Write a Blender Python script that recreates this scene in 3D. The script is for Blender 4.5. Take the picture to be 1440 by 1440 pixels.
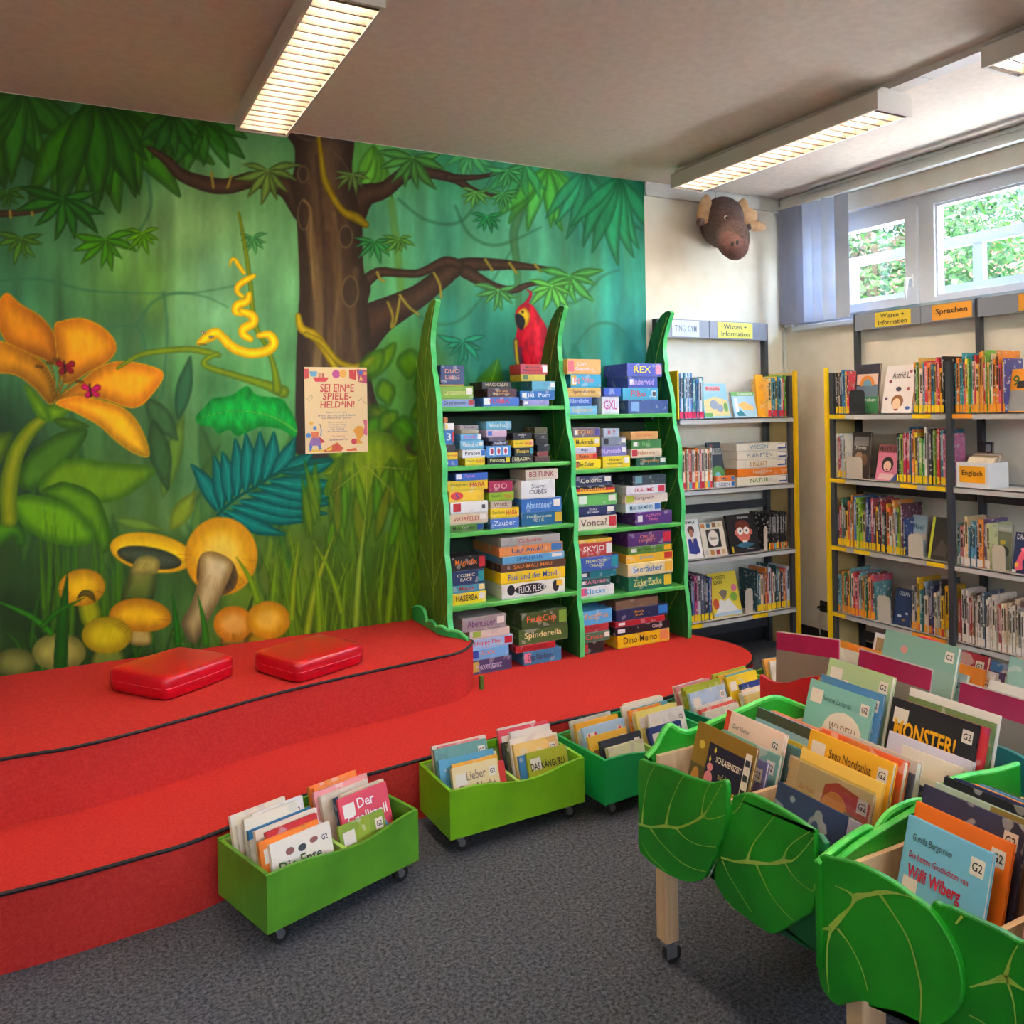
import bpy, math, random
import numpy as np
from mathutils import Matrix, Vector
random.seed(7)
for o in list(bpy.data.objects): bpy.data.objects.remove(o)
S = bpy.context.scene
COL = S.collection
R = math.radians
# ---------------------------------------------------------------- camera
CAM = np.array([0.0, 0.0, 1.5]); F = 1180.0; CX = 720.0; CY = 580.0
YAW = R(27.7); ROLL = R(0.95)
cd = bpy.data.cameras.new('camera'); co = bpy.data.objects.new('camera', cd); COL.objects.link(co)
co.location = CAM.tolist()
co.matrix_world = Matrix.Translation(CAM.tolist()) @ Matrix.Rotation(-YAW, 4, 'Z') @ Matrix.Rotation(R(90), 4, 'X') @ Matrix.Rotation(-ROLL, 4, 'Z')
cd.sensor_width = 36; cd.sensor_fit = 'HORIZONTAL'; cd.lens = F / 1440 * 36
cd.shift_x = 0; cd.shift_y = -(720 - CY) / 1440
cd.clip_start = 0.05; cd.clip_end = 200
S.camera = co
# ---------------------------------------------------------------- world, exposure
w = bpy.data.worlds.new('sky'); S.world = w; w.use_nodes = True
nt = w.node_tree; bg = nt.nodes['Background']
sky = nt.nodes.new('ShaderNodeTexSky'); sky.sky_type = 'NISHITA'; sky.sun_disc = False
sky.sun_elevation = R(48); sky.sun_rotation = R(200); sky.air_density = 1.0; sky.dust_density = 2.0
nt.links.new(sky.outputs[0], bg.inputs[0]); bg.inputs[1].default_value = 1.9
sl = bpy.data.lights.new('sun', 'SUN'); sl.energy = 17.0; sl.angle = R(2); sl.color = (1.0, .95, .86)
sun = bpy.data.objects.new('sun', sl); COL.objects.link(sun); sun.location = (-6, 5, 16)
sun.rotation_euler = Vector((.32, -.25, -.91)).to_track_quat('-Z', 'Y').to_euler()
S.view_settings.view_transform = 'Standard'; S.view_settings.look = 'None'
S.view_settings.gamma = 1.0; S.view_settings.use_curve_mapping = False
S.view_settings.exposure = 1.75
LAMP_STRENGTH = 31.0
# ---------------------------------------------------------------- measuring helper: sight line of the photograph met with a known plane of the room
_fw = np.array([math.sin(YAW), math.cos(YAW), 0]); _rt = np.array([math.cos(YAW), -math.sin(YAW), 0]); _up = np.array([0, 0, 1.0])
_R = _rt * math.cos(ROLL) - _up * math.sin(ROLL); _U = _up * math.cos(ROLL) + _rt * math.sin(ROLL)
def hit(px, py, ax, val):
    d = _fw + _R * ((px - CX) / F) - _U * ((py - CY) / F)
    i = 'xyz'.index(ax); t = (val - CAM[i]) / d[i]
    return CAM + d * t
def proj(P):
    d = np.asarray(P, float) - CAM; z = d @ _fw
    return CX + F * (d @ _R) / z, CY - F * (d @ _U) / z
# ---------------------------------------------------------------- colour + materials
def lin1(c):
    c = c / 255.0
    return c / 12.92 if c <= 0.04045 else ((c + 0.055) / 1.055) ** 2.4
def lin(c): return (lin1(c[0]), lin1(c[1]), lin1(c[2]), 1.0)
M = {}
def new_mat(name):
    m = bpy.data.materials.new(name); m.use_nodes = True; M[name] = m
    return m, m.node_tree, m.node_tree.nodes['Principled BSDF']
def N(nt, t, **kw):
    n = nt.nodes.new(t)
    for k, v in kw.items(): setattr(n, k, v)
    return n
def mat(name, rgb, rough=0.6, rgb2=None, scale=20, bump=0, bscale=None, metal=0, detail=3, stretch=None, lo=.35, hi=.65, coat=0, spec=None):
    m, nt, b = new_mat(name)
    b.inputs['Roughness'].default_value = rough; b.inputs['Metallic'].default_value = metal
    if spec is not None: b.inputs['Specular IOR Level'].default_value = spec
    if coat: b.inputs['Coat Weight'].default_value = coat; b.inputs['Coat Roughness'].default_value = .15
    b.inputs['Base Color'].default_value = lin(rgb)
    tc = N(nt, 'ShaderNodeTexCoord'); mp = N(nt, 'ShaderNodeMapping'); nt.links.new(tc.outputs['Object'], mp.inputs[0])
    if stretch: mp.inputs['Scale'].default_value = stretch
    if rgb2:
        n = N(nt, 'ShaderNodeTexNoise'); n.inputs['Scale'].default_value = scale; n.inputs['Detail'].default_value = detail; n.inputs['Roughness'].default_value = .85 if 'carpet' in name else .5
        nt.links.new(mp.outputs[0], n.inputs['Vector'])
        r = N(nt, 'ShaderNodeValToRGB'); r.color_ramp.elements[0].position = lo; r.color_ramp.elements[1].position = hi
        r.color_ramp.elements[0].color = lin(rgb); r.color_ramp.elements[1].color = lin(rgb2)
        nt.links.new(n.outputs['Fac'], r.inputs[0]); nt.links.new(r.outputs[0], b.inputs['Base Color'])
    if bump:
        n2 = N(nt, 'ShaderNodeTexNoise'); n2.inputs['Scale'].default_value = bscale or scale; n2.inputs['Detail'].default_value = 4
        nt.links.new(mp.outputs[0], n2.inputs['Vector'])
        bp = N(nt, 'ShaderNodeBump'); bp.inputs['Strength'].default_value = bump; bp.inputs['Distance'].default_value = 0.004
        nt.links.new(n2.outputs['Fac'], bp.inputs['Height']); nt.links.new(bp.outputs[0], b.inputs['Normal'])
    return m
def emit(name, rgb, strength):
    m, nt, b = new_mat(name)
    b.inputs['Base Color'].default_value = lin(rgb); b.inputs['Emission Color'].default_value = lin(rgb)
    b.inputs['Emission Strength'].default_value = strength
    return m
def print_mat(name, rough=0.4, amount=0.35, scale=14.0, plain=False):
    """printed card: the object's own colour with random flat print on it"""
    m, nt, b = new_mat(name); b.inputs['Roughness'].default_value = rough
    oi = N(nt, 'ShaderNodeObjectInfo')
    if plain:
        nt.links.new(oi.outputs['Color'], b.inputs['Base Color']); return m
    tc = N(nt, 'ShaderNodeTexCoord'); mp = N(nt, 'ShaderNodeMapping'); nt.links.new(tc.outputs['Object'], mp.inputs[0])
    mul = N(nt, 'ShaderNodeMath', operation='MULTIPLY'); mul.inputs[1].default_value = 37.0
    nt.links.new(oi.outputs['Random'], mul.inputs[0]); nt.links.new(mul.outputs[0], mp.inputs['Location'])
    hs = N(nt, 'ShaderNodeHueSaturation'); nt.links.new(oi.outputs['Color'], hs.inputs['Color'])
    hs.inputs['Saturation'].default_value = 0.85; hs.inputs['Value'].default_value = 0.55
    mr = N(nt, 'ShaderNodeMapRange'); mr.inputs['To Min'].default_value = 0.36; mr.inputs['To Max'].default_value = 0.64
    nt.links.new(oi.outputs['Random'], mr.inputs['Value']); nt.links.new(mr.outputs[0], hs.inputs['Hue'])
    n = N(nt, 'ShaderNodeTexNoise'); n.inputs['Scale'].default_value = scale; n.inputs['Detail'].default_value = 1.5
    nt.links.new(mp.outputs[0], n.inputs['Vector'])
    r = N(nt, 'ShaderNodeValToRGB'); r.color_ramp.interpolation = 'LINEAR'
    r.color_ramp.elements[0].position = 0.56; r.color_ramp.elements[1].position = 0.60
    r.color_ramp.elements[0].color = (0, 0, 0, 1); r.color_ramp.elements[1].color = (amount, amount, amount, 1)
    nt.links.new(n.outputs['Fac'], r.inputs[0])
    mx = N(nt, 'ShaderNodeMixRGB'); nt.links.new(r.outputs[0], mx.inputs[0]); nt.links.new(oi.outputs['Color'], mx.inputs[1]); nt.links.new(hs.outputs[0], mx.inputs[2])
    n3 = N(nt, 'ShaderNodeTexNoise'); n3.inputs['Scale'].default_value = scale * 1.7; n3.inputs['Detail'].default_value = 1
    ad = N(nt, 'ShaderNodeVectorMath', operation='ADD'); ad.inputs[1].default_value = (5.2, 1.7, 9.1)
    nt.links.new(mp.outputs[0], ad.inputs[0]); nt.links.new(ad.outputs[0], n3.inputs['Vector'])
    r3 = N(nt, 'ShaderNodeValToRGB'); r3.color_ramp.elements[0].position = 0.63; r3.color_ramp.elements[1].position = 0.66
    r3.color_ramp.elements[0].color = (0, 0, 0, 1); r3.color_ramp.elements[1].color = (amount * 1.4,) * 3 + (1,)
    nt.links.new(n3.outputs['Fac'], r3.inputs[0])
    mx2 = N(nt, 'ShaderNodeMixRGB'); nt.links.new(r3.outputs[0], mx2.inputs[0]); nt.links.new(mx.outputs[0], mx2.inputs[1]); mx2.inputs[2].default_value = (.8, .76, .68, 1)
    nt.links.new(mx2.outputs[0], b.inputs['Base Color'])
    return m
print_mat('printed_card', .4, .2); print_mat('printed_cover', .35, .28, 13); print_mat('printed_spine', .4, .5, 30); print_mat('flat_print', .45, plain=True)
mat('wall_paint', (238, 232, 218), .85, (231, 224, 208), 9, bump=.25, bscale=160)
mat('ceiling_paint', (238, 224, 210), .9, (230, 215, 200), 25, bump=.6, bscale=220)
mat('floor_carpet', (46, 48, 53), .95, (118, 121, 130), 90, bump=.25, bscale=300, detail=8, lo=.42, hi=.66, spec=.15)
mat('red_carpet', (188, 40, 37), .95, (214, 66, 58), 90, bump=.15, bscale=300, detail=8, spec=.1)
mat('black_rubber', (22, 20, 22), .6); mat('skirting', (30, 30, 34), .6)
mat('white_plastic', (225, 228, 232), .35); mat('reflector_white', (240, 232, 222), .3)
mat('lamp_white', (215, 208, 200), .45)
mat('trim_white', (215, 214, 208), .5)
mat('window_frame', (215, 220, 228), .35); mat('grey_rail', (135, 142, 155), .5)
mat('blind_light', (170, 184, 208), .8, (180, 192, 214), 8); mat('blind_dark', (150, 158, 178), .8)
mat('shelf_green', (70, 168, 70), .42, (96, 196, 82), 7, stretch=(1, 8, 1), coat=.2)
mat('edge_green', (70, 205, 110), .4, (110, 220, 130), 14)
mat('panel_green', (28, 98, 38), .5, (44, 128, 46), 6, stretch=(6, 6, 1), coat=.1)
mat('leaf_olive', (70, 108, 30), .5, (100, 142, 44), 8, stretch=(6, 6, 1))
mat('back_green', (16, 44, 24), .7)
mat('vein_pale', (168, 196, 84), .5, (150, 186, 60), 30)
mat('crate_leaf', (6, 122, 18), .42, (28, 152, 26), 5, coat=.15, detail=2)
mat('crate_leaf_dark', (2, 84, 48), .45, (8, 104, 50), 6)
mat('crate_edge', (40, 190, 60), .4, (110, 214, 90), 18)
mat('bin_olive', (76, 140, 30), .42, (96, 162, 38), 6, coat=.2); mat('bin_lime', (110, 172, 14), .4, (128, 192, 22), 6, coat=.2)
mat('bin_emerald', (10, 158, 74), .4, (22, 172, 84), 6, coat=.2); mat('bin_teal', (8, 120, 84), .4, (14, 134, 92), 6, coat=.2)
mat('bin_inside', (150, 192, 84), .55, (164, 200, 96), 9)
mat('crate_red', (206, 8, 30), .35, (222, 16, 36), 5, coat=.2); mat('crate_teal', (0, 110, 112), .4, (0, 124, 122), 5)
mat('plywood', (226, 190, 146), .5, (212, 172, 128), 5, stretch=(10, 10, 1.2))
mat('cushion_red', (206, 8, 30), .3, (212, 12, 34), 5, coat=.25)
mat('seam_pink', (222, 96, 104), .5)
mat('metal_grey', (150, 152, 156), .35, metal=.8); mat('caster_black', (40, 38, 38), .45)
mat('dark_steel', (62, 64, 70), .45); mat('shelf_grey', (196, 194, 192), .45); mat('yellow_steel', (250, 206, 6), .4); mat('cream_steel', (226, 196, 128), .5)
mat('sign_grey', (140, 146, 160), .4); mat('bookend_beige', (206, 196, 180), .45); mat('bookend_black', (38, 40, 42), .45)
mat('page_paper', (236, 222, 196), .8, (214, 198, 168), 300, stretch=(1, 30, 1))
mat('paper_white', (240, 234, 224), .6); mat('ink_black', (28, 26, 28), .6)
mat('divider_grey', (128, 120, 108), .3, (138, 129, 116), 4, coat=.3); mat('divider_magenta', (176, 28, 84), .3, (150, 20, 72), 6, coat=.3)
mat('clear_edge', (206, 200, 186), .2)
mat('moose_fur', (84, 68, 66), .95, (106, 86, 82), 60, bump=.6, bscale=180); mat('moose_nose', (98, 70, 68), .95, (116, 84, 80), 60, bump=.6, bscale=180)
mat('moose_antler', (196, 158, 118), .9, (176, 138, 98), 30, bump=.3, bscale=120); mat('eye_black', (14, 12, 12), .1); mat('eye_white', (230, 226, 220), .3)
mat('brick_wall', (120, 58, 52), .85, (136, 72, 62), 20); mat('bark', (92, 78, 66), .9, (120, 104, 90), 12); mat('pale_bounce_ground', (206, 202, 192), .9, (190, 186, 176), 3)
mat('concrete', (170, 170, 172), .8)
m_, nt_, b_ = new_mat('tree_leaf'); b_.inputs['Roughness'].default_value = .5
oi_ = N(nt_, 'ShaderNodeTexCoord'); nn_ = N(nt_, 'ShaderNodeTexNoise'); nn_.inputs['Scale'].default_value = 2.2
nt_.links.new(oi_.outputs['Object'], nn_.inputs['Vector']); rr_ = N(nt_, 'ShaderNodeValToRGB')
rr_.color_ramp.elements[0].position = .35; rr_.color_ramp.elements[0].color = lin((18, 48, 22)); rr_.color_ramp.elements[1].position = .65; rr_.color_ramp.elements[1].color = lin((58, 98, 36))
nt_.links.new(nn_.outputs['Fac'], rr_.inputs[0]); nt_.links.new(rr_.outputs[0], b_.inputs['Base Color'])
tr_ = N(nt_, 'ShaderNodeBsdfTranslucent'); nt_.links.new(rr_.outputs[0], tr_.inputs[0]); ms_ = N(nt_, 'ShaderNodeMixShader'); ms_.inputs[0].default_value = .45
nt_.links.new(b_.outputs[0], ms_.inputs[1]); nt_.links.new(tr_.outputs[0], ms_.inputs[2]); nt_.links.new(ms_.outputs[0], nt_.nodes['Material Output'].inputs[0])
def glass(name, tint, alpha):
    m, nt, b = new_mat(name); nt.nodes.remove(b)
    t = N(nt, 'ShaderNodeBsdfTransparent'); t.inputs[0].default_value = tint + (1,); g = N(nt, 'ShaderNodeBsdfGlossy'); g.inputs['Roughness'].default_value = .03
    mx = N(nt, 'ShaderNodeMixShader'); mx.inputs[0].default_value = alpha
    nt.links.new(t.outputs[0], mx.inputs[1]); nt.links.new(g.outputs[0], mx.inputs[2]); nt.links.new(mx.outputs[0], nt.nodes['Material Output'].inputs[0])
glass('window_glass', (.93, .97, 1.0), .05); glass('clear_foil', (.95, .95, .95), .12); glass('acrylic', (.9, .93, .96), .1)
emit('tube_glow', (255, 235, 212), LAMP_STRENGTH)
mat('louvre_white', (150, 134, 118), .35); mat('louvre_rim', (60, 50, 42), .5)
# ---------------------------------------------------------------- mesh helpers
def catmull(p, sub=5, closed=True):
    out = []; n = len(p); rng = range(n) if closed else range(n - 1)
    g = (lambda i: p[i % n]) if closed else (lambda i: p[max(0, min(n - 1, i))])
    for i in rng:
        a, b, c, d = [np.asarray(g(i + k), float) for k in (-1, 0, 1, 2)]
        for s in range(sub):
            t = s / sub
            out.append(.5 * ((2 * b) + (c - a) * t + (2 * a - 5 * b + 4 * c - d) * t * t + (3 * b - a - 3 * c + d) * t ** 3))
    if not closed: out.append(np.asarray(p[-1], float))
    return out
class MB:
    def __init__(s): s.v = []; s.f = []
    def add(s, vs, fs):
        k = len(s.v); s.v += [tuple(map(float, v)) for v in vs]; s.f += [tuple(i + k for i in f) for f in fs]; return s
    def box(s, x0, x1, y0, y1, z0, z1, mtx=None):
        v = [(x, y, z) for z in (z0, z1) for y in (y0, y1) for x in (x0, x1)]
        if mtx is not None: v = [tuple(mtx @ Vector(p)) for p in v]
        return s.add(v, [(0, 2, 3, 1), (4, 5, 7, 6), (0, 1, 5, 4), (2, 6, 7, 3), (0, 4, 6, 2), (1, 3, 7, 5)])
    def bbox(s, x0, x1, y0, y1, z0, z1, b=.004):
        """box with bevelled vertical and horizontal edges"""
        v = []; f = []
        def ring(z, i): return [(x0 + i + c, y0 + i, z) if 0 else p for p in ()] 
        cs = [(x0, y0), (x1, y0), (x1, y1), (x0, y1)]
        def oct(z, i):
            a0, a1, c0, c1 = x0 + i, x1 - i, y0 + i, y1 - i
            return [(a0 + b, c0, z), (a1 - b, c0, z), (a1, c0 + b, z), (a1, c1 - b, z), (a1 - b, c1, z), (a0 + b, c1, z), (a0, c1 - b, z), (a0, c0 + b, z)]
        for z, i in ((z0, b), (z0 + b, 0), (z1 - b, 0), (z1, b)): v += oct(z, i)
        f.append(tuple(range(7, -1, -1))); f.append(tuple(range(24, 32)))
        for r in range(3):
            for k in range(8): f.append((r * 8 + k, r * 8 + (k + 1) % 8, r * 8 + 8 + (k + 1) % 8, r * 8 + 8 + k))
        return s.add(v, f)
    def prism(s, poly, fn, t0, t1):
        """poly: 2D points; fn(a,b,t)->3D"""
        n = len(poly); v = [fn(p[0], p[1], t0) for p in poly] + [fn(p[0], p[1], t1) for p in poly]
        return s.add(v, [tuple(range(n - 1, -1, -1)), tuple(range(n, 2 * n))] + [(i, (i + 1) % n, n + (i + 1) % n, n + i) for i in range(n)])
    def tube(s, path, rad, n=8, cap=True):
        path = [Vector(p) for p in path]; m = len(path)
        rad = rad if hasattr(rad, '__len__') else [rad] * m
        v = []; prev = None
        for i, p in enumerate(path):
            d = (path[min(i + 1, m - 1)] - path[max(i - 1, 0)]).normalized()
            if prev is None:
                a = d.orthogonal().normalized()
            else:
                a = (prev - d * prev.dot(d)).normalized()
            prev = a; b = d.cross(a)
            for k in range(n):
                t = 2 * math.pi * k / n; v.append(p + (a * math.cos(t) + b * math.sin(t)) * rad[i])
        f = [(i * n + k, i * n + (k + 1) % n, (i + 1) * n + (k + 1) % n, (i + 1) * n + k) for i in range(m - 1) for k in range(n)]
        if cap: f += [tuple(range(n - 1, -1, -1)), tuple(range((m - 1) * n, m * n))]
        return s.add(v, f)
    def cyl(s, c, axis, r, h, n=16):
        c = Vector(c); a = Vector(axis).normalized() * h / 2
        return s.tube([c - a, c + a], r, n)
    def sphere(s, c, r, nu=16, nv=10, fn=None):
        v = []; f = []
        for j in range(nv + 1):
            th = math.pi * j / nv
            for i in range(nu):
                ph = 2 * math.pi * i / nu
                p = Vector((math.sin(th) * math.cos(ph), math.sin(th) * math.sin(ph), math.cos(th)))
                q = Vector((p.x * r[0], p.y * r[1], p.z * r[2]))
                if fn: q = fn(p, q)
                v.append(Vector(c) + q)
        for j in range(nv):
            for i in range(nu): f.append((j * nu + i, (j + 1) * nu + i, (j + 1) * nu + (i + 1) % nu, j * nu + (i + 1) % nu))
        return s.add(v, f)
    def ribbon(s, pts, fn, t):
        """pts: (a,b,width) line drawn flat at height t of fn"""
        n = len(pts); v = []
        for i in range(n):
            a = pts[max(0, i - 1)]; b = pts[min(n - 1, i + 1)]
            dx, dy = b[0] - a[0], b[1] - a[1]; L = math.hypot(dx, dy) or 1; nx, ny = -dy / L, dx / L
            h = pts[i][2] / 2
            v.append(fn(pts[i][0] + nx * h, pts[i][1] + ny * h, t)); v.append(fn(pts[i][0] - nx * h, pts[i][1] - ny * h, t))
        return s.add(v, [(2 * i, 2 * i + 2, 2 * i + 3, 2 * i + 1) for i in range(n - 1)])
    def mesh(s, name, mt, smooth=False):
        me = bpy.data.meshes.new(name); me.from_pydata(s.v, [], s.f); me.update()
        if mt: me.materials.append(M[mt])
        if smooth: me.polygons.foreach_set('use_smooth', [True] * len(me.polygons))
        return me
    def build(s, name, mt, parent=None, smooth=False, color=None):
        return link(name, s.mesh(name, mt, smooth), parent, color)
def link(name, me, parent=None, color=None):
    o = bpy.data.objects.new(name, me); COL.objects.link(o)
    if parent is not None: o.parent = parent
    if color is not None: o.color = lin(color)
    return o
def tag(o, label=None, cat=None, group=None, kind=None):
    if label: o['label'] = label
    if cat: o['category'] = cat
    if group: o['group'] = group
    if kind: o['kind'] = kind
    return o
def thing(name, label, cat, loc=(0, 0, 0), rz=0, group=None, tilt=0):
    o = bpy.data.objects.new(name, None); COL.objects.link(o); o.empty_display_size = .05
    o.location = loc; o.rotation_euler = (tilt, 0, rz)
    return tag(o, label, cat, group)
def struct(name, mb, mt, parent=None):
    o = mb.build(name, mt, parent)
    if parent is None: o['kind'] = 'structure'
    return o
_txt = {}
def text_mesh(body, mt, x0, x1, z0, z1, bold=.0, keep=True, lines=1, y=-.0008, fn=None, shear=0):
    """lettering fitted in the rectangle x0..x1, z0..z1 of the plane y"""
    key = (body, bold, shear)
    if key not in _txt:
        cu = bpy.data.curves.new('t', 'FONT'); cu.body = body; cu.align_x = 'CENTER'; cu.size = 1; cu.resolution_u = 2; cu.offset = bold; cu.shear = shear
        ob = bpy.data.objects.new('t', cu); me = bpy.data.meshes.new_from_object(ob)
        vs = np.array([v.co[:2] for v in me.vertices]); fs = [tuple(p.vertices) for p in me.polygons]
        bpy.data.objects.remove(ob); bpy.data.curves.remove(cu); bpy.data.meshes.remove(me)
        _txt[key] = (vs, fs)
    vs, fs = _txt[key]
    lo = vs.min(0); hi = vs.max(0); sx = (x1 - x0) / (hi[0] - lo[0]); sz = (z1 - z0) / (hi[1] - lo[1])
    if keep: sx = min(sx, sz * 1.25); sz = min(sz, sx * 1.6)
    cx, cz = (x0 + x1) / 2, (z0 + z1) / 2; mx, mz = (lo[0] + hi[0]) / 2, (lo[1] + hi[1]) / 2
    pts = [((v[0] - mx) * sx + cx, (v[1] - mz) * sz + cz) for v in vs]
    mb = MB(); mb.add([fn(a, b, y) if fn else (a, y, b) for a, b in pts], fs)
    return mb
def disc(mb, cx, cz, rx, rz, y, n=16, fn=None, a0=0, a1=2 * math.pi):
    pts = [(cx + rx * math.cos(a0 + (a1 - a0) * k / n), cz + rz * math.sin(a0 + (a1 - a0) * k / n)) for k in range(n + (0 if abs(a1 - a0 - 2 * math.pi) < 1e-6 else 1))]
    return mb.add([fn(a, b, y) if fn else (a, y, b) for a, b in pts], [tuple(range(len(pts)))])
def rect(mb, x0, x1, z0, z1, y): return mb.add([(x0, y, z0), (x1, y, z0), (x1, y, z1), (x0, y, z1)], [(0, 1, 2, 3)])
ORD = 'first second third fourth fifth sixth seventh eighth ninth tenth eleventh twelfth thirteenth fourteenth fifteenth sixteenth seventeenth eighteenth nineteenth twentieth'.split()
ORD += ['twenty-' + o for o in ORD[:9]] + ['thirtieth'] + ['thirty-' + o for o in ORD[:9]]
def colour_word(c):
    r, g, b = [x / 255 for x in c]; mx, mn = max(r, g, b), min(r, g, b); v = mx; s = 0 if mx == 0 else (mx - mn) / mx
    if v < .24: return 'black'
    if s < .14: return 'white' if v > .84 else 'light grey' if v > .62 else 'grey' if v > .4 else 'dark grey'
    if mx == r: h = ((g - b) / (mx - mn)) % 6
    elif mx == g: h = (b - r) / (mx - mn) + 2
    else: h = (r - g) / (mx - mn) + 4
    h *= 60
    if s < .3 and v > .75 and 15 < h < 70: return 'cream'
    if h < 14 or h >= 345: w = 'pink' if s < .55 and v > .7 else 'red' if v > .5 else 'maroon'
    elif h < 40: w = 'orange' if v > .7 and s > .5 else 'beige' if v > .65 else 'brown'
    elif h < 65: w = 'yellow' if v > .55 else 'olive'
    elif h < 90: w = 'lime' if v > .5 else 'olive green'
    elif h < 160: w = 'green' if v > .35 else 'dark green'
    elif h < 195: w = 'turquoise' if v > .4 else 'dark teal'
    elif h < 250: w = ('light blue' if s < .55 else 'blue') if v > .5 else 'navy'
    elif h < 295: w = ('lavender' if s < .4 else 'violet') if v > .4 else 'dark purple'
    else: w = 'magenta' if s > .5 else 'pink'
    return w
# ================================================================ ROOM SHELL
WY = 4.09; WX = 4.20; CZ = 2.877; X0 = -3.0; Y0 = -4.0
struct('floor', MB().box(X0 - .2, WX + .3, Y0 - .2, WY + .2, -.1, 0), 'floor_carpet')
struct('ceiling', MB().box(X0 - .2, WX + .3, Y0 - .2, WY + .2, CZ, CZ + .1), 'ceiling_paint')
struct('wall_back', MB().box(X0 - .2, WX + .3, WY, WY + .2, 0, CZ), 'wall_paint')
struct('wall_left', MB().box(X0 - .2, X0, Y0, WY, 0, CZ), 'wall_paint')
WZ = 2.25
struct('wall_front', MB().box(X0 - .2, WX + .3, Y0 - .2, Y0, 0, WZ).box(X0 - .2, WX + .3, Y0 - .2, Y0, 2.6, CZ).box(X0 - .2, -2.4, Y0 - .2, Y0, WZ, 2.6).box(3.8, WX + .3, Y0 - .2, Y0, WZ, 2.6), 'wall_paint')
wf = MB(); wx = np.linspace(-2.4, 3.8, 6)
for x in wx: wf.box(max(-2.4, x - .04), min(3.8, x + .04), Y0 - .12, Y0 - .06, WZ + .04, 2.56)
wf = struct('window_4', wf.box(-2.4, 3.8, Y0 - .12, Y0 - .06, WZ, WZ + .04).box(-2.4, 3.8, Y0 - .12, Y0 - .06, 2.56, 2.6), 'window_frame')  # unseen window band added behind the camera as soft frontal fill
for a_, b_ in zip(wx[:-1], wx[1:]): MB().box(a_ + .04, b_ - .04, Y0 - .095, Y0 - .088, WZ + .04, 2.56).build('pane', 'window_glass', wf)
SILL = 2.03; HEAD = 2.69
struct('wall_right', MB().box(WX, WX + .3, Y0, WY, 0, SILL).box(WX, WX + .3, Y0, WY, HEAD, CZ).box(WX, WX + .3, 3.97, WY, SILL, HEAD).box(WX, WX + .3, Y0, -3.5, SILL, HEAD), 'wall_paint')
struct('baseboard_back', MB().box(3.15, WX, WY - .012, WY, 0, .09), 'skirting')
struct('baseboard_right', MB().box(WX - .012, WX, Y0, WY - .012, 0, .09), 'skirting')
t = MB()
for z0, z1, d in ((2.80, 2.862, .016), (2.79, 2.80, .024), (2.862, 2.872, .022)): t.box(3.068, WX - .02, WY - d, WY, z0, z1)
struct('trim_1', t, 'trim_white')
t = MB().box(WX - .05, WX, Y0, WY - .03, 2.80, 2.872).box(WX - .058, WX - .05, Y0, WY - .03, 2.806, 2.815).box(WX - .058, WX - .05, Y0, WY - .03, 2.85, 2.862)
struct('trim_2', t, 'trim_white')
struct('trim_3', MB().box(WX - .03, WX, 4.0, WY - .03, SILL, 2.80).box(WX - .022, WX, 4.075, 4.09, .1, SILL), 'trim_white')
t = MB(); t.bbox(WX - .05, WX + .25, -3.6, 3.98, SILL - .035, SILL, .006); struct('trim_4', t, 'white_plastic')
t = MB().tube([(WX + .02, y, 2.70) for y in (-3.5, 0, 3.95)], .012, 8); struct('trim_5', t, 'window_frame')
# windows: opening sash + fixed light, three along the wall
for k, (ya, lab) in enumerate(((3.96, ''), (1.54, ''), (-.88, ''))):
    fr = MB(); XF = WX + .06; XG = WX + .12
    yb = ya - 2.4
    fr.box(XF, XG, ya - .05, ya, SILL, HEAD).box(XF, XG, yb, yb + .05, SILL, HEAD).box(XF, XG, yb + .05, ya - .05, HEAD - .045, HEAD - .0005).box(XF, XG, yb + .05, ya - .05, SILL + .0005, SILL + .045)
    ym = ya - .87
    fr.box(XF, XG, ym - .035, ym + .035, SILL + .045, HEAD - .045)
    win = struct('window_%d' % (k + 1), fr, 'window_frame')
    sh = MB(); a, b = ya - .05, ym + .035; z0, z1 = SILL + .045, HEAD - .045
    w_ = .075
    sh.box(XF - .022, XG, a - w_, a, z0, z1).box(XF - .022, XG, b, b + w_, z0, z1).box(XF - .022, XG, b + w_, a - w_, z1 - w_, z1).box(XF - .022, XG, b + w_, a - w_, z0, z0 + .05)
    sash = sh.build('sash', 'window_frame', win)
    MB().box(XF + .02, XF + .028, b + w_, a - w_, z0 + .05, z1 - w_).build('pane', 'window_glass', sash)
    hb = MB(); hb.bbox(XF - .030, XF - .022, b + .022, b + .05, z0 + .10, z0 + .17, .002)
    hb.tube([(XF - .03, b + .036, z0 + .15), (XF - .055, b + .036, z0 + .15), (XF - .062, b + .038, z0 + .13), (XF - .062, b + .045, z0 + .08), (XF - .058, b + .048, z0 + .03)], [.008, .009, .010, .009, .007], 8)
    hb.build('handle', 'white_plastic', sash, True)
    bd = MB(); c, d = ym - .035, yb + .05
    for q, wq in ((0, .012), (.014, .009)):
        bd.box(XF - .006 + q, XG - q * .2, c - q - .026, c - q, z0 + q, z1 - q).box(XF - .006 + q, XG - q * .2, d + q, d + q + .026, z0 + q, z1 - q).box(XF - .006 + q, XG - q * .2, d + q + .026, c - q - .026, z1 - q - .026, z1 - q).box(XF - .006 + q, XG - q * .2, d + q + .026, c - q - .026, z0 + q, z0 + q + .026)
    bd.build('glazing_bead', 'window_frame', win)
    MB().box(XF + .02, XF + .028, d + .03, c - .03, z0 + .03, z1 - .03).build('pane', 'window_glass', win)
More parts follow.
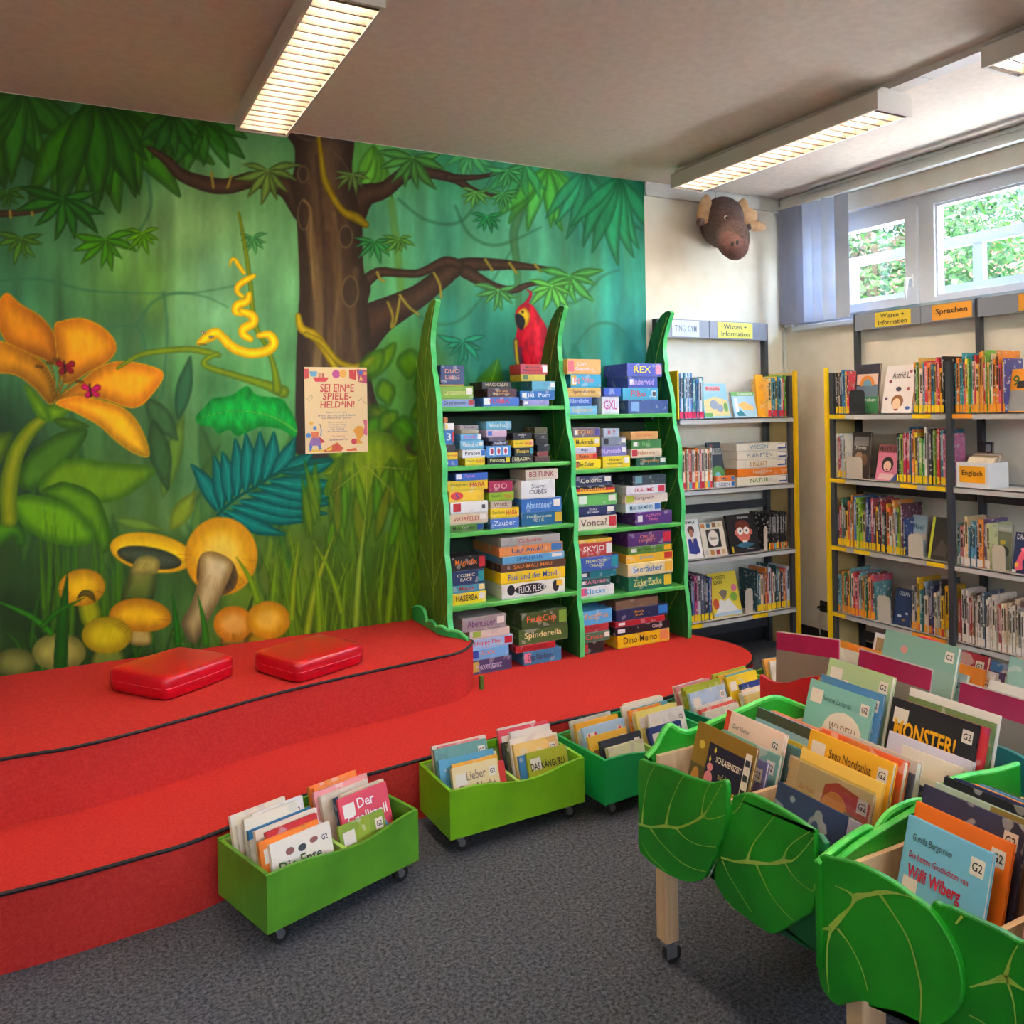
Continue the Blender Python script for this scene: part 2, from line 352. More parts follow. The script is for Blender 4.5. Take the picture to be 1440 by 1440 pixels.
# guard rails outside the window
g = thing('window_guard', 'grey metal guard rails outside the window panes', 'railing', (WX + .42, 0, 0))
for z in (2.15, 2.43): MB().box(0, .04, -3.4, 3.95, z, z + .062).build('rail', 'grey_rail', g)
for y in (3.9, 3.02, 1.6, 0, -1.6, -3.3): MB().box(.005, .045, y - .03, y + .03, 1.95, 2.492).build('post', 'grey_rail', g)
for y in (3.9, 1.6, -1.6, -3.3): MB().box(-.12, .01, y - .02, y + .02, 2.0, 2.04).build('bracket', 'grey_rail', g)
# vertical blind
bl = thing('vertical_blind', 'pale blue vertical slat blind drawn aside in the window corner', 'blind', (WX - .105, 4.05, 2.80))
MB().box(-.02, .02, -4, 0, -.022, 0).build('head_rail', 'trim_white', bl)
def slat(y, ang, mt):
    o = MB().box(-.0009, .0009, -.0445, .0445, -.75, -.025).build('slat', mt, bl)
    o.location = (0, y, 0); o.rotation_euler = (0, 0, R(ang))
    w2 = MB().box(-.0025, .0025, -.043, .043, -.765, -.728).build('bottom_weight', mt, o)
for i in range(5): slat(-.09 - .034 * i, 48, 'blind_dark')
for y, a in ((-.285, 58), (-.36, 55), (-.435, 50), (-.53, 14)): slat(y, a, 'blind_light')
# ceiling lamps
def lamp(x0, x1, y0, y1, label, chan):
    r = thing('ceiling_lamp', label, 'ceiling lamp', ((x0 + x1) / 2, (y0 + y1) / 2, CZ), 0, 'louvred ceiling lamps')
    hw = (x1 - x0) / 2; hl = (y1 - y0) / 2; zb = -.125; zt = -.028; th = .012
    hb = MB().box(-hw, -hw + th, -hl, hl, zb, zt - .02).box(hw - th, hw, -hl, hl, zb, zt - .02).box(-hw + th, hw - th, -hl, -hl + th, zb, zt - .0205).box(-hw + th, hw - th, hl - th, hl, zb, zt - .0205)
    hb.add([(-hw, -hl, zt - .02), (hw, -hl, zt - .02), (hw, hl, zt - .02), (-hw, hl, zt - .02), (-hw + .03, -hl, zt), (hw - .03, -hl, zt), (hw - .03, hl, zt), (-hw + .03, hl, zt)],
           [(0, 1, 5, 4), (1, 2, 6, 5), (2, 3, 7, 6), (3, 0, 4, 7), (4, 5, 6, 7)])
    hb.build('housing', 'lamp_white', r)
    MB().box(-.04, .04, -hl - (.15 if chan else -.2), hl + (.05 if chan else -.2), zt - .004, 0).build('mounting_channel', 'lamp_white', r)
    MB().box(-hw + th, hw - th, -hl + th, hl - th, zt - .026, zt - .021).build('reflector', 'reflector_white', r)
    for s in (-1, 1): MB().tube([(s * .045, -hl + .03, zt - .045), (s * .045, hl - .03, zt - .045)], .013, 10).build('tube', 'tube_glow', r, True)
    n = 22; blade = MB().add([(-hw + th, 0, 0), (hw - th, 0, 0), (hw - th, -.012, .038), (-hw + th, -.012, .038), (hw - th, .012, .038), (-hw + th, .012, .038)], [(0, 1, 2, 3), (1, 0, 5, 4)]).mesh('louvre_blade', 'louvre_white')
    rim = MB().box(-hw + th, hw - th, -.0035, .0035, -.004, 0).mesh('blade_rim', 'louvre_rim')
    for i in range(n):
        o = link('louvre_blade', blade, r); o.location = (0, -hl + (i + .5) * 2 * hl / n, zb + .006)
        q = link('blade_rim', rim, o)
    for s in (-1, 1):
        MB().add([(s * (hw - th), -hl + th, zb + .002), (s * (hw - th), hl - th, zb + .002), (s * (hw - .035), hl - th, zb + .04), (s * (hw - .035), -hl + th, zb + .04)], [(0, 1, 2, 3)]).build('side_reflector', 'louvre_white', r)
    return r
lamp(.651, .876, 2.46, 3.80, 'white louvred ceiling lamp nearest the jungle tree', 0)
lamp(3.02, 3.24, 2.40, 3.775, 'white louvred ceiling lamp above the plush moose head', 1)
lamp(3.02, 3.24, .58, 1.945, 'white louvred ceiling lamp cut off by the top right corner', 1)
for (a, b, c, l) in ((.651, .3, 1.64, 'added louvred fill lamp over the middle aisle, out of view'), (3.02, -1.3, .05, 'added louvred fill lamp behind the viewer, right row'), (-1.75, 1.3, 2.64, 'added louvred fill lamp over the left aisle, out of view')):  # extra lamps out of view, added to brighten the room
    lamp(a, a + .223, b, c, l, 0)
MB().box(3.09, 3.17, 1.99, 2.4 - .15, CZ - .03, CZ).build('cable_channel', 'lamp_white')
tag(bpy.data.objects['cable_channel'], 'narrow white cable channel between the two right ceiling lamps', 'channel')
# outside: ground, brick house, tree
struct('ground_outside', MB().box(-40, 60, -50, 60, -.6, -.5), 'pale_bounce_ground')  # unseen ground, made pale to bounce sunlight up onto the ceiling
h = thing('brick_house', 'red brick house across the yard seen through the window', 'house', (17, 10, -.5))
MB().box(0, 6, -14, 8, 0, 5.6).build('wall', 'brick_wall', h)
rows = MB()
for i in range(70):
    rows.box(-.012, 0, -14, 8, i * .08 + .01, i * .08 + .07)
rows.build('brick_courses', 'brick_wall', h)['kind'] = 'stuff'
MB().prism([(-14.3, 5.6), (8.3, 5.6), (8.3, 5.8), (-14.3, 5.8)], lambda a, b, t: (t, a, b), -.3, 6.3).build('roof', 'concrete', h)
for y in (-9, -6, -3, 0, 3):
    wn = MB().box(-.05, .02, y - .75, y + .75, 2.9, 4.5).box(-.1, .02, y - .85, y + .85, 2.82, 2.9).build('window', 'white_plastic', h)
    for s in (-1, 1): MB().box(-.058, -.05, y + s * .36 - .3, y + s * .36 + .3, 3.0, 4.4).build('pane', 'blind_light', wn)
def tree(label, base, hgt, crown, n, seed):
    rnd = random.Random(seed); r = thing('maple_tree', label, 'tree', base, 0, 'trees outside the window')
    MB().tube([(0, 0, 0), (.05, .1, hgt * .3), (-.05, .15, hgt * .6), (0, 0, hgt)], [.24, .2, .15, .05], 10).build('trunk', 'bark', r, True)
    for i in range(9):
        a = rnd.uniform(0, 6.28); z = hgt * rnd.uniform(.3, .75); L = crown * rnd.uniform(.7, 1.0)
        MB().tube([(0, .1, z), (math.cos(a) * L * .5, math.sin(a) * L * .5, z + L * .35), (math.cos(a) * L, math.sin(a) * L, z + L * .45)], [.08, .05, .02], 6).build('branch', 'bark', r, True)
    mb = MB()
    for i in range(n):
        while True:
            p = Vector((rnd.uniform(-1, 1), rnd.uniform(-1, 1), rnd.uniform(-1, 1)))
            if .25 < p.length < 1: break
        p = Vector((p.x * crown, p.y * crown, p.z * hgt * .3 + hgt * .68)); s = rnd.uniform(.035, .075)
        u = Vector((rnd.gauss(0, 1), rnd.gauss(0, 1), rnd.gauss(0, 1))).normalized(); v = u.orthogonal().normalized()
        mb.add([p - u * s, p - v * s * .6 + u * s * .1, p + u * s, p + v * s * .6 + u * s * .1], [(0, 1, 2, 3)])
    mb.build('foliage', 'tree_leaf', r)['kind'] = 'stuff'
tree('broad maple tree with pale leaves filling the left window pane', (9.0, 7.2, -.5), 5.6, 2.0, 15000, 3)
tree('dark leaved maple tree branching behind the right window pane', (13.6, 8.9, -.5), 10.0, 2.4, 15000, 5)
# ================================================================ MURAL
def make_mural():
    xs = np.concatenate([np.arange(X0, -.42, .06), np.arange(-.42, 3.0666, .005), [3.0666]])
    zs = np.arange(.30, CZ - .004, .005); zs[-1] = CZ - .004
    nx, nz = len(xs), len(zs)
    Xg, Zg = np.meshgrid(xs, zs)                                  # wall metres
    P = np.stack([Xg.ravel(), np.full(Xg.size, WY), Zg.ravel()], 1)
    U, V = proj(P)                                                # design sheet coordinates of the painting (a plain homography of the wall)
    C = np.zeros((U.size, 3))
    rng = np.random.RandomState(4)
    def vnoise(u, v, seed=0):
        r = np.random.RandomState(seed); g = r.rand(256, 256)
        i = np.floor(u).astype(int); j = np.floor(v).astype(int); fu = u - i; fv = v - j
        fu = fu * fu * (3 - 2 * fu); fv = fv * fv * (3 - 2 * fv)
        a = g[i % 256, j % 256]; b = g[(i + 1) % 256, j % 256]; c = g[i % 256, (j + 1) % 256]; d = g[(i + 1) % 256, (j + 1) % 256]
        return (a * (1 - fu) + b * fu) * (1 - fv) + (c * (1 - fu) + d * fu) * fv
    # background wash
    cp = [(-400, 300, 40, 84, 56), (0, 150, 40, 78, 44), (0, 400, 62, 112, 78), (60, 300, 74, 124, 86), (150, 200, 46, 92, 50), (270, 330, 132, 178, 118), (300, 410, 124, 178, 134), (215, 400, 108, 156, 76), (180, 470, 70, 112, 72),
          (380, 380, 112, 168, 118), (340, 250, 102, 150, 96), (300, 560, 92, 150, 92), (250, 620, 62, 96, 52), (0, 650, 34, 56, 34), (180, 720, 66, 92, 40), (0, 780, 40, 62, 26), (250, 800, 52, 78, 34), (100, 900, 26, 48, 16), (400, 800, 92, 116, 38),
          (500, 850, 58, 86, 24), (560, 700, 84, 114, 34), (570, 520, 84, 132, 60), (560, 400, 94, 158, 108), (560, 320, 96, 166, 128), (640, 330, 90, 170, 140), (700, 340, 100, 174, 140), (760, 300, 92, 164, 132), (860, 320, 66, 146, 126), (900, 260, 44, 128, 96),
          (880, 420, 64, 148, 132), (820, 430, 96, 170, 132), (650, 450, 56, 130, 116), (690, 500, 40, 100, 88), (830, 490, 58, 132, 112), (900, 500, 54, 130, 130), (640, 220, 58, 130, 92), (800, 240, 62, 146, 108), (520, 230, 90, 146, 70)]
    num = np.zeros((U.size, 3)); den = np.zeros(U.size)
    wu = U + 40 * (vnoise(U / 60, V / 90, 1) - .5); wv = V + 40 * (vnoise(U / 60, V / 90, 2) - .5)
    for (a, b, r_, g_, b_) in cp:
        wt = 1 / (((wu - a) ** 2 + (wv - b) ** 2) / 900 + 1) ** 1.7; num += wt[:, None] * np.array([r_, g_, b_]); den += wt
    C[:] = num / den[:, None]
    st = vnoise(U / 16 + vnoise(U / 50, V / 50, 9), V / 140, 5); st2 = vnoise(U / 7, V / 60, 6); cl = vnoise(U / 45, V / 45, 7); fine = vnoise(U / 4, V / 9, 8)
    C *= (1 + .26 * (st - .5) + .12 * (st2 - .5) + .28 * (cl - .5) + .06 * (fine - .5))[:, None]
    stroke_tex = .6 * vnoise(U / 7, V / 18, 12) + .4 * vnoise(U / 3, V / 7, 13) - .0
    def region(pts, pad):
        lo = pts.min(0) - pad; hi = pts.max(0) + pad
        return np.nonzero((U > lo[0]) & (U < hi[0]) & (V > lo[1]) & (V < hi[1]))[0]
    def seg(PU, PV, pts, closed):
        A = pts if closed else pts[:-1]; B = np.roll(pts, -1, 0) if closed else pts[1:]
        d = B - A; L = (d ** 2).sum(1) + 1e-9
        t = ((PU[:, None] - A[:, 0]) * d[:, 0] + (PV[:, None] - A[:, 1]) * d[:, 1]) / L; t = np.clip(t, 0, 1)
        dist = np.hypot(PU[:, None] - A[:, 0] - t * d[:, 0], PV[:, None] - A[:, 1] - t * d[:, 1])
        return dist, t
    def blend(idx, col, a): C[idx] = C[idx] * (1 - a[:, None]) + col * a[:, None]
    def poly(p, c, e=None, ew=14, soft=2.0, smooth=True, grad=None, opacity=1, tex=.08, line=None):
        pts = np.array(catmull(p, 6)) if smooth else np.array(p, float)
        idx = region(pts, 4)
        if not len(idx): return
        PU, PV = U[idx], V[idx]; dist, _ = seg(PU, PV, pts, True); dist = dist.min(1)
        A = pts; B = np.roll(pts, -1, 0)
        cr = ((A[:, 1] > PV[:, None]) != (B[:, 1] > PV[:, None])) & (PU[:, None] < (B[:, 0] - A[:, 0]) * (PV[:, None] - A[:, 1]) / (B[:, 1] - A[:, 1] + 1e-12) + A[:, 0])
        ins = cr.sum(1) % 2 == 1; sd = np.where(ins, dist, -dist)
        al = np.clip(sd / soft + .5, 0, 1) * opacity
        c = np.array(c, float); e = np.array(e if e is not None else c * .6, float)
        tt = np.clip(sd / ew, 0, 1)[:, None]; tt = tt * tt * (3 - 2 * tt)
        col = e * (1 - tt) + c * tt
        if grad is not None:
            (gx, gy), g2 = grad; pr = (PU - pts[:, 0].mean()) * gx + (PV - pts[:, 1].mean()) * gy
            rngp = np.ptp(pts @ np.array([gx, gy])) + 1e-6; k = np.clip(pr / rngp + .5, 0, 1)[:, None]; col = col * (1 - k) + np.array(g2, float) * k * (.55 + .45 * tt)
        col = col * (1 + tex * 2 * (stroke_tex[idx] - .5))[:, None]
        if line is not None:
            k = (np.clip(1 - np.abs(sd - .8) / 1.3, 0, 1) * .45)[:, None]; col = col * (1 - k) + np.array(line, float) * k
        blend(idx, col, al)
    def stroke(p, c, e=None, soft=1.6, smooth=True, opacity=1, tex=.08, hl=0):
        p = [(q[0], q[1], q[2]) for q in p]
        pts = np.array(catmull(p, 6, False)) if smooth and len(p) > 2 else np.array(p, float)
        idx = region(pts[:, :2], pts[:, 2].max() + 3)
        if not len(idx): return
        PU, PV = U[idx], V[idx]; dist, t = seg(PU, PV, pts[:, :2], False)
        wd = (pts[:-1, 2] * (1 - t) + pts[1:, 2] * t) / 2; q = dist - wd; k = q.argmin(1); ar = np.arange(len(idx)); sd = -q[ar, k]; ww = wd[ar, k]
        al = np.clip(sd / soft + .5, 0, 1) * opacity
        c = np.array(c, float); e = np.array(e if e is not None else c * .6, float)
        tt = np.clip(sd / (ww * .8 + .5), 0, 1)[:, None]; col = e * (1 - tt) + c * tt
        if hl: col = col + hl * np.clip(tt - .6, 0, 1)
        blend(idx, col * (1 + tex * 2 * (stroke_tex[idx] - .5))[:, None], al)
    def leaf(b, t, wd, c, e=None, rib=None, bend=0, **kw):
        b = np.array(b, float); t = np.array(t, float); d = t - b; n = np.array([-d[1], d[0]]) / (np.hypot(*d) + 1e-6); m = n * bend
        pts = [b, b + d * .25 + n * wd * .42 + m * .5, b + d * .55 + n * wd * .5 + m, b + d * .82 + n * wd * .26 + m * .6, t, b + d * .82 - n * wd * .26 + m * .6, b + d * .55 - n * wd * .5 + m, b + d * .25 - n * wd * .42 + m * .5]
        poly(pts, c, e, ew=max(3, wd * .35), **kw)
        if rib is not None:
            q = [b, b + d * .5 + m, t]; stroke([(q[0][0], q[0][1], 2.2), (q[1][0], q[1][1], 1.6), (q[2][0], q[2][1], .6)], rib, rib, opacity=.7)
    def fan(cx, cy, r_, n, a0, a1, c, e, wf=.26, rib=None, opacity=1, seed=0):
        rr = random.Random(seed + int(cx))
        for i in range(n):
            a = R(a0 + (a1 - a0) * (i + .5) / n + rr.uniform(-5, 5)); L = r_ * rr.uniform(.78, 1.1)
            k = rr.uniform(.85, 1.2); leaf((cx, cy), (cx + math.cos(a) * L, cy + math.sin(a) * L * 1.05), L * wf, [x * k for x in c], e, rib, bend=rr.uniform(-.08, .08) * L, opacity=opacity)
    rr = random.Random(11)
    # distant stems, creepers
    for u, w0, dk in ((190, 16, .8), (232, 12, .9), (268, 20, 1.1), (345, 12, 1.1), (470, 14, .8), (545, 12, .85), (600, 16, .9), (655, 22, 1.08), (725, 14, .9), (790, 12, .85), (845, 18, .85), (880, 14, .9)):
        base = np.array([92, 150, 112] if u > 500 else [108, 150, 96]) * dk
        stroke([(u, 150, w0), (u + rr.uniform(-10, 10), 350, w0 * .8), (u + rr.uniform(-14, 14), 560, w0 * 1.3), (u, 740, w0 * 1.5)], base, base * .92, soft=9, opacity=.42)
    for pts in ([(0, 395), (60, 393), (120, 408), (190, 412), (270, 412), (330, 402)], [(190, 460), (215, 425), (250, 412), (290, 418), (320, 432)], [(150, 460), (195, 462), (205, 500)], [(205, 240), (212, 290), (190, 330), (160, 330)],
                [(230, 412), (235, 470), (228, 560)], [(560, 420), (610, 455), (660, 440), (720, 350)], [(640, 290), (660, 330), (700, 345), (760, 320)], [(560, 280), (600, 310), (650, 310), (690, 250)], [(770, 420), (810, 425), (845, 390), (870, 380)], [(800, 500), (830, 460), (860, 455), (880, 470)]):
        stroke([(x, y, 5 if i < 3 else 3) for i, (x, y) in enumerate(pts)], (46, 92, 66), (60, 108, 78), opacity=.5, soft=3)
    stroke([(735, 235, 12), (732, 290, 14), (722, 330, 13), (727, 380, 10), (730, 470, 8)], (74, 118, 74), (60, 104, 70), opacity=.75, soft=3)
    stroke([(550, 285, 12), (560, 370, 12), (565, 430, 10)], (96, 132, 50), (86, 128, 70), opacity=.6, soft=4)
    stroke([(860, 300, 18), (868, 380, 22), (880, 470, 34), (900, 505, 50)], (44, 112, 112), (52, 120, 112), opacity=.5, soft=8)
    # far dark plants
    for i in range(26):
        u = rr.uniform(0, 420); v = rr.uniform(620, 820); leaf((u, v + 70), (u + rr.uniform(-40, 40), v - rr.uniform(0, 70)), rr.uniform(12, 26), (40 + rr.uniform(0, 30), 78 + rr.uniform(0, 26), 36), (34, 62, 28), opacity=.55, soft=5)
    for b, t, w_, c in (((228, 700), (258, 580), 26, (98, 128, 46)), ((240, 745), (275, 690), 26, (126, 142, 44)), ((160, 730), (230, 745), 16, (100, 130, 50)), ((250, 590), (268, 500), 22, (46, 88, 58)), ((205, 560), (250, 620), 30, (58, 92, 50)), ((215, 590), (236, 690), 30, (50, 80, 40))):
        leaf(b, t, w_, c, [x * .7 for x in c], opacity=.85, soft=3)
    # hanging foliage along the top
    for cx, cy, r_, n, a0, a1, c, wf in ((-40, 120, 150, 7, 20, 130, (44, 88, 30), .3), (30, 125, 120, 8, 25, 150, (46, 92, 34), .26), (150, 140, 165, 9, 20, 140, (48, 100, 26), .26), (130, 135, 150, 7, 30, 110, (38, 82, 26), .24), (285, 170, 75, 7, 10, 160, (42, 92, 30), .3), (240, 160, 70, 5, 20, 150, (38, 82, 34), .3),
                                      (770, 235, 90, 7, 30, 150, (84, 164, 74), .24), (735, 228, 62, 6, 40, 150, (70, 152, 92), .26), (820, 240, 105, 7, 40, 140, (58, 140, 100), .2), (870, 248, 120, 7, 50, 140, (52, 136, 90), .2), (660, 215, 40, 6, 20, 160, (78, 150, 92), .25), (525, 205, 70, 5, 60, 120, (92, 150, 58), .3)):
        fan(cx, cy, r_, n, a0, a1, [x * 1.12 for x in c], [x * .7 for x in c], wf, opacity=.8)
    # branches + trunk
    BR, BE = (74, 54, 42), (44, 32, 28)
    tp = [(404, 180), (414, 209), (413, 240), (408, 256), (413, 285), (417, 312), (420, 370), (421, 410), (419, 445), (416, 516), (415, 572), (416, 610), (420, 640), (500, 655), (585, 640), (572, 608), (549, 592), (530, 565), (520, 520), (522, 484), (517, 430), (521, 404), (511, 377), (509, 310), (503, 284), (495, 240), (491, 180)]
    stroke([(430, 292, 44), (408, 266, 34), (385, 257, 27), (355, 253, 24), (320, 262, 22), (290, 259, 22), (255, 246, 18), (235, 226, 14), (210, 209, 7)], BR, BE)
    stroke([(-20, 302, 10), (35, 299, 9), (70, 293, 4)], BR, BE)
    stroke([(485, 300, 60), (510, 276, 34), (540, 267, 24), (572, 243, 20), (600, 243, 16), (640, 252, 13), (665, 268, 9), (700, 276, 5), (722, 270, 2)], BR, BE)
    stroke([(630, 250, 11), (675, 249, 7), (712, 239, 3)], BR, BE)
    stroke([(500, 470, 70), (530, 448, 50), (560, 432, 40), (590, 415, 32), (620, 392, 28), (650, 374, 22), (700, 372, 16), (740, 375, 10), (788, 380, 3)], BR, BE)
    stroke([(505, 405, 20), (530, 384, 15), (560, 384, 12), (590, 384, 12), (625, 368, 14), (645, 372, 14)], BR, BE)
    stroke([(655, 382, 20), (690, 402, 14), (720, 408, 11), (745, 400, 7), (772, 398, 3)], BR, BE)
    poly(tp, (92, 72, 52), (48, 36, 30), ew=40, tex=.14)
    for p, w_, c, o in (([(432, 300), (445, 400), (448, 480), (438, 600)], 12, (140, 118, 82), .5), ([(460, 330), (466, 420), (472, 500)], 10, (58, 42, 34), .6), ([(445, 220), (452, 300), (458, 420), (455, 520)], 6, (60, 44, 36), .7), ([(480, 240), (478, 330), (490, 420), (486, 500)], 14, (64, 48, 40), .6),
                        ([(470, 300), (478, 380), (470, 470), (478, 560)], 5, (150, 128, 92), .35), ([(424, 320), (430, 420), (426, 560)], 8, (52, 38, 32), .6), ([(500, 380), (496, 450), (505, 520), (520, 580)], 8, (112, 92, 66), .4), ([(440, 520), (436, 600), (430, 660)], 7, (52, 40, 32), .6)):
        stroke([(x, y, w_) for x, y in p], c, c, soft=5, opacity=o)
    for cx, cy, rx, ry in ((427, 302, 9, 22), (486, 333, 10, 16), (492, 410, 12, 22), (426, 245, 8, 12)):
        q = [(cx + rx * math.cos(a), cy + ry * math.sin(a)) for a in np.linspace(0, 6.28, 9)[:-1]]
        poly(q, (58, 44, 36), (132, 110, 78), ew=3, soft=3, opacity=.75)
    stroke([(427, 282, 4), (437, 296, 4), (437, 340, 4), (442, 420, 3)], (150, 126, 86), (120, 98, 66), opacity=.7, soft=3)
    stroke([(403, 178, 5), (425, 195, 4), (450, 200, 4), (480, 225, 3), (495, 250, 3)], (110, 92, 78), opacity=.6)
    YV, YE = (156, 134, 36), (96, 84, 22)
    stroke([(447, 185, 6), (452, 225, 8), (458, 258, 10), (480, 295, 10), (500, 306, 14), (514, 316, 10)], YV, YE)
    stroke([(419, 444, 8), (424, 462, 12), (442, 472, 14), (456, 490, 13), (468, 512, 10), (480, 530, 8)], (190, 160, 20), (120, 100, 14))
    stroke([(430, 470, 8), (452, 482, 9), (475, 508, 9), (500, 516, 9), (525, 505, 10)], (170, 146, 20), (110, 94, 14))
    for p in ([(530, 383), (534, 392), (540, 396)], [(610, 384), (618, 400), (620, 418)], [(682, 365), (692, 380)], [(716, 370), (726, 384)], [(545, 425), (552, 445), (550, 460), (556, 452), (562, 420)], [(562, 415), (575, 432), (588, 442)], [(297, 243), (300, 264)], [(325, 248), (320, 264)], [(14, 297), (15, 306)], [(44, 295), (46, 303)], [(752, 372), (760, 382)]):
        stroke([(x, y, 4) for x, y in p], (168, 152, 70), (120, 110, 48), opacity=.9)
    # small palms
    for cx, cy, r_, c in ((88, 280, 62, (40, 92, 34)), (148, 337, 44, (64, 124, 34)), (200, 328, 30, (84, 140, 34)), (30, 335, 36, (66, 108, 42)), (376, 240, 46, (96, 122, 58)), (355, 334, 22, (76, 142, 84)), (10, 270, 26, (50, 92, 36)), (580, 222, 50, (74, 128, 62)), (668, 270, 24, (98, 164, 84)), (706, 272, 24, (80, 152, 88)), (684, 305, 24, (52, 140, 86)),
                          (526, 340, 30, (56, 130, 72)), (560, 336, 24, (88, 140, 66)), (495, 245, 26, (90, 116, 60)), (700, 408, 34, (84, 146, 84)), (800, 388, 46, (84, 160, 84)), (775, 402, 40, (96, 168, 84)), (650, 480, 34, (44, 120, 90)), (712, 240, 30, (76, 152, 92))):
        fan(cx, cy, r_, 8, -25, 205, c, [x * .6 for x in c], .26, rib=[min(255, x * 1.25) for x in c])
    # mid plants right of the poster
    for i in range(14):
        u = rr.uniform(520, 600); v = rr.uniform(470, 620); leaf((u, v), (u + rr.uniform(-40, 40), v + rr.uniform(20, 60)), rr.uniform(22, 40), (70 + rr.uniform(0, 40), 116 + rr.uniform(0, 26), 26), (44, 78, 20), opacity=.75, soft=4)
    # flower stem + leaves
    for p, c, e in (([(25, 675), (40, 640), (80, 610), (122, 603), (112, 630), (75, 670), (40, 690)], (70, 106, 34), (44, 74, 22)),
                    ([(55, 690), (75, 655), (107, 644), (150, 650), (218, 658), (190, 690), (150, 707), (95, 705)], (98, 132, 30), (60, 94, 22)),
                    ([(58, 693), (75, 681), (95, 678), (133, 694), (150, 727), (157, 763), (143, 778), (125, 745), (95, 715)], (86, 128, 26), (46, 78, 18)),
                    ([(15, 706), (30, 696), (55, 697), (100, 712), (128, 740), (133, 752), (120, 767), (75, 764), (35, 742)], (98, 146, 32), (58, 96, 20)),
                    ([(-10, 735), (20, 733), (36, 750), (34, 768), (22, 766), (20, 756), (0, 770), (-14, 780)], (78, 128, 36), (40, 74, 22)), ([(-20, 620), (5, 608), (18, 610), (10, 640), (-10, 660)], (86, 110, 28), (54, 74, 22))):
        poly(p, c, e, ew=16)
    stroke([(62, 588, 14), (42, 606, 20), (22, 640, 24), (12, 690, 26), (13, 730, 24)], (132, 138, 32), (70, 92, 20))
    poly([(34, 540), (50, 552), (66, 575), (72, 592), (58, 590), (46, 575)], (122, 156, 40), (70, 106, 26)); poly([(66, 570), (100, 572), (98, 578), (85, 590), (70, 592)], (118, 154, 40), (66, 104, 24)); poly([(75, 590), (100, 588), (126, 600), (90, 602)], (88, 128, 34))
    OR, OE, OL = (255, 176, 24), (226, 124, 8), (255, 216, 90)
    poly([(8, 412), (30, 428), (60, 447), (80, 476), (83, 500), (80, 514), (55, 503), (20, 490), (4, 474), (-6, 440)], (240, 150, 16), (206, 112, 8), ew=24, line=OL, grad=((.5, .9), (206, 118, 14)))
    poly([(76, 462), (88, 451), (112, 447), (130, 452), (147, 462), (161, 478), (163, 494), (150, 510), (125, 524), (97, 540), (85, 530)], (252, 184, 36), OE, ew=26, line=OL, grad=((-.4, .9), (236, 140, 12)))
    poly([(80, 563), (110, 538), (143, 514), (180, 508), (229, 523), (214, 555), (187, 574), (135, 560)], OR, OE, ew=24, line=OL, grad=((-1, .2), (244, 150, 10)))
    poly([(-20, 482), (0, 479), (33, 492), (60, 508), (76, 534), (79, 562), (68, 568), (48, 546), (22, 528), (-20, 520)], (240, 156, 20), (190, 112, 14), ew=22, line=OL, grad=((.8, .5), (180, 120, 24)))
    poly([(78, 567), (107, 557), (150, 565), (180, 578), (200, 605), (210, 641), (187, 637), (160, 618), (138, 598), (105, 580)], (252, 172, 14), OE, ew=18, line=OL, grad=((.7, .7), (255, 190, 30)))
    for p in ([(78, 560), (68, 530), (55, 515)], [(79, 560), (76, 530), (70, 510)], [(80, 560), (84, 530), (80, 505)], [(82, 560), (100, 540), (112, 536)], [(80, 562), (90, 535), (92, 520)]):
        stroke([(x, y, 2.4) for x, y in p], (150, 106, 20), (90, 60, 14)); stroke([(p[-1][0] - 4, p[-1][1], 4), (p[-1][0] + 4, p[-1][1] + 1, 4)], (110, 70, 16))
    for bx, by, c in ((92, 516, (150, 18, 40)), (128, 549, (214, 56, 108))):
        for dx, dy, w_ in ((-9, -5, 9), (9, -4, 10), (-5, 7, 8), (8, 6, 8)): stroke([(bx, by, 4), (bx + dx, by + dy, w_)], c, [x * .6 for x in c], smooth=False)
        stroke([(bx - 2, by - 9, 2), (bx, by + 8, 3)], (40, 10, 20))
    # bright leaf and teal frond
    poly([(275, 587), (288, 572), (300, 560), (325, 556), (347, 543), (362, 556), (393, 560), (405, 572), (417, 597), (414, 615), (395, 604), (367, 600), (352, 606), (333, 613), (322, 604), (307, 610), (298, 600), (282, 598)], (40, 160, 66), (24, 120, 44), ew=18, tex=.25)
    stroke([(416, 606, 4), (380, 585, 3), (330, 578, 2), (285, 586, 1)], (110, 196, 80), opacity=.8)
    for q in ((340, 552), (365, 560), (310, 566)): stroke([(q[0] + 40, q[1] + 36, 2), (q[0], q[1], 1)], (86, 186, 84), opacity=.7)
    T1c, T1e = (0, 104, 90), (2, 66, 58)
    rach = catmull([(306, 724), (330, 702), (360, 684), (393, 664), (440, 652), (485, 645)], 5, False)
    for b, t in (((308, 720), (268, 652)), ((312, 716), (300, 640)), ((322, 708), (312, 634)), ((332, 700), (330, 616)), ((345, 692), (345, 608)), ((357, 686), (365, 606)), ((370, 678), (385, 606)), ((382, 670), (415, 614)),
                 ((310, 722), (352, 752)), ((316, 718), (402, 752)), ((324, 712), (440, 732)), ((335, 704), (462, 722)), ((348, 694), (470, 708)), ((362, 684), (478, 698)), ((378, 676), (484, 680)), ((395, 664), (482, 642)), ((400, 660), (440, 636))):
        leaf(b, t, 22, T1c, T1e, (30, 140, 116), bend=4)
    stroke([(p[0], p[1], 4) for p in rach], (10, 84, 66))
    for ang in range(-200, 40, 30):
        a = R(ang); L = 66
        leaf((520, 650), (520 + math.cos(a) * L, 655 - math.sin(a) * L * 1.0), 38, (126, 150, 22), (70, 96, 14), (160, 180, 70), soft=3)
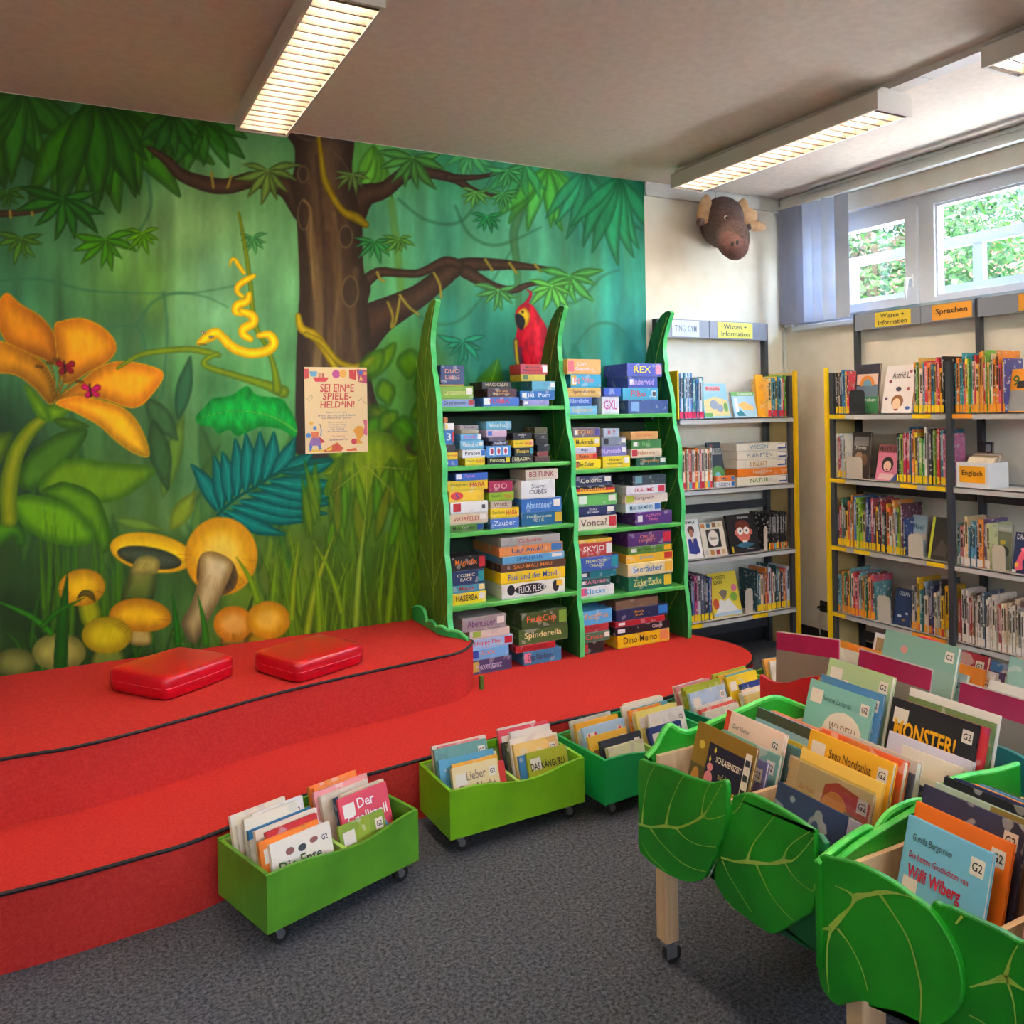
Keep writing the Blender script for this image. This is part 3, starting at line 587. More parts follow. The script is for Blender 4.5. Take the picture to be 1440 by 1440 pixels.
    poly([(480, 640), (500, 612), (535, 606), (566, 622), (572, 650), (555, 668), (585, 690), (575, 720), (535, 712), (510, 730), (500, 700), (470, 700), (455, 690)], (116, 140, 20), (70, 98, 14), ew=26, tex=.14)
    for i in range(26):
        u = rr.uniform(418, 590); v = rr.uniform(640, 700); leaf((u, v + 90), (u + rr.uniform(-30, 30), v), rr.uniform(10, 22), (90 + rr.uniform(-20, 20), 118 + rr.uniform(-20, 20), 26), (52, 80, 18), opacity=.8, soft=3)
    for q in ((560, 625), (575, 660), (570, 710), (515, 725), (470, 690)): stroke([(515, 655, 3), (q[0], q[1], 1)], (164, 182, 80), opacity=.8)
    # snake
    SB, SE = (126, 142, 38), (74, 98, 36)
    for p in ([(165, 518, 4), (195, 500, 8), (225, 494, 9), (265, 491, 9), (290, 495, 10), (308, 500, 7)], [(306, 498, 7), (290, 505, 8), (290, 515, 9), (330, 528, 10), (370, 540, 13), (398, 551, 18)], [(390, 548, 14), (386, 520, 9), (376, 490, 7), (358, 455, 8), (352, 400, 7), (345, 350, 6), (336, 300, 4)]): stroke(p, SB, SE, opacity=.95)
    Y1, Y2 = (252, 214, 26), (206, 146, 10)
    for p in ([(323, 374, 2), (325, 366, 4), (330, 365, 5), (336, 374, 6), (343, 384, 5)], [(357, 388, 6), (346, 394, 9), (335, 402, 9), (334, 411, 7), (341, 417, 5)], [(350, 414, 8), (347, 424, 11), (334, 429, 12), (331, 438, 10), (340, 442, 7)], [(340, 438, 9), (354, 444, 13), (356, 454, 13), (343, 462, 13), (342, 470, 12), (352, 477, 9)],
              [(364, 472, 8), (378, 471, 12), (385, 482, 14), (376, 493, 14), (352, 497, 14), (328, 489, 14), (312, 474, 13), (304, 468, 14), (296, 472, 17), (288, 477, 13), (280, 482, 8)]): stroke(p, Y1, Y2, tex=.08, hl=18)
    for q in ((286, 468), (297, 474)): stroke([(q[0] - 2, q[1], 4), (q[0] + 2, q[1], 4)], (250, 240, 210), (90, 60, 20)); stroke([(q[0], q[1], 1.6), (q[0] + .5, q[1], 1.6)], (20, 20, 20))
    stroke([(279, 484, 1.4), (290, 485, 1.4)], (120, 70, 10))
    # grasses
    def blade(u, v, h_, lean, w_, c, o=1): stroke([(u, v, w_), (u + lean * .35, v - h_ * .5, w_ * .8), (u + lean, v - h_, 1)], c, [x * .7 for x in c], opacity=o)
    for i in range(230):
        u = rr.uniform(380, 640); h_ = rr.uniform(40, 150); g = rr.uniform(.65, 1.25)
        blade(u, rr.uniform(870, 960), h_, rr.uniform(-34, 34), rr.uniform(4, 9), (92 * g, 124 * g, 26 * g), rr.uniform(.6, .95))
    for i in range(70):
        u = rr.uniform(-40, 400); h_ = rr.uniform(20, 80); g = rr.uniform(.5, 1.1)
        blade(u, rr.uniform(905, 970), h_, rr.uniform(-24, 24), rr.uniform(4, 10), (50 * g, 100 * g, 22 * g), rr.uniform(.5, .9))
    for i in range(30):
        u = rr.uniform(60, 170); blade(u, rr.uniform(820, 900), rr.uniform(50, 130), rr.uniform(-14, 14), rr.uniform(5, 10), (70, 112, 28), .6)
    # mushrooms
    def cap(cx, cy, rx, ry, c, e, rot=0, sq=.0):
        q = []
        for a in np.linspace(0, 2 * math.pi, 15)[:-1]:
            y = math.sin(a); x = math.cos(a); yy = y * (1 - sq) if y > 0 else y
            q.append((cx + rx * x * math.cos(R(rot)) - ry * yy * math.sin(R(rot)), cy + rx * x * math.sin(R(rot)) + ry * yy * math.cos(R(rot))))
        poly(q, c, e, ew=min(rx, ry) * .8, line=[x * .8 for x in e])
    poly([(190, 784), (222, 784), (220, 800), (213, 845), (172, 845), (180, 810)], (150, 140, 70), (96, 98, 46), ew=12, grad=((0, 1), (64, 84, 30)))
    cap(213, 777, 59, 27, (246, 206, 76), (206, 152, 34), 10)
    cap(210, 784, 46, 15, (66, 74, 52), (44, 48, 30), 10); poly([(192, 786), (208, 781), (224, 788), (219, 806), (186, 806)], (156, 144, 78), (110, 104, 52), ew=10)
    cap(311, 782, 51, 55, (246, 204, 96), (198, 138, 46))
    poly([(277, 797), (284, 779), (302, 776), (325, 788), (334, 808), (330, 826), (316, 836), (295, 838), (278, 820)], (62, 50, 32), (90, 70, 40), ew=10)
    poly([(283, 781), (302, 777), (327, 793), (313, 833), (290, 877), (273, 905), (255, 878), (268, 850), (279, 815)], (222, 200, 150), (150, 120, 70), ew=16, grad=((-.3, 1), (150, 130, 84)))
    poly([(120, 832), (134, 840), (142, 866), (126, 884), (114, 872), (110, 845)], (150, 152, 34), (84, 96, 20), ew=10)
    cap(115, 826, 33, 26, (222, 176, 34), (170, 116, 14), -8); poly([(108, 842), (116, 830), (130, 832), (134, 846), (120, 838)], (96, 84, 30), ew=5)
    poly([(186, 880), (208, 882), (212, 905), (184, 905)], (170, 150, 90), (110, 92, 46), ew=8); cap(197, 868, 44, 27, (216, 168, 36), (164, 106, 14), 4, .25)
    poly([(138, 908), (166, 906), (174, 938), (130, 938)], (100, 112, 46), ew=8); cap(150, 893, 35, 26, (190, 172, 44), (140, 120, 20))
    cap(83, 917, 38, 27, (150, 146, 76), (96, 96, 44)); cap(22, 932, 28, 21, (112, 116, 60), (72, 78, 34))
    poly([(316, 888), (340, 888), (345, 906), (312, 906)], (150, 116, 56), ew=8); cap(328, 877, 28, 25, (218, 164, 92), (176, 112, 46)); poly([(352, 890), (372, 890), (376, 906), (348, 906)], (150, 120, 40), ew=8); cap(377, 872, 31, 27, (220, 172, 84), (176, 120, 36))
    for cx, cy, rx, ry in ((311, 782, 51, 55), (328, 877, 28, 25), (197, 868, 44, 27), (115, 826, 33, 26), (213, 777, 59, 27)):
        for i in range(16):
            a = rr.uniform(.1, 3.0); stroke([(cx + rx * .95 * math.cos(a), cy + ry * .9 * math.sin(a), 1.2), (cx + rx * .6 * math.cos(a), cy + ry * .55 * math.sin(a), .6)], (176, 122, 44), opacity=.4)
    for u, v, h_, l_, w_, c in ((362, 845, 62, -30, 9, (118, 150, 34)), (290, 905, 68, -12, 9, (50, 110, 24)), (85, 935, 130, 10, 20, (30, 76, 18)), (250, 905, 70, -8, 9, (34, 96, 20)), (72, 890, 50, -90, 9, (46, 112, 24)), (60, 880, 40, 60, 8, (40, 96, 20)), (430, 900, 150, 40, 10, (140, 156, 50)), (450, 905, 130, -8, 9, (120, 150, 40)), (500, 880, 160, 14, 9, (134, 160, 60)), (410, 870, 110, 10, 8, (130, 152, 44)), (480, 860, 100, -40, 8, (120, 150, 40)), (545, 880, 140, 20, 9, (120, 150, 40)), (570, 890, 170, -10, 10, (96, 134, 30)), (590, 900, 150, 16, 11, (84, 128, 24))):
        blade(u, v, h_, l_, w_, c)
    # parrot and plants behind the shelf
    for i in range(10):
        u = rr.uniform(620, 900); leaf((u, 620), (u + rr.uniform(-30, 30), rr.uniform(480, 540)), rr.uniform(24, 40), (40, 110, 74), (30, 90, 70), opacity=.6, soft=5)
    leaf((672, 600), (700, 505), 44, (84, 140, 44), (50, 100, 40), (150, 176, 60), soft=3)
    poly([(742, 426), (750, 431), (757, 442), (768, 460), (770, 480), (764, 505), (752, 530), (738, 530), (729, 505), (724, 480), (727, 462), (724, 448), (726, 436), (733, 428)], (218, 64, 74), (170, 34, 50), ew=12, tex=.3)
    stroke([(738, 428, 6), (744, 420, 5), (746, 412, 4), (741, 408, 2)], (196, 52, 70))
    poly([(727, 440), (737, 433), (745, 442), (742, 456), (734, 462), (728, 452)], (226, 186, 50), (170, 110, 30), ew=5)
    poly([(725, 442), (733, 443), (738, 452), (734, 464), (728, 460), (725, 452)], (34, 30, 34), (20, 18, 20), ew=4)
    stroke([(734, 439, 3), (735, 439, 3)], (30, 24, 24))
    stroke([(725, 480, 7), (727, 505, 7), (732, 530, 6)], (200, 170, 40), (60, 40, 60)); stroke([(731, 490, 5), (734, 530, 5)], (70, 40, 80), opacity=.7)
    # write mesh
    Cl = np.clip(C, 2, 250) / 255.0; g_ = Cl.mean(1, keepdims=True); Cl = np.clip(g_ + (Cl - g_) * 1.12, .005, .97); Cl = np.where(Cl <= .04045, Cl / 12.92, ((Cl + .055) / 1.055) ** 2.4); Cl = 1 - (1 - np.minimum(Cl, .98)) ** 1.22
    me = bpy.data.meshes.new('jungle_mural'); nv = nx * nz; nf = (nx - 1) * (nz - 1)
    co = np.stack([Xg.ravel(), np.full(nv, WY - .003), Zg.ravel()], 1).astype(np.float32)
    i = np.arange(nv).reshape(nz, nx); q = np.stack([i[:-1, :-1], i[:-1, 1:], i[1:, 1:], i[1:, :-1]], -1).reshape(-1)
    me.vertices.add(nv); me.vertices.foreach_set('co', co.ravel()); me.loops.add(nf * 4); me.loops.foreach_set('vertex_index', q.astype(np.int32))
    me.polygons.add(nf); me.polygons.foreach_set('loop_start', np.arange(0, nf * 4, 4, dtype=np.int32)); me.polygons.foreach_set('loop_total', np.full(nf, 4, dtype=np.int32)); me.update()
    at = me.color_attributes.new('paint', 'FLOAT_COLOR', 'POINT'); at.data.foreach_set('color', np.concatenate([Cl, np.ones((nv, 1))], 1).astype(np.float32).ravel())
    m, nt, b = new_mat('mural_paint'); b.inputs['Roughness'].default_value = .55
    a = N(nt, 'ShaderNodeAttribute', attribute_name='paint'); hs = N(nt, 'ShaderNodeHueSaturation'); hs.inputs['Saturation'].default_value = 1.06; b.inputs['Specular IOR Level'].default_value = .2
    nt.links.new(a.outputs['Color'], hs.inputs['Color']); nt.links.new(hs.outputs[0], b.inputs['Base Color'])
    me.materials.append(m)
    o = link('jungle_mural', me); tag(o, 'painted jungle mural with tree, orange flower, mushrooms and yellow snake', 'mural')
make_mural()
# ================================================================ STAGE
def floorpts(px, z): return [tuple(hit(a, b, 'z', z)[:2]) for a, b in px]
ZL, ZU = .222, .438
low = [(-2.9, 2.66), (-1.0, 2.665)] + floorpts([(0, 1256), (97, 1232), (194.5, 1205), (282, 1178), (447, 1110), (566, 1074), (765, 1019), (856, 999), (925, 984)], ZL) + [(2.72, 3.10), (2.88, 3.135), (3.02, 3.20), (3.12, 3.30), (3.165, 3.42), (3.165, 3.54), (3.13, 3.68), (3.085, 3.80)]
upp = [(-2.9, 3.07), (-1.0, 3.075)] + floorpts([(0, 1066.6), (97, 1050.6), (194.5, 1027.7), (291.7, 1001), (389, 974), (486, 951), (583, 930.5), (646, 916)], ZU) + [(1.632, 3.545), (1.64, 3.58), (1.622, 3.625), (1.585, 3.68), (1.562, 3.74)]
st = thing('stage', 'red carpeted two-step stage with wavy front edge and black nosing', 'stage')
lowc = catmull(low, 5, False); uppc = catmull(upp, 5, False)
XYZ = lambda a, b, t: (a, b, t)
MB().prism([tuple(p) for p in lowc] + [(3.085, WY - .004), (-2.9, WY - .004)], XYZ, 0, ZL).build('lower_step', 'red_carpet', st)
MB().prism([tuple(p) for p in uppc] + [(1.562, WY - .004), (-2.9, WY - .004)], XYZ, ZL, ZU).build('upper_step', 'red_carpet', st)
for pl, z in ((lowc, ZL), (uppc, ZU)):
    MB().tube([(p[0], p[1], z - .004) for p in pl], .0065, 6).build('edge_nosing', 'black_rubber', st)
pk = hit(677, 969, 'z', ZL)
tag(MB().box(pk[0] - .008, pk[0] + .008, pk[1] - .008, pk[1] + .008, ZL, ZL + .062).build('peg', 'leaf_olive'), 'short olive wooden peg standing beside the upper step corner', 'peg')
# leafy border board on the upper step
bp = [(1.5505, 4.075), (1.5505, 3.95), (1.5505, 3.84), (1.5505, 3.75), (1.575, 3.67), (1.602, 3.628), (1.612, 3.585)]
prof = [(0, .062), (.05, .078), (.10, .085), (.145, .078), (.165, .05), (.18, .022), (.20, .034), (.235, .045), (.275, .042), (.305, .026), (.325, .036), (.36, .04), (.40, .026), (.42, .032), (.46, .03), (.52, .010)]
def along(s):
    for a, b in zip(bp[:-1], bp[1:]):
        L = math.hypot(b[0] - a[0], b[1] - a[1])
        if s <= L or b is bp[-1]: return a[0] + (b[0] - a[0]) * s / L, a[1] + (b[1] - a[1]) * s / L
        s -= L
bb = MB(); n = 60; Ls = .53
for k in range(n + 1):
    s = Ls * k / n; x, y = along(min(s, .545)); hgt = np.interp(s, [p[0] for p in prof], [p[1] for p in prof])
    bb.add([(x - .008, y, ZU + .003), (x + .008, y, ZU + .003), (x + .008, y, ZU + hgt), (x - .008, y, ZU + hgt)], [])
bb.f = [q for k in range(n) for q in [(4 * k + i, 4 * k + (i + 1) % 4, 4 * k + 4 + (i + 1) % 4, 4 * k + 4 + i) for i in range(4)]] + [(3, 2, 1, 0), tuple(4 * n + i for i in range(4))]
rt_ = thing('leaf_border', 'low green leaf-shaped border board on the edge of the upper step', 'border')
bb.build('board', 'bin_emerald', rt_)
eb = MB()
for k in range(n):
    for q in (0, 1): pass
top = [(Vector(bb.v[4 * k + 3]) + Vector(bb.v[4 * k + 2])) / 2 for k in range(n + 1)]
eb.tube([p + Vector((0, 0, .001)) for p in top], .009, 6).build('top_edge', 'edge_green', rt_)
# cushions
def cushion(label, cx, cy, rz, w_, d_, h_):
    r = thing('floor_cushion', label, 'cushion', (cx, cy, ZU + .003), rz, 'red seat cushions on the stage')
    mb = MB(); nu = 24
    def ring(z, ins, puff=0):
        pts = []
        for k in range(nu * 2):
            t = k / (nu * 2) * 4; e = int(t); f = t - e
            c = [(-1, -1), (1, -1), (1, 1), (-1, 1)]; a, b = c[e], c[(e + 1) % 4]
            x = (a[0] + (b[0] - a[0]) * f) * (w_ / 2 - ins); y = (a[1] + (b[1] - a[1]) * f) * (d_ / 2 - ins)
            bow = math.sin(math.pi * f) * .004; cr = .010 * (abs(2 * f - 1) ** 8)
            l = math.hypot(x, y); pts.append((x * (1 - cr / l * 1.0) + (bow if e == 1 else -bow if e == 3 else 0), y * (1 - cr / l) + (-bow if e == 0 else bow if e == 2 else 0), z + puff))
        return pts
    zs = [(0, .008), (.006, .002), (h_ * .3, 0), (h_ * .5, -.002), (h_ * .8, 0), (h_ - .006, .002), (h_, .009), (h_ + .003, .03), (h_ + .004, .08)]
    v = [];
    for z, i in zs: v += ring(z, i)
    m = nu * 2; f = [(j * m + k, j * m + (k + 1) % m, (j + 1) * m + (k + 1) % m, (j + 1) * m + k) for j in range(len(zs) - 1) for k in range(m)]
    f += [tuple(range(m - 1, -1, -1)), tuple(range((len(zs) - 1) * m, len(zs) * m))]
    mb.add(v, f); mb.build('cover', 'cushion_red', r, True)
    MB().tube([Vector(p) * 1.0 for p in ring(h_ * .5, -.0015)][:nu * 2], .0011, 5).build('zip_seam', 'seam_pink', r)
cushion('red vinyl seat cushion with pale zip line, left one on the upper step', .345, 3.615, R(35), .345, .325, .085)
cushion('red vinyl seat cushion, right one near the poster side of the step', .875, 3.545, R(24), .35, .30, .08)
# poster
pz = [hit(a, b, 'y', WY - .004) for a, b in ((427, 514), (515, 519), (518, 637), (430, 636))]
PX0, PX1, PZ0, PZ1 = (pz[0][0] + pz[3][0]) / 2, (pz[1][0] + pz[2][0]) / 2, (pz[2][2] + pz[3][2]) / 2, (pz[0][2] + pz[1][2]) / 2
po = thing('poster', 'pale orange library poster with red capital headline on the painted trunk', 'poster', (PX0, WY - .0045, PZ0))
PW, PH = PX1 - PX0, PZ1 - PZ0
MB().box(0, PW, -.0015, .001, 0, PH).build('sheet', 'flat_print', po, color=(250, 214, 158))
def pr(name, mb, c, par): return mb.build(name, 'flat_print', par, color=c)
def ptext(s, x0, x1, y0, y1, c, bold=0, shear=0): pr('lettering', text_mesh(s, None, x0 * PW, x1 * PW, (1 - y1) * PH, (1 - y0) * PH, bold, y=-.0022, shear=shear), c, po)
ptext('SEI EIN*E', .24, .79, .19, .29, (222, 66, 58), .015, .1); ptext('SPIELE-', .28, .74, .295, .38, (222, 66, 58), .015, .1); ptext('HELD*IN!', .24, .79, .39, .475, (222, 66, 58), .015, .1)
ptext('Spiele freuen dich,', .28, .72, .515, .54, (130, 104, 130)); ptext('wenn sie mit nach Hause', .2, .8, .545, .575, (130, 104, 130)); ptext('auf Abenteuer gehen.', .24, .76, .58, .61, (150, 80, 110))
for i, s in enumerate(('Falls du die spielende', 'Geräusche hörst,', 'hinterlasse sie', 'eine anständig', 'für die nächsten.')): ptext(s, .32, .70, .635 + .026 * i, .655 + .026 * i, (130, 104, 130))
ptext('Sei unser*e', .40, .64, .795, .815, (214, 90, 90)); ptext('Spieleheld*in', .34, .70, .832, .865, (150, 70, 110), .01)
def pp(pts, c, name='picture'): pr(name, MB().add([(a * PW, -.002 - random.random() * .0004, (1 - b) * PH) for a, b in pts], [tuple(range(len(pts)))]), c, po)
def pd(cx, cy, r_, c): pr('picture', disc(MB(), cx * PW, (1 - cy) * PH, r_ * PW, r_ * PW, -.0024 - random.random() * .0004), c, po)
pp([(.0, .02), (.07, .02), (.07, .13), (0, .14)], (232, 84, 84)); pp([(.08, .05), (.2, .05), (.19, .11), (.1, .11)], (108, 160, 204)); pp([(.13, .12), (.38, .12), (.34, .17), (.17, .17)], (226, 60, 74))
for x in (.22, .25, .28): pp([(x, .07), (x + .02, .07), (x + .02, .12), (x, .12)], (190, 70, 60))
pd(.50, .08, .065, (214, 84, 150)); pd(.495, .085, .035, (84, 90, 180)); pd(.61, .075, .06, (244, 176, 70)); ptext('S', .58, .64, .05, .105, (200, 80, 60), .02)
pp([(.71, .03), (.82, .03), (.82, .15), (.71, .13)], (222, 54, 50)); ptext('K', .735, .80, .045, .12, (250, 190, 80), .03); pp([(.83, .02), (1.0, .03), (1.0, .19), (.86, .17)], (206, 70, 110)); ptext('A', .87, .93, .10, .16, (250, 200, 90), .03); pd(.90, .06, .035, (84, 100, 190)); pd(.97, .07, .03, (240, 150, 90))
pp([(.03, .98), (.3, .98), (.26, .955), (.08, .955)], (246, 196, 70))                                   # little knight, ball, game board, dog
pd(.15, .705, .028, (84, 130, 190)); pp([(.09, .75), (.21, .75), (.2, .82), (.10, .82)], (236, 120, 70)); pp([(.09, .82), (.22, .82), (.25, .91), (.05, .91)], (158, 108, 170)); pp([(.06, .91), (.11, .91), (.09, .97), (.06, .97)], (84, 120, 190)); pp([(.19, .91), (.24, .91), (.26, .97), (.22, .97)], (84, 120, 190)); pd(.05, .79, .04, (84, 140, 196)); pp([(.21, .80), (.31, .87), (.24, .885)], (216, 52, 52)); pp([(.245, .72), (.262, .72), (.25, .80), (.23, .80)], (84, 140, 196)); pp([(.225, .66), (.235, .66), (.25, .72), (.24, .72)], (90, 70, 70)); pp([(.06, .64), (.14, .635), (.11, .67), (.07, .67)], (248, 184, 50))
pp([(.28, .97), (.50, .88), (.60, .95), (.56, .985), (.3, .985)], (216, 90, 40)); pp([(.32, .965), (.42, .925), (.47, .975), (.34, .978)], (248, 196, 60)); pp([(.46, .92), (.5, .905), (.55, .96), (.51, .975)], (220, 50, 60)); pd(.77, .875, .045, (226, 60, 74)); pp([(.76, .74), (.84, .69), (.92, .70), (.93, .80), (.86, .86), (.92, .9), (.8, .9), (.82, .82)], (244, 158, 30)); pp([(.92, .62), (.99, .62), (.99, .81), (.9, .79), (.95, .7)], (232, 110, 130)); pp([(.64, .97), (.8, .95), (.82, .985), (.66, .985)], (236, 110, 40))
for q in (((.03, .38), (.09, .33), (.12, .35), (.06, .40)), ((.85, .40), (.92, .36), (.94, .41), (.99, .43))): pr('picture', MB().tube([(a * PW, -.0025, (1 - b) * PH) for a, b in catmull(q, 4, False)], .0009, 4), (96, 110, 70), po)
# ================================================================ GREEN LEAF SHELF
UX = (1.598, 2.33, 3.038); UT = .026
base_prof = [(.2225, 3.70), (.55, 3.72), (.78, 3.738), (1.0, 3.748), (1.3, 3.768), (1.54, 3.82), (1.77, 3.87)]
fz = lambda z: float(np.interp(z, [p[0] for p in base_prof], [p[1] for p in base_prof]))
segs = [.2225, .56, .86, 1.15, 1.45, 1.77]
front = []
for z0, z1 in zip(segs[:-1], segs[1:]):
    for k in range(7):
        t = k / 7; z = z0 + (z1 - z0) * t
        front.append((fz(z) - .016 * math.sin(math.pi * min(1, t * 1.15)) + .006 * t, z))
front += [(3.862, 1.77), (3.872, 1.80), (3.878, 1.85), (3.868, 1.91), (3.848, 1.96), (3.822, 2.01), (3.80, 2.05)]
backe = [(3.815, 2.063), (3.85, 2.062), (3.89, 2.045), (3.94, 2.00), (3.985, 1.94), (4.02, 1.87), (4.05, 1.79), (4.075, 1.70), (4.082, 1.5), (4.082, .2225)]
sh = thing('leaf_shelf', 'green double board-game shelf with leaf-shaped uprights standing on the red step', 'shelf')
for i, x in enumerate(UX):
    fn = lambda a, b, t: (t, a, b)
    u = MB().prism(front + backe, fn, x - UT / 2, x + UT / 2).build('upright', 'leaf_olive' if i == 0 else 'panel_green', sh)
    e = MB(); pts = front + backe[:2]
    for k, (y, z) in enumerate(pts): e.add([(x - UT / 2 - .0008, y - .0012, z + .0005), (x + UT / 2 + .0008, y - .0012, z + .0005)], [(2 * k - 2, 2 * k - 1, 2 * k + 1, 2 * k)] if 0 else [])
    e.f = [(2 * k, 2 * k + 1, 2 * k + 3, 2 * k + 2) for k in range(len(pts) - 1)]
    e.build('edge_band', 'edge_green', u)
    v = MB(); xo = x - UT / 2 - .001
    mid = [((fz(z) + 4.075) / 2 - .01, z) for z in (.24, .56, .86, 1.15, 1.45, 1.72)] + [(3.90, 1.9), (3.83, 2.03)]
    v.ribbon([(a, b, .008) for a, b in catmull(mid, 4, False)], fn, xo)
    for z in segs[1:]:
        ym = float(np.interp(z, [m[1] for m in mid], [m[0] for m in mid]))
        for s, ye in ((-1, fz(z) + .004), (1, 4.075)):
            v.ribbon([(a, b, w_) for a, b, w_ in catmull([(ym, z - .24, .007), (ym + (ye - ym) * .45, z - .14, .006), (ye + (-.01 if s > 0 else .01), z - .03, .005), (ye, z + .01, .002)], 4, False)], fn, xo)
    v.build('vein', 'vein_pale', u)
SZ = ((1.532, 1.240, .916, .564), (1.481, 1.190, .867, .517))
for b in (0, 1):
    xa, xb = UX[b] + UT / 2, UX[b + 1] - UT / 2
    for z in SZ[b]:
        yf = fz(z) - .004
        poly_ = [(yf + .004, z - .022), (yf, z - .018), (yf, z - .004), (yf + .004, z), (4.06, z), (4.06, z - .022)]
        s_ = MB().prism(poly_, lambda a, bb_, t: (t, a, bb_), xa, xb).build('shelf_board', 'shelf_green', sh)
        for yy in (yf + .03, 3.98):
            MB().cyl((xb - .006, yy, z - .028), (1, 0, 0), .005, .012, 8).build('shelf_pin', 'metal_grey', s_)
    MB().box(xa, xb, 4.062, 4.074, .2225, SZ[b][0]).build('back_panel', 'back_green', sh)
# ================================================================ BOARD GAMES
K4 = (580, 480, 6.545); K5 = (600, 640, 4.8); K6 = (780, 480, 7.2); K7 = (780, 660, 5.145)
W, BK, YE, RD, CR = (238, 232, 224), (28, 26, 30), (244, 208, 20), (206, 40, 44), (240, 226, 200)
G = []   # bay, shelf name, z of support, crop, stacks (left to right), each bottom -> top: (x0, x1, y0, y1, colour, title, title colour, sticker, patch)
G.append((0, 'top', SZ[0][0], K4, [
    [(245, 575, 515, 585, (146, 156, 206), 'Drachenstein', (40, 40, 80), 0, (196, 60, 60)), (230, 560, 390, 515, (140, 176, 48), 'Carcassonne', (240, 220, 140), 2, None), (240, 478, 375, 390, (230, 180, 90), '', BK, 0, None), (262, 480, 195, 375, (52, 66, 118), 'DUO\nLES 2', (238, 150, 130), 0, None)],
    [(650, 985, 500, 585, (66, 112, 200), 'YUBBA', (226, 60, 70), 0, W), (690, 960, 420, 500, (84, 36, 44), 'HOT AND\nSPELLBOUND', (244, 170, 90), 0, None), (640, 910, 355, 420, (52, 42, 38), 'MAGICIAN', (206, 176, 130), 0, None)],
    [(1015, 1258, 530, 585, (158, 148, 206), '', W, 1, None), (990, 1310, 445, 530, (30, 110, 184), 'Tiki  Pom', (230, 230, 240), 1, None), (1100, 1315, 355, 445, (96, 170, 196), '', W, 2, None), (1000, 1225, 293, 355, (214, 190, 30), '', (60, 60, 120), 0, (90, 120, 60)), (995, 1245, 198, 293, (214, 50, 50), 'Mitmachen\nMalen Lernen', (60, 40, 50), 0, W)]]))
G.append((0, 'second', SZ[0][1], K4, [
    [(300, 420, 1068, 1130, (70, 110, 190), '', W, 1, None), (300, 418, 1000, 1068, YE, 'HABA', RD, 0, None), (298, 395, 928, 1000, (66, 48, 46), '', (190, 150, 120), 0, None), (290, 385, 795, 928, (60, 116, 180), '3', W, 0, (206, 44, 50)), (285, 385, 730, 795, W, '', BK, 0, (240, 200, 40)), (285, 325, 675, 730, (214, 130, 50), '', BK, 0, None)],
    [(485, 668, 1060, 1130, YE, 'HABA', (196, 60, 40), 0, (246, 220, 80)), (460, 675, 983, 1060, W, 'Piraten', (60, 60, 80), 0, (60, 120, 200)), (440, 655, 900, 983, (110, 182, 214), 'Geisterei', W, 2, None), (445, 635, 838, 900, (110, 180, 224), 'Gorila', (232, 80, 150), 0, W), (450, 612, 800, 838, (176, 168, 140), '', BK, 0, None), (440, 606, 757, 800, (160, 150, 150), 'Tiermix', (90, 50, 60), 0, None)],
    [(690, 900, 1045, 1110, (34, 30, 32), 'Pandora', (240, 220, 130), 0, (238, 206, 30)), (680, 908, 940, 1045, (70, 140, 206), '', RD, 3, None), (735, 880, 895, 940, (48, 36, 56), 'Ravenix', (206, 196, 214), 0, None), (700, 858, 860, 895, (108, 92, 112), '', BK, 0, None), (680, 868, 795, 860, (214, 172, 190), '', (200, 60, 90), 0, (66, 110, 200)), (680, 945, 712, 795, (108, 176, 206), 'Wetterfrosch', W, 0, None)],
    [(918, 1112, 1040, 1108, (56, 46, 40), 'BRADIN', (226, 206, 150), 0, None), (940, 1120, 965, 1040, (34, 40, 44), 'Picasso', (240, 200, 60), 0, (60, 150, 170)), (930, 1118, 895, 965, YE, 'HABA', (200, 50, 50), 0, (240, 190, 150)), (925, 1100, 830, 895, (38, 34, 36), 'ROBOT\nLAB', (232, 228, 220), 0, None)],
    [(1130, 1265, 1045, 1100, (92, 60, 54), '', (190, 150, 130), 0, None), (1150, 1252, 1003, 1045, (140, 60, 56), '', W, 0, None), (1150, 1262, 940, 1003, (30, 28, 30), '', (200, 190, 170), 0, None), (1135, 1250, 882, 940, (34, 30, 30), '', (196, 170, 90), 0, None), (1122, 1246, 835, 882, (44, 38, 36), '', (196, 170, 90), 0, None), (1125, 1242, 780, 835, (84, 80, 50), '', (150, 140, 90), 0, None)]]))
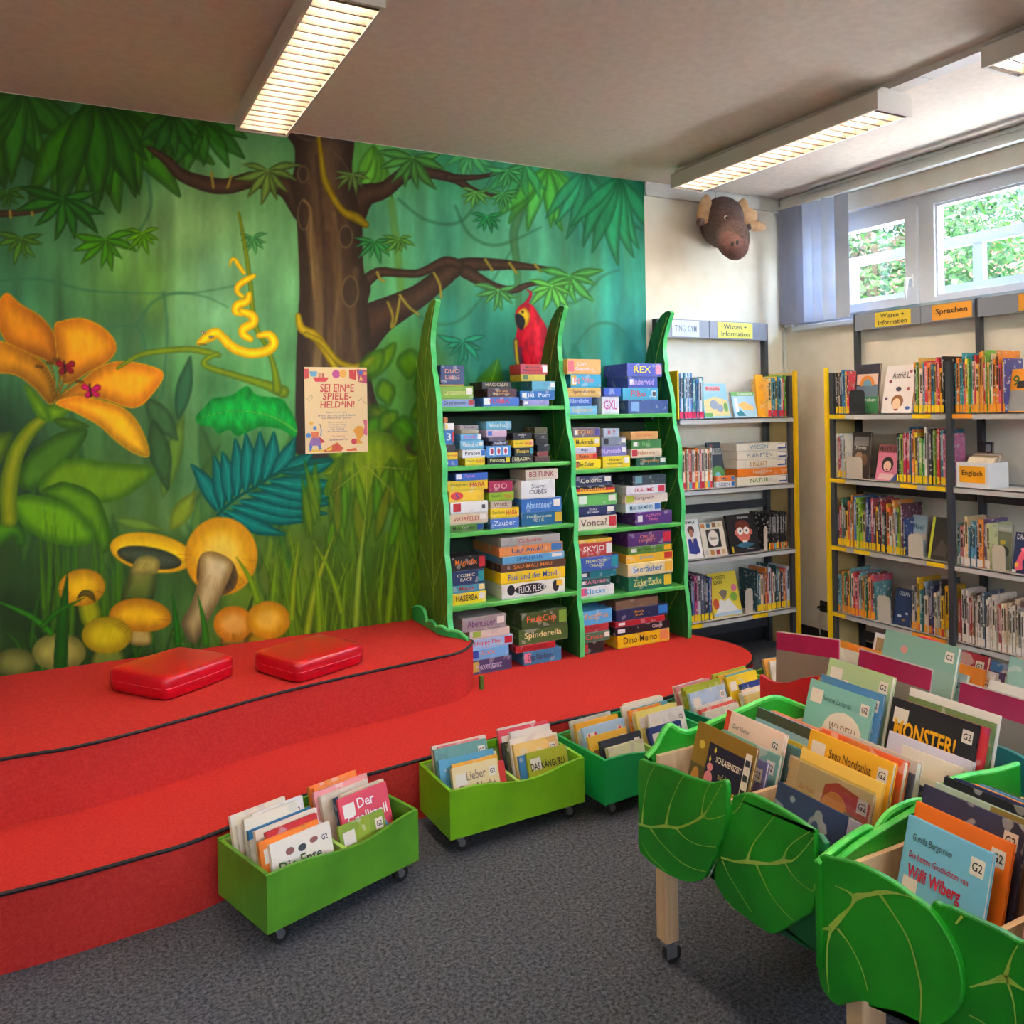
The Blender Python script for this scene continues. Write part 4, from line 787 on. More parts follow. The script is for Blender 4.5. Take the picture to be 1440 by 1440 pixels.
G.append((0, 'third', SZ[0][2], K5, [
    [(150, 385, 475, 530, (90, 140, 50), 'Mein Garten', (40, 60, 30), 0, (36, 76, 150)), (150, 415, 400, 475, (232, 206, 164), 'WÜRFELEI', (196, 80, 70), 2, None), (160, 415, 315, 400, W, '', (120, 120, 130), 4, (206, 40, 48)), (150, 388, 235, 315, (244, 200, 40), '5', (60, 70, 160), 0, (220, 60, 50)), (140, 413, 165, 235, (244, 206, 20), 'HABA', (206, 46, 40), 0, None), (195, 413, 112, 165, (50, 96, 184), 'Tiptoi', (216, 130, 190), 0, W)],
    [(432, 625, 430, 500, (80, 120, 196), 'Zauber', (226, 230, 240), 0, None), (430, 625, 362, 430, (246, 210, 20), 'HABA', (206, 46, 40), 0, None), (432, 577, 312, 362, (206, 186, 160), 'Waldo', (130, 60, 40), 0, None), (420, 590, 250, 312, (150, 190, 30), 'HABA', (210, 90, 40), 0, None), (420, 580, 175, 250, (172, 36, 78), 'OO', (236, 170, 170), 0, None)],
    [(640, 918, 400, 490, (34, 104, 146), 'Die Kompotte\nC I B', (226, 220, 160), 0, (226, 180, 40)), (640, 912, 305, 400, (58, 120, 190), 'Abenteuer', (190, 220, 240), 2, None), (640, 868, 180, 305, (232, 228, 220), 'Story\nCUBES', (60, 66, 90), 0, None), (668, 888, 108, 180, (216, 196, 172), 'BEI FUNK', (150, 44, 50), 0, None)]]))
G.append((0, 'fourth', SZ[0][3], K5, [
    [(172, 402, 905, 985, (248, 214, 20), 'HASERBA', (40, 30, 30), 2, None), (176, 395, 850, 905, (84, 160, 178), 'Mäuse', (190, 60, 60), 0, (240, 220, 150)), (170, 390, 752, 850, (34, 56, 100), 'COSMIC\nRACE', (240, 226, 190), 0, (40, 150, 150)), (166, 398, 655, 752, (28, 24, 26), 'Magnefix', (238, 130, 40), 0, (206, 40, 50))],
    [(508, 935, 855, 955, (236, 230, 214), 'FLICK FLECK', (238, 232, 220), 0, (34, 32, 34)), (500, 937, 775, 855, (250, 208, 10), 'Paul und der Mond', (50, 90, 170), 0, None), (500, 940, 720, 775, (96, 62, 44), 'SAU-MAU-MAU', (240, 140, 60), 0, None), (512, 930, 668, 720, (104, 178, 216), 'SPIELHAUS', (30, 70, 140), 2, None), (492, 920, 600, 668, (244, 150, 80), 'Lauf Anuk!', (40, 90, 140), 0, (60, 120, 170)), (500, 900, 540, 600, (176, 170, 160), 'Colorino', (196, 70, 60), 0, None)]]))
G.append((0, 'floor-level', ZL, K5, [
    [(300, 575, 1330, 1425, (86, 68, 108), 'Hexentanz', (214, 196, 214), 0, (210, 180, 60)), (300, 555, 1258, 1330, (110, 180, 226), 'JUXX', (244, 130, 60), 0, (50, 70, 160)), (280, 582, 1190, 1258, (168, 200, 228), 'Hoppy Play', (220, 60, 60), 0, (206, 36, 54)), (290, 560, 1130, 1190, (226, 206, 186), '', (196, 80, 70), 0, (160, 190, 60)), (240, 535, 1035, 1130, (166, 152, 148), 'Abenteuer', (120, 60, 110), 2, None)],
    [(655, 910, 1268, 1360, (62, 130, 168), 'Das Nashorn', (50, 40, 70), 0, (230, 130, 150)), (600, 870, 1222, 1268, (186, 36, 40), 'ROTES SPIEL', (140, 20, 30), 0, None), (622, 955, 1118, 1222, (74, 104, 44), 'Spinderella', (244, 226, 160), 0, None), (642, 950, 1005, 1118, (64, 86, 36), 'FruitCup', (240, 110, 50), 0, (130, 170, 60))]]))
G.append((1, 'top', SZ[1][0], K6, [
    [(120, 432, 635, 725, (120, 186, 220), 'Seefahrt', (210, 186, 150), 0, None), (118, 378, 545, 635, (62, 104, 186), 'Nordlicht', (190, 206, 236), 0, None), (110, 470, 448, 545, (222, 176, 80), 'Symphonie', (120, 60, 40), 0, None), (160, 470, 310, 448, (50, 172, 206), 'Big Pirate', (240, 130, 120), 1, (230, 200, 70)), (110, 468, 155, 310, (248, 178, 92), 'L\'err\nGummi', (240, 220, 226), 0, (240, 110, 120))],
    [(480, 655, 540, 720, (240, 234, 240), 'GXL', (214, 90, 170), 0, None), (500, 672, 448, 540, (50, 90, 196), '', W, 0, None)],
    [(745, 1150, 580, 718, (70, 92, 150), '', W, 0, (130, 170, 214)), (690, 1050, 455, 580, (70, 170, 206), 'Piko', (220, 60, 70), 4, None), (742, 1042, 338, 455, (74, 86, 176), 'Zauberwald', (206, 170, 220), 1, None), (735, 1086, 205, 338, (86, 90, 190), 'REX', (250, 220, 70), 0, (240, 150, 170))]]))
G.append((1, 'second', SZ[1][1], K6, [
    [(190, 468, 1195, 1292, (250, 214, 10), 'Die Eulen', (50, 40, 30), 0, (226, 120, 60)), (190, 432, 1130, 1195, (240, 120, 56), 'Ratto', (90, 50, 40), 0, (220, 40, 50)), (188, 422, 1068, 1130, (214, 208, 222), 'Mago', (50, 40, 90), 0, None), (185, 462, 968, 1068, (250, 214, 20), 'Maskerade', (50, 40, 30), 2, None), (185, 462, 868, 968, (126, 104, 112), 'FOXI', (240, 160, 60), 1, (80, 70, 150))],
    [(490, 765, 1145, 1265, (250, 212, 16), 'Wörter-\nwürmchen', (50, 40, 30), 2, None), (475, 732, 1045, 1145, (130, 122, 190), 'Limonade', (226, 196, 226), 2, None), (475, 726, 955, 1045, (134, 142, 154), '', BK, 2, (50, 46, 50)), (497, 657, 862, 955, (186, 196, 208), '8 2', (196, 60, 80), 0, None)],
    [(828, 1132, 1160, 1248, (28, 86, 70), 'Tempelring', (214, 140, 80), 2, None), (778, 1086, 1070, 1160, (238, 214, 180), 'Kinderreim', (196, 90, 60), 0, (206, 40, 60)), (778, 1082, 978, 1070, (74, 140, 70), 'Rio', (120, 190, 110), 1, None), (772, 1048, 895, 978, (230, 170, 100), 'Dorfplatz', (220, 110, 70), 0, None)]]))
G.append((1, 'third', SZ[1][2], K7, [
    [(150, 450, 350, 460, (242, 218, 190), 'Vonca?', (120, 90, 80), 0, (206, 40, 60)), (150, 440, 265, 350, (40, 46, 92), 'KURZ\n&KNAPP', (240, 236, 230), 2, None), (148, 452, 172, 265, (110, 196, 96), '', W, 2, (230, 240, 220)), (148, 436, 98, 172, (30, 26, 28), 'Deutschland', (240, 200, 60), 0, (214, 60, 40)), (148, 416, 20, 98, (44, 50, 88), 'Colorio', (240, 226, 190), 2, None)],
    [(585, 850, 325, 420, (96, 50, 128), 'ACTIVITY\nFamily', (244, 130, 150), 1, None), (515, 772, 262, 325, (222, 230, 232), 'MASTERMIND', (40, 110, 130), 0, (60, 110, 180)), (512, 818, 195, 262, (240, 222, 200), 'Königreich', (150, 80, 60), 0, (190, 196, 60)), (520, 802, 128, 195, (236, 226, 226), 'TRÄUME', (206, 50, 70), 0, (206, 50, 70)), (565, 806, 55, 128, (60, 74, 80), '', W, 0, (110, 150, 156))]]))
G.append((1, 'fourth', SZ[1][3], K7, [
    [(168, 432, 822, 900, (240, 238, 232), 'Klecks', (60, 150, 206), 0, (240, 90, 130)), (162, 405, 765, 822, (40, 92, 84), 'BARDINI', (230, 130, 150), 1, None), (165, 446, 710, 765, (30, 120, 128), '', W, 1, (50, 60, 60)), (165, 462, 605, 710, (64, 100, 176), 'PHANTOM\nCHAOS', (222, 226, 150), 0, (40, 150, 150)), (165, 418, 505, 605, (196, 66, 60), 'SKYJO', (240, 236, 226), 0, (230, 230, 226)), (165, 416, 478, 505, (240, 190, 60), '', BK, 0, None)],
    [(535, 850, 755, 860, (40, 120, 90), 'Zicke Zacke', (238, 220, 130), 0, (240, 200, 50)), (530, 857, 660, 755, (244, 222, 160), 'Seeräuber', (70, 130, 190), 1, (240, 190, 60)), (518, 856, 595, 660, (248, 190, 40), 'Juwelen', (120, 180, 200), 0, (214, 60, 50)), (532, 850, 540, 595, (100, 146, 50), 'Hugo Hugo Huhn', (60, 90, 40), 1, (246, 180, 30)), (530, 845, 440, 540, (96, 52, 116), 'CIRCUS\nTWENTY', (240, 140, 110), 0, (206, 40, 60))]]))
G.append((1, 'floor-level', ZL, K7, [
    [(198, 356, 1195, 1280, (44, 40, 38), '', (214, 90, 60), 0, (196, 60, 60)), (198, 402, 1125, 1195, (80, 120, 90), 'Croco', (240, 90, 70), 2, None), (198, 390, 1070, 1125, (186, 56, 60), 'Indigo', (120, 20, 40), 0, None), (198, 415, 965, 1070, (92, 176, 222), 'FatzyFish', (240, 160, 50), 0, None)],
    [(455, 832, 1152, 1250, (250, 208, 20), 'Dino Memo', (90, 60, 40), 0, (240, 150, 90)), (430, 832, 1092, 1152, (36, 28, 32), 'Cluedo', (238, 230, 220), 1, None), (438, 798, 1050, 1092, (186, 30, 44), '', W, 1, None), (445, 822, 968, 1050, (36, 44, 86), "Make'n\nBreak", (250, 180, 50), 0, (50, 130, 200)), (440, 748, 905, 968, (130, 100, 76), '', (230, 160, 70), 0, None)]]))
def game_box(label, x0, x1, yf, dep, z, h_, c, title, tc, st_, patch, rz):
    w_ = x1 - x0
    r = thing('game_box', label, 'game box', ((x0 + x1) / 2, yf, z), rz, 'board games on the leaf shelf')
    hw = w_ / 2; tr_ = min(.006, h_ * .15)
    MB().box(-hw + .002, hw - .002, .002, dep - .002, 0, h_ - .002).build('tray', 'flat_print', r, color=[min(255, x * .8 + 30) for x in c])
    lid = MB().bbox(-hw, hw, 0, dep, tr_, h_, .0015).build('lid', 'printed_card', r, color=c)
    hh = h_ - tr_
    def P(name, mb, col, par=lid): return mb.build(name, 'flat_print', par, color=col)
    if patch is not None:
        if title == 'FLICK FLECK':
            P('print', disc(MB(), -.02, tr_ + hh * .5, hw * .5, hh * .4, -.0006), patch); P('print', disc(MB(), -hw * .72, tr_ + hh * .55, hw * .12, hh * .4, -.0006), patch); P('print', disc(MB(), hw * .7, tr_ + hh * .5, hw * .1, hh * .45, -.0006), patch); P('print', rect(MB(), hw * .72, hw * .92, tr_ + hh * .5, tr_ + hh * .92, -.0009), (244, 190, 50))
        elif title == 'Deutschland':
            P('print', rect(MB(), -hw, hw, tr_ + hh * .33, tr_ + hh * .66, -.0006), (206, 40, 40)); P('print', rect(MB(), -hw, hw, tr_ + hh * .02, tr_ + hh * .33, -.0006), (248, 196, 40))
        elif title == '5': P('print', disc(MB(), -hw * .55, tr_ + hh * .5, hw * .36, hh * .42, -.0006), patch)
        elif st_ == 4 or not title: P('print', rect(MB(), -hw * .85, -hw * .45, tr_ + hh * .12, tr_ + hh * .88, -.0006), patch)
        else:
            s = 1 if random.random() < .7 else -1
            P('print', rect(MB(), s * hw * .62 if s > 0 else -hw * .96, hw * .96 if s > 0 else -hw * .62, tr_ + hh * .1, tr_ + hh * .9, -.0006), patch)
    if st_ == 2: P('price_sticker', rect(MB(), hw * .58, hw * .92, tr_ + hh * .3, tr_ + hh * .85, -.0012), (240, 228, 214))
    if st_ in (1, 4):
        s = -1 if st_ == 1 else 1
        P('logo', rect(MB(), min(s * hw * .88, s * hw * .62), max(s * hw * .88, s * hw * .62), tr_ + hh * .2, tr_ + hh * .75, -.001), (236, 232, 224))
    if st_ == 4: P('barcode', MB().box(hw * .66, hw * .84, -.0014, -.0011, tr_ + hh * .26, tr_ + hh * .66), (80, 80, 84))
    if st_ == 3:
        for q in (-.55, 0, .55): P('print', rect(MB(), q * hw - hw * .2, q * hw + hw * .2, tr_ + hh * .1, tr_ + hh * .85, -.0008), (236, 228, 230)); P('print', disc(MB(), q * hw, tr_ + hh * .48, hw * .12, hh * .28, -.0012), (190, 60, 90))
    if title:
        x0_, x1_ = -hw * .78, hw * .5
        if title == 'FLICK FLECK': x0_, x1_ = -hw * .48, hw * .40
        if title == '5': x0_, x1_ = -hw * .7, -hw * .4
        if title == 'HABA': x0_, x1_ = hw * .1, hw * .85
        if title in ('Cluedo',): x0_, x1_ = hw * .35, hw * .95
        if not patch and st_ not in (2, 4): x0_, x1_ = (x0_, hw * .72) if title not in ('HABA',) else (x0_, x1_)
        P('title', text_mesh(title, None, x0_, x1_, tr_ + hh * .22, tr_ + hh * .78, .008, y=-.0016), tc)
        if title == 'HABA': P('print', text_mesh(random.choice(['Erste Spiele', 'Tiere würfeln', 'Obstgarten']), None, -hw * .85, -hw * .02, tr_ + hh * .3, tr_ + hh * .72, .0, y=-.0016), (60, 50, 40))
    return r
names = {1: ['only'], 2: ['left', 'right'], 3: ['left', 'middle', 'right'], 5: ['leftmost', 'second', 'middle', 'fourth', 'rightmost'], 4: ['first', 'second', 'third', 'last']}
for bay, shelf, zs_, (ox, oy, sc), stacks in G:
    lo, hi = UX[bay] + UT / 2 + .003, UX[bay + 1] - UT / 2 - .003
    yf0 = fz(max(zs_, .25)) + .014
    ceil_ = ([CZ] + list(SZ[bay]) + [ZL])
    gap = .5 if shelf == 'top' else [a for a in SZ[bay] if a > zs_ + .05][-1] - .024 - zs_
    mins = [min(b[0] for b in s_) for s_ in stacks]
    for si, s_ in enumerate(stacks):
        z = zs_ + .0005; tot = 0; hs = []
        for b in s_:
            q = hit(ox + b[0] / sc, oy + b[3] / sc, 'y', yf0); dpt = q[0] * _fw[0] + q[1] * _fw[1]
            hs.append((b[3] - b[2]) / sc * dpt / F)
        k = min(1, (gap - .012) / sum(hs))
        for bi, (b, h_) in enumerate(zip(s_, hs)):
            yf = yf0 + random.uniform(0, .012)
            x0 = hit(ox + b[0] / sc, oy + b[3] / sc, 'y', yf)[0]; x1 = hit(ox + b[1] / sc, oy + b[3] / sc, 'y', yf)[0]
            x0 = max(x0, lo)
            if si + 1 < len(stacks):
                x1 = min(x1, hit(ox + mins[si + 1] / sc, oy + b[3] / sc, 'y', yf)[0] - .004)
            x1 = min(x1, hi)
            h2 = h_ * k; dep = min(4.055 - yf, max(.12, (x1 - x0) * random.uniform(.75, 1.05)))
            where = 'on the floor' if shelf == 'floor-level' else 'on the ' + shelf + ' shelf'
            pos = 'bottom' if bi == 0 else 'top' if bi == len(s_) - 1 else ORD[bi] + ' up'
            lab = '%s game box, %s of the %s pile %s, %s bay' % (colour_word(b[4]), pos, names[len(stacks)][si], where, ('left', 'right')[bay])
            game_box(lab, x0, x1, yf, dep, z, h2 - .0006, b[4], b[5], b[6], b[7], b[8], 0)
            z += h2
# ================================================================ BOOKS
def book(label, loc, rz, tilt, w_, h_, t_, c, group, spine=None, title=None, tc=BK, g2=0, stk=0, pics=(), band=0, cat='book', name='book', foil=0, cover='printed_cover', tpos=(.1, .9, .55, .9), roll=0, bold=.015):
    r = thing(name, label, cat, loc, rz, group, tilt)
    if roll: r.rotation_euler = (tilt, roll, rz)
    b = .0018
    if (title or pics) and cover == 'printed_cover': cover = 'flat_print'
    cv = MB().box(0, w_, 0, b, 0, h_).box(0, w_, t_ - b, t_, 0, h_).box(-.0002, b, 0, t_, 0, h_).build('cover', cover, r, color=c)
    MB().box(b, w_ - .003, b, t_ - b, .002, h_ - .003).build('pages', 'page_paper', r)
    def P(nm, mb, col, par=cv): return mb.build(nm, 'flat_print', par, color=col)
    if spine is not None: MB().add([(-.0008, t_ * .04, .004), (-.0008, t_ * .96, .004), (-.0008, t_ * .96, .042), (-.0008, t_ * .04, .042)], [(0, 1, 2, 3)]).build('spine_label', 'flat_print', cv, color=spine)
    if band: MB().add([(-.0006, t_ * .2, h_ * .45), (-.0006, t_ * .8, h_ * .45), (-.0006, t_ * .8, h_ * .9), (-.0006, t_ * .2, h_ * .9)], [(0, 1, 2, 3)]).build('spine_title', 'printed_spine', cv, color=[min(255, x * .4 + 140) if sum(c) < 380 else x * .35 for x in c])
    if g2:
        s = P('sticker', rect(MB(), w_ - .038, w_ - .010, h_ - .052, h_ - .020, -.0009), (240, 226, 210))
        MB_g2(s, w_, h_)
    if stk: P('label_sticker', rect(MB(), .012, .055, h_ - .062, h_ - .022, -.0009), (240, 226, 210))
    for k, p in enumerate(pics):
        y = -.0004 - k * .0001
        if p[0] == 'd': P('picture', disc(MB(), p[1] * w_, p[2] * h_, p[3] * w_, p[4] * w_, y), p[5])
        elif p[0] == 'r': P('picture', rect(MB(), p[1] * w_, p[2] * w_, p[3] * h_, p[4] * h_, y), p[5])
        elif p[0] == 'p': P('picture', MB().add([(a * w_, y, q * h_) for a, q in p[1]], [tuple(range(len(p[1])))]), p[2])
        elif p[0] == 't': P('lettering', text_mesh(p[1], None, p[2] * w_, p[3] * w_, p[4] * h_, p[5] * h_, p[7] if len(p) > 7 else 0, y=-.0021), p[6])
    if title: P('title', text_mesh(title, None, tpos[0] * w_, tpos[1] * w_, tpos[2] * h_, tpos[3] * h_, bold, y=-.0022), tc)
    if foil: MB().box(-.006, w_ + .006, -.0028, -.0025, .002, h_ + .008).build('plastic_sleeve', 'clear_foil', r)
    return r
_g2 = {}
def MB_g2(s, w_, h_):
    mb = text_mesh('G2', None, w_ - .034, w_ - .014, h_ - .044, h_ - .028, .01, y=-.0014)
    mb.build('lettering', 'ink_black', s)
PAL = [(236, 226, 206), (244, 206, 40), (240, 140, 40), (214, 60, 54), (70, 130, 190), (110, 180, 210), (60, 110, 90), (140, 180, 60), (236, 150, 160), (90, 70, 110), (50, 60, 100), (232, 232, 236), (180, 150, 110), (60, 56, 60), (40, 150, 160), (250, 180, 110), (200, 210, 190), (170, 40, 60)]
PALR = [(206, 54, 60), (236, 140, 50), (244, 208, 60), (232, 226, 216), (64, 130, 186), (226, 100, 120), (110, 160, 70), (90, 60, 110), (40, 46, 70), (196, 176, 150), (60, 150, 150), (240, 236, 230)]
PALC = [(232, 222, 206), (214, 190, 160), (120, 90, 70), (196, 120, 60), (60, 60, 66), (150, 150, 150), (222, 214, 204), (90, 110, 130), (240, 232, 220), (170, 60, 56)]
PALY = [(240, 140, 50), (246, 210, 60), (214, 60, 70), (70, 170, 190), (60, 150, 90), (236, 120, 60), (240, 226, 200), (120, 190, 60), (230, 90, 120), (80, 80, 150), (250, 190, 90)]
# ================================================================ STEEL BOOKCASES
AY = 3.815; AX1 = 3.985
ZA = [float(hit(a, b, 'y', AY)[2]) for a, b in ((1113, 586), (1114, 679), (1115, 771), (1117, 854))]
AX0 = 3.09
bc = thing('bookcase', 'steel bookcase with one yellow side beside the leaf shelf', 'bookcase')
MB().box(AX1, AX1 + .022, AY + .006, 4.06, 0, 1.72).build('side_panel', 'cream_steel', bc); MB().box(AX1, AX1 + .024, AY - .012, AY + .006, 0, 1.73).build('panel_edge', 'yellow_steel', bc)
for x in (AX1 - .03, AX0): MB().box(x - .0, x + .028, 4.02, 4.06, 0, 2.045).build('rear_post', 'dark_steel', bc)
for x in (AX1 - .03,): MB().box(x, x + .028, AY + .005, AY + .03, 0, 1.70).build('front_post', 'dark_steel', bc)
for z in (ZA[2] + .24, .10): MB().box(AX0, AX1, 4.035, 4.055, z, z + .05).build('cross_bar', 'dark_steel', bc)
for z in ZA:
    s_ = MB().box(AX0, AX1 - .001, AY, 4.03, z - .006, z).box(AX0, AX1 - .001, AY, AY + .004, z - .03, z).box(AX0, AX1 - .001, 4.026, 4.03, z - .03, z + .012).build('shelf_board', 'shelf_grey', bc)
    if z in (ZA[3],):
        for xa, xb in ((3.12, 3.23), (3.62, 3.74)): MB().box(xa, xb, AY - .0015, AY, z - .028, z - .004).build('label_strip', 'yellow_steel', s_)
def sign(parent, fn, a0, a1, z0, z1, body, panels):
    """fn(a, b, t): a along the case, b up, t towards the viewer"""
    MB().prism([(a0, z0), (a1, z0), (a1, z1), (a0, z1)], fn, 0, .018).build('sign_board', body, parent)
    for (p0, p1, col, txt, tcol) in panels:
        o = MB().prism([(p0, z0 + .006), (p1, z0 + .006), (p1, z1 - .006), (p0, z1 - .006)], fn, .018, .021).build('sign_card', 'flat_print', parent, color=col)
        if txt:
            m = .1 * (p1 - p0); lo_, hi_ = sorted((p0 + m, p1 - m)); zc = (z1 - z0) * (.16 if '\n' in txt else .3)
            f2 = lambda a, b, t: fn(a, b, .0222)
            if p1 > p0: text_mesh(txt, None, lo_, hi_, z0 + zc, z1 - zc, .012, fn=f2).build('lettering', 'flat_print', o, color=tcol)
            else:
                f3 = lambda a, b, t: fn(lo_ + hi_ - a, b, .0222)
                text_mesh(txt, None, lo_, hi_, z0 + zc, z1 - zc, .012, fn=f3).build('lettering', 'flat_print', o, color=tcol)
fa = lambda a, b, t: (a, 4.02 - t, b)
hx = lambda p, y=4.0: float(hit(p, 458, 'y', y)[0])
sign(bc, fa, AX0, hx(997), 1.935, 2.045, 'sign_grey', [(hx(945), hx(983), (206, 220, 240), 'TING! GYM', (110, 120, 150))])
sign(bc, fa, hx(998), AX1 - .03, 1.935, 2.045, 'sign_grey', [(hx(1009), hx(1058), (232, 226, 90), 'Wissen +\nInformation', (70, 70, 60))])
def row_A(px0, px1, shelf, n, hmin, hmax, pal, lab, order, tint=None, tilt=0):
    z = ZA[shelf]; y = AY + .02
    x0 = float(hit(px0, 600, 'y', y)[0]); x1 = float(hit(px1, 600, 'y', y)[0]); rnd = random.Random(px0 * 7 + shelf)
    ts = [rnd.uniform(.6, 1.4) for _ in range(n)]; k = (x1 - x0 - .001 * n) / sum(ts); x = x0
    snm = ['top', 'second', 'third', 'lowest'][shelf]
    for i, t in enumerate(ts):
        t_ = max(.004, t * k); h_ = rnd.uniform(hmin, hmax); c = pal[i % len(pal)] if tint else rnd.choice(pal)
        book('%s book, %s from left in the %s row, %s shelf of corner bookcase' % (colour_word(c), ORD[i], order, snm), (x + t_, y + rnd.uniform(0, .012), z + .0005), R(90), 0, rnd.uniform(.14, .17), h_, t_, c, 'books on the corner bookcase', spine=lab if not isinstance(lab, list) else lab[i % len(lab)], band=1, cover='printed_spine')
        x += t_ + .001
def face_A(label, px0, px1, shelf, hpx, c, **kw):
    z = ZA[shelf]; y = AY + kw.pop('dy', .03); x0 = float(hit(px0, 600, 'y', y)[0]); x1 = float(hit(px1, 600, 'y', y)[0]); s_ = (x0 * _fw[0] + y * _fw[1]) / F
    th = R(kw.pop('lean', 14)); h_ = hpx * s_ / math.cos(th)
    return book(label, (x0, y, z + .012 * math.sin(th) + .0005), 0, -th, x1 - x0, h_, .012, c, None, **kw)
def bookend(label, loc, rz, w_, h_, mt):
    r = thing('bookend', label, 'bookend', loc, rz, 'metal bookends')
    hw = w_; MB().prism([(0, 0), (w_, 0), (w_, h_ - .02), (w_ - .006, h_ - .006), (w_ - .02, h_), (.02, h_), (.006, h_ - .006), (0, h_ - .02)], lambda a, b, t: (a, t, b), 0, .0016).build('upright_plate', mt, r)
    MB().box(0, w_, .0016, .05, 0, .0014).build('foot_plate', mt, r)
CB = [(70, 130, 200), (214, 226, 240), (60, 140, 170), (220, 224, 234), (74, 150, 200), (190, 210, 236)]
row_A(957, 976, 0, 7, .262, .268, CB, (222, 44, 96), 'tall blue', 1); row_A(977, 991, 0, 4, .228, .245, [(70, 150, 150), (60, 130, 190), (214, 226, 240)], (222, 44, 96), 'shorter blue', 1)
tag(MB().bbox(3.0915, 3.104, AY + .02, AY + .19, ZA[0] + .0005, ZA[0] + .28, .002).build('magazine_file', 'yellow_steel'), 'thin yellow magazine file at the left end of the top corner shelf', 'file')
face_A('light blue picture book with elephants leaning on the top corner shelf', 992, 1029, 0, 49, (150, 200, 214), title='Freunde', tc=(206, 80, 90), pics=[('r', .2, .75, .78, .92, (232, 170, 170)), ('p', [(.05, .5), (.5, .62), (.95, .5), (.95, .05), (.05, .05)], (222, 206, 140)), ('d', .42, .38, .16, .14, (150, 160, 180)), ('d', .62, .28, .13, .12, (150, 160, 180)), ('d', .85, .3, .08, .14, (110, 170, 80)), ('r', .02, .3, .03, .14, (110, 180, 90))], tpos=(.22, .72, .8, .9))
face_A('small pale blue book with orange duck on the top corner shelf', 1034, 1066, 0, 36, (176, 214, 230), title='Entenkind', tc=W, pics=[('r', 0, 1, .84, 1, (110, 180, 90)), ('p', [(.2, .5), (.5, .62), (.9, .4), (.85, .25), (.4, .3)], (244, 190, 110)), ('p', [(.1, .3), (.35, .25), (.5, .05), (.15, .05)], (40, 130, 150)), ('r', .1, .22, .2, .75, W)], tpos=(.3, .9, .86, .97))
face_A('orange workbook leaning behind the row on the top corner shelf', 1067, 1078, 0, 60, (248, 178, 40), dy=.05, lean=6)
row_A(1082, 1107, 0, 7, .235, .262, [(248, 200, 110), (70, 150, 170), (246, 190, 60), (60, 140, 180), (240, 220, 190), (214, 60, 70), (130, 190, 60)], (222, 44, 70), 'right', 1)
row_A(961, 1001, 1, 13, .225, .24, [(236, 226, 206), (240, 130, 50), (232, 220, 200), (206, 70, 60), (226, 206, 190)], [(206, 50, 70), (190, 40, 50), (244, 190, 60), (110, 170, 200)], 'cream and orange', 1)
face_A('dark nature book with green globe leaning beside puzzle boxes', 1003, 1022, 1, 62, (50, 60, 70), title='DIE ERDE', tc=(60, 66, 60), pics=[('r', .05, .95, .72, .86, (190, 190, 180)), ('d', .5, .3, .46, .44, (90, 150, 80)), ('d', .45, .25, .2, .2, (120, 190, 210)), ('d', .3, .92, .12, .08, (150, 70, 60))], tpos=(.1, .9, .74, .84), dy=.05)
z = ZA[1] + .0005
for i, (c, t, tc, h_) in enumerate((((236, 226, 206), 'NATUR', (90, 140, 60), .052), ((240, 130, 40), 'Lucky Tiere', (226, 220, 210), .048), ((238, 226, 206), 'EISZEIT', (196, 130, 50), .052), ((236, 224, 204), 'PLANETEN', (120, 130, 150), .05), ((236, 226, 208), 'WIESEN', (110, 150, 170), .05))):
    xa, xb = float(hit(1036, 640, 'y', AY + .02)[0]), AX1 - .036
    game_box('%s puzzle box, %s of the five stacked on the second corner shelf' % (colour_word(c), ['bottom', 'second from bottom', 'middle', 'second from top', 'top'][i]), xa + .006 * (i % 2), xb - .004 * (i % 3), AY + .02, .19, z, h_, c, t, tc, 2 if i != 1 else 0, (36, 76, 150) if i != 1 else None, 0); z += h_ + .0006
z = ZA[1] + .0005
for i, (c, t, h_) in enumerate((((230, 226, 222), 'LESEN', .036), ((240, 130, 50), 'Mini', .032))):
    game_box('%s card game box on the second corner shelf, %s of two' % (colour_word(c), ['lower', 'upper'][i]), float(hit(1007, 680, 'y', AY + .008)[0]), float(hit(1033, 680, 'y', AY + .008)[0]), AY + .006, .025, z, h_, c, t, (70, 80, 130), 0, (50, 110, 180), 0); z += h_ + .0005
face_A('white biography cover with woman in blue on the third corner shelf', 963, 987, 2, 54, (240, 234, 228), title='KAMALA', tc=(60, 50, 50), pics=[('d', .5, .72, .2, .2, (96, 52, 40)), ('d', .5, .64, .13, .18, (176, 112, 84)), ('p', [(.25, .5), (.75, .5), (.85, .15), (.6, .1), (.2, .14)], (50, 60, 140)), ('p', [(.42, .5), (.58, .5), (.5, .34)], (236, 200, 180))], tpos=(.2, .8, .88, .96))
face_A('pale book cover framed with small pictures on the third corner shelf', 988, 1021, 2, 47, (228, 218, 200), title='Galerie', tc=(80, 70, 60), pics=[('r', .22, .8, .25, .78, (50, 46, 48)), ('d', .5, .52, .22, .26, (236, 226, 214))] + [('r', .04 + .24 * i, .2 + .24 * i, .84, .96, q) for i, q in enumerate(((196, 120, 60), (60, 110, 130), (140, 90, 60), (206, 180, 130)))] + [('r', .04 + .24 * i, .2 + .24 * i, .04, .18, q) for i, q in enumerate(((206, 200, 190), (196, 130, 60), (170, 60, 60), (206, 170, 120)))], tpos=(.36, .64, .48, .56))
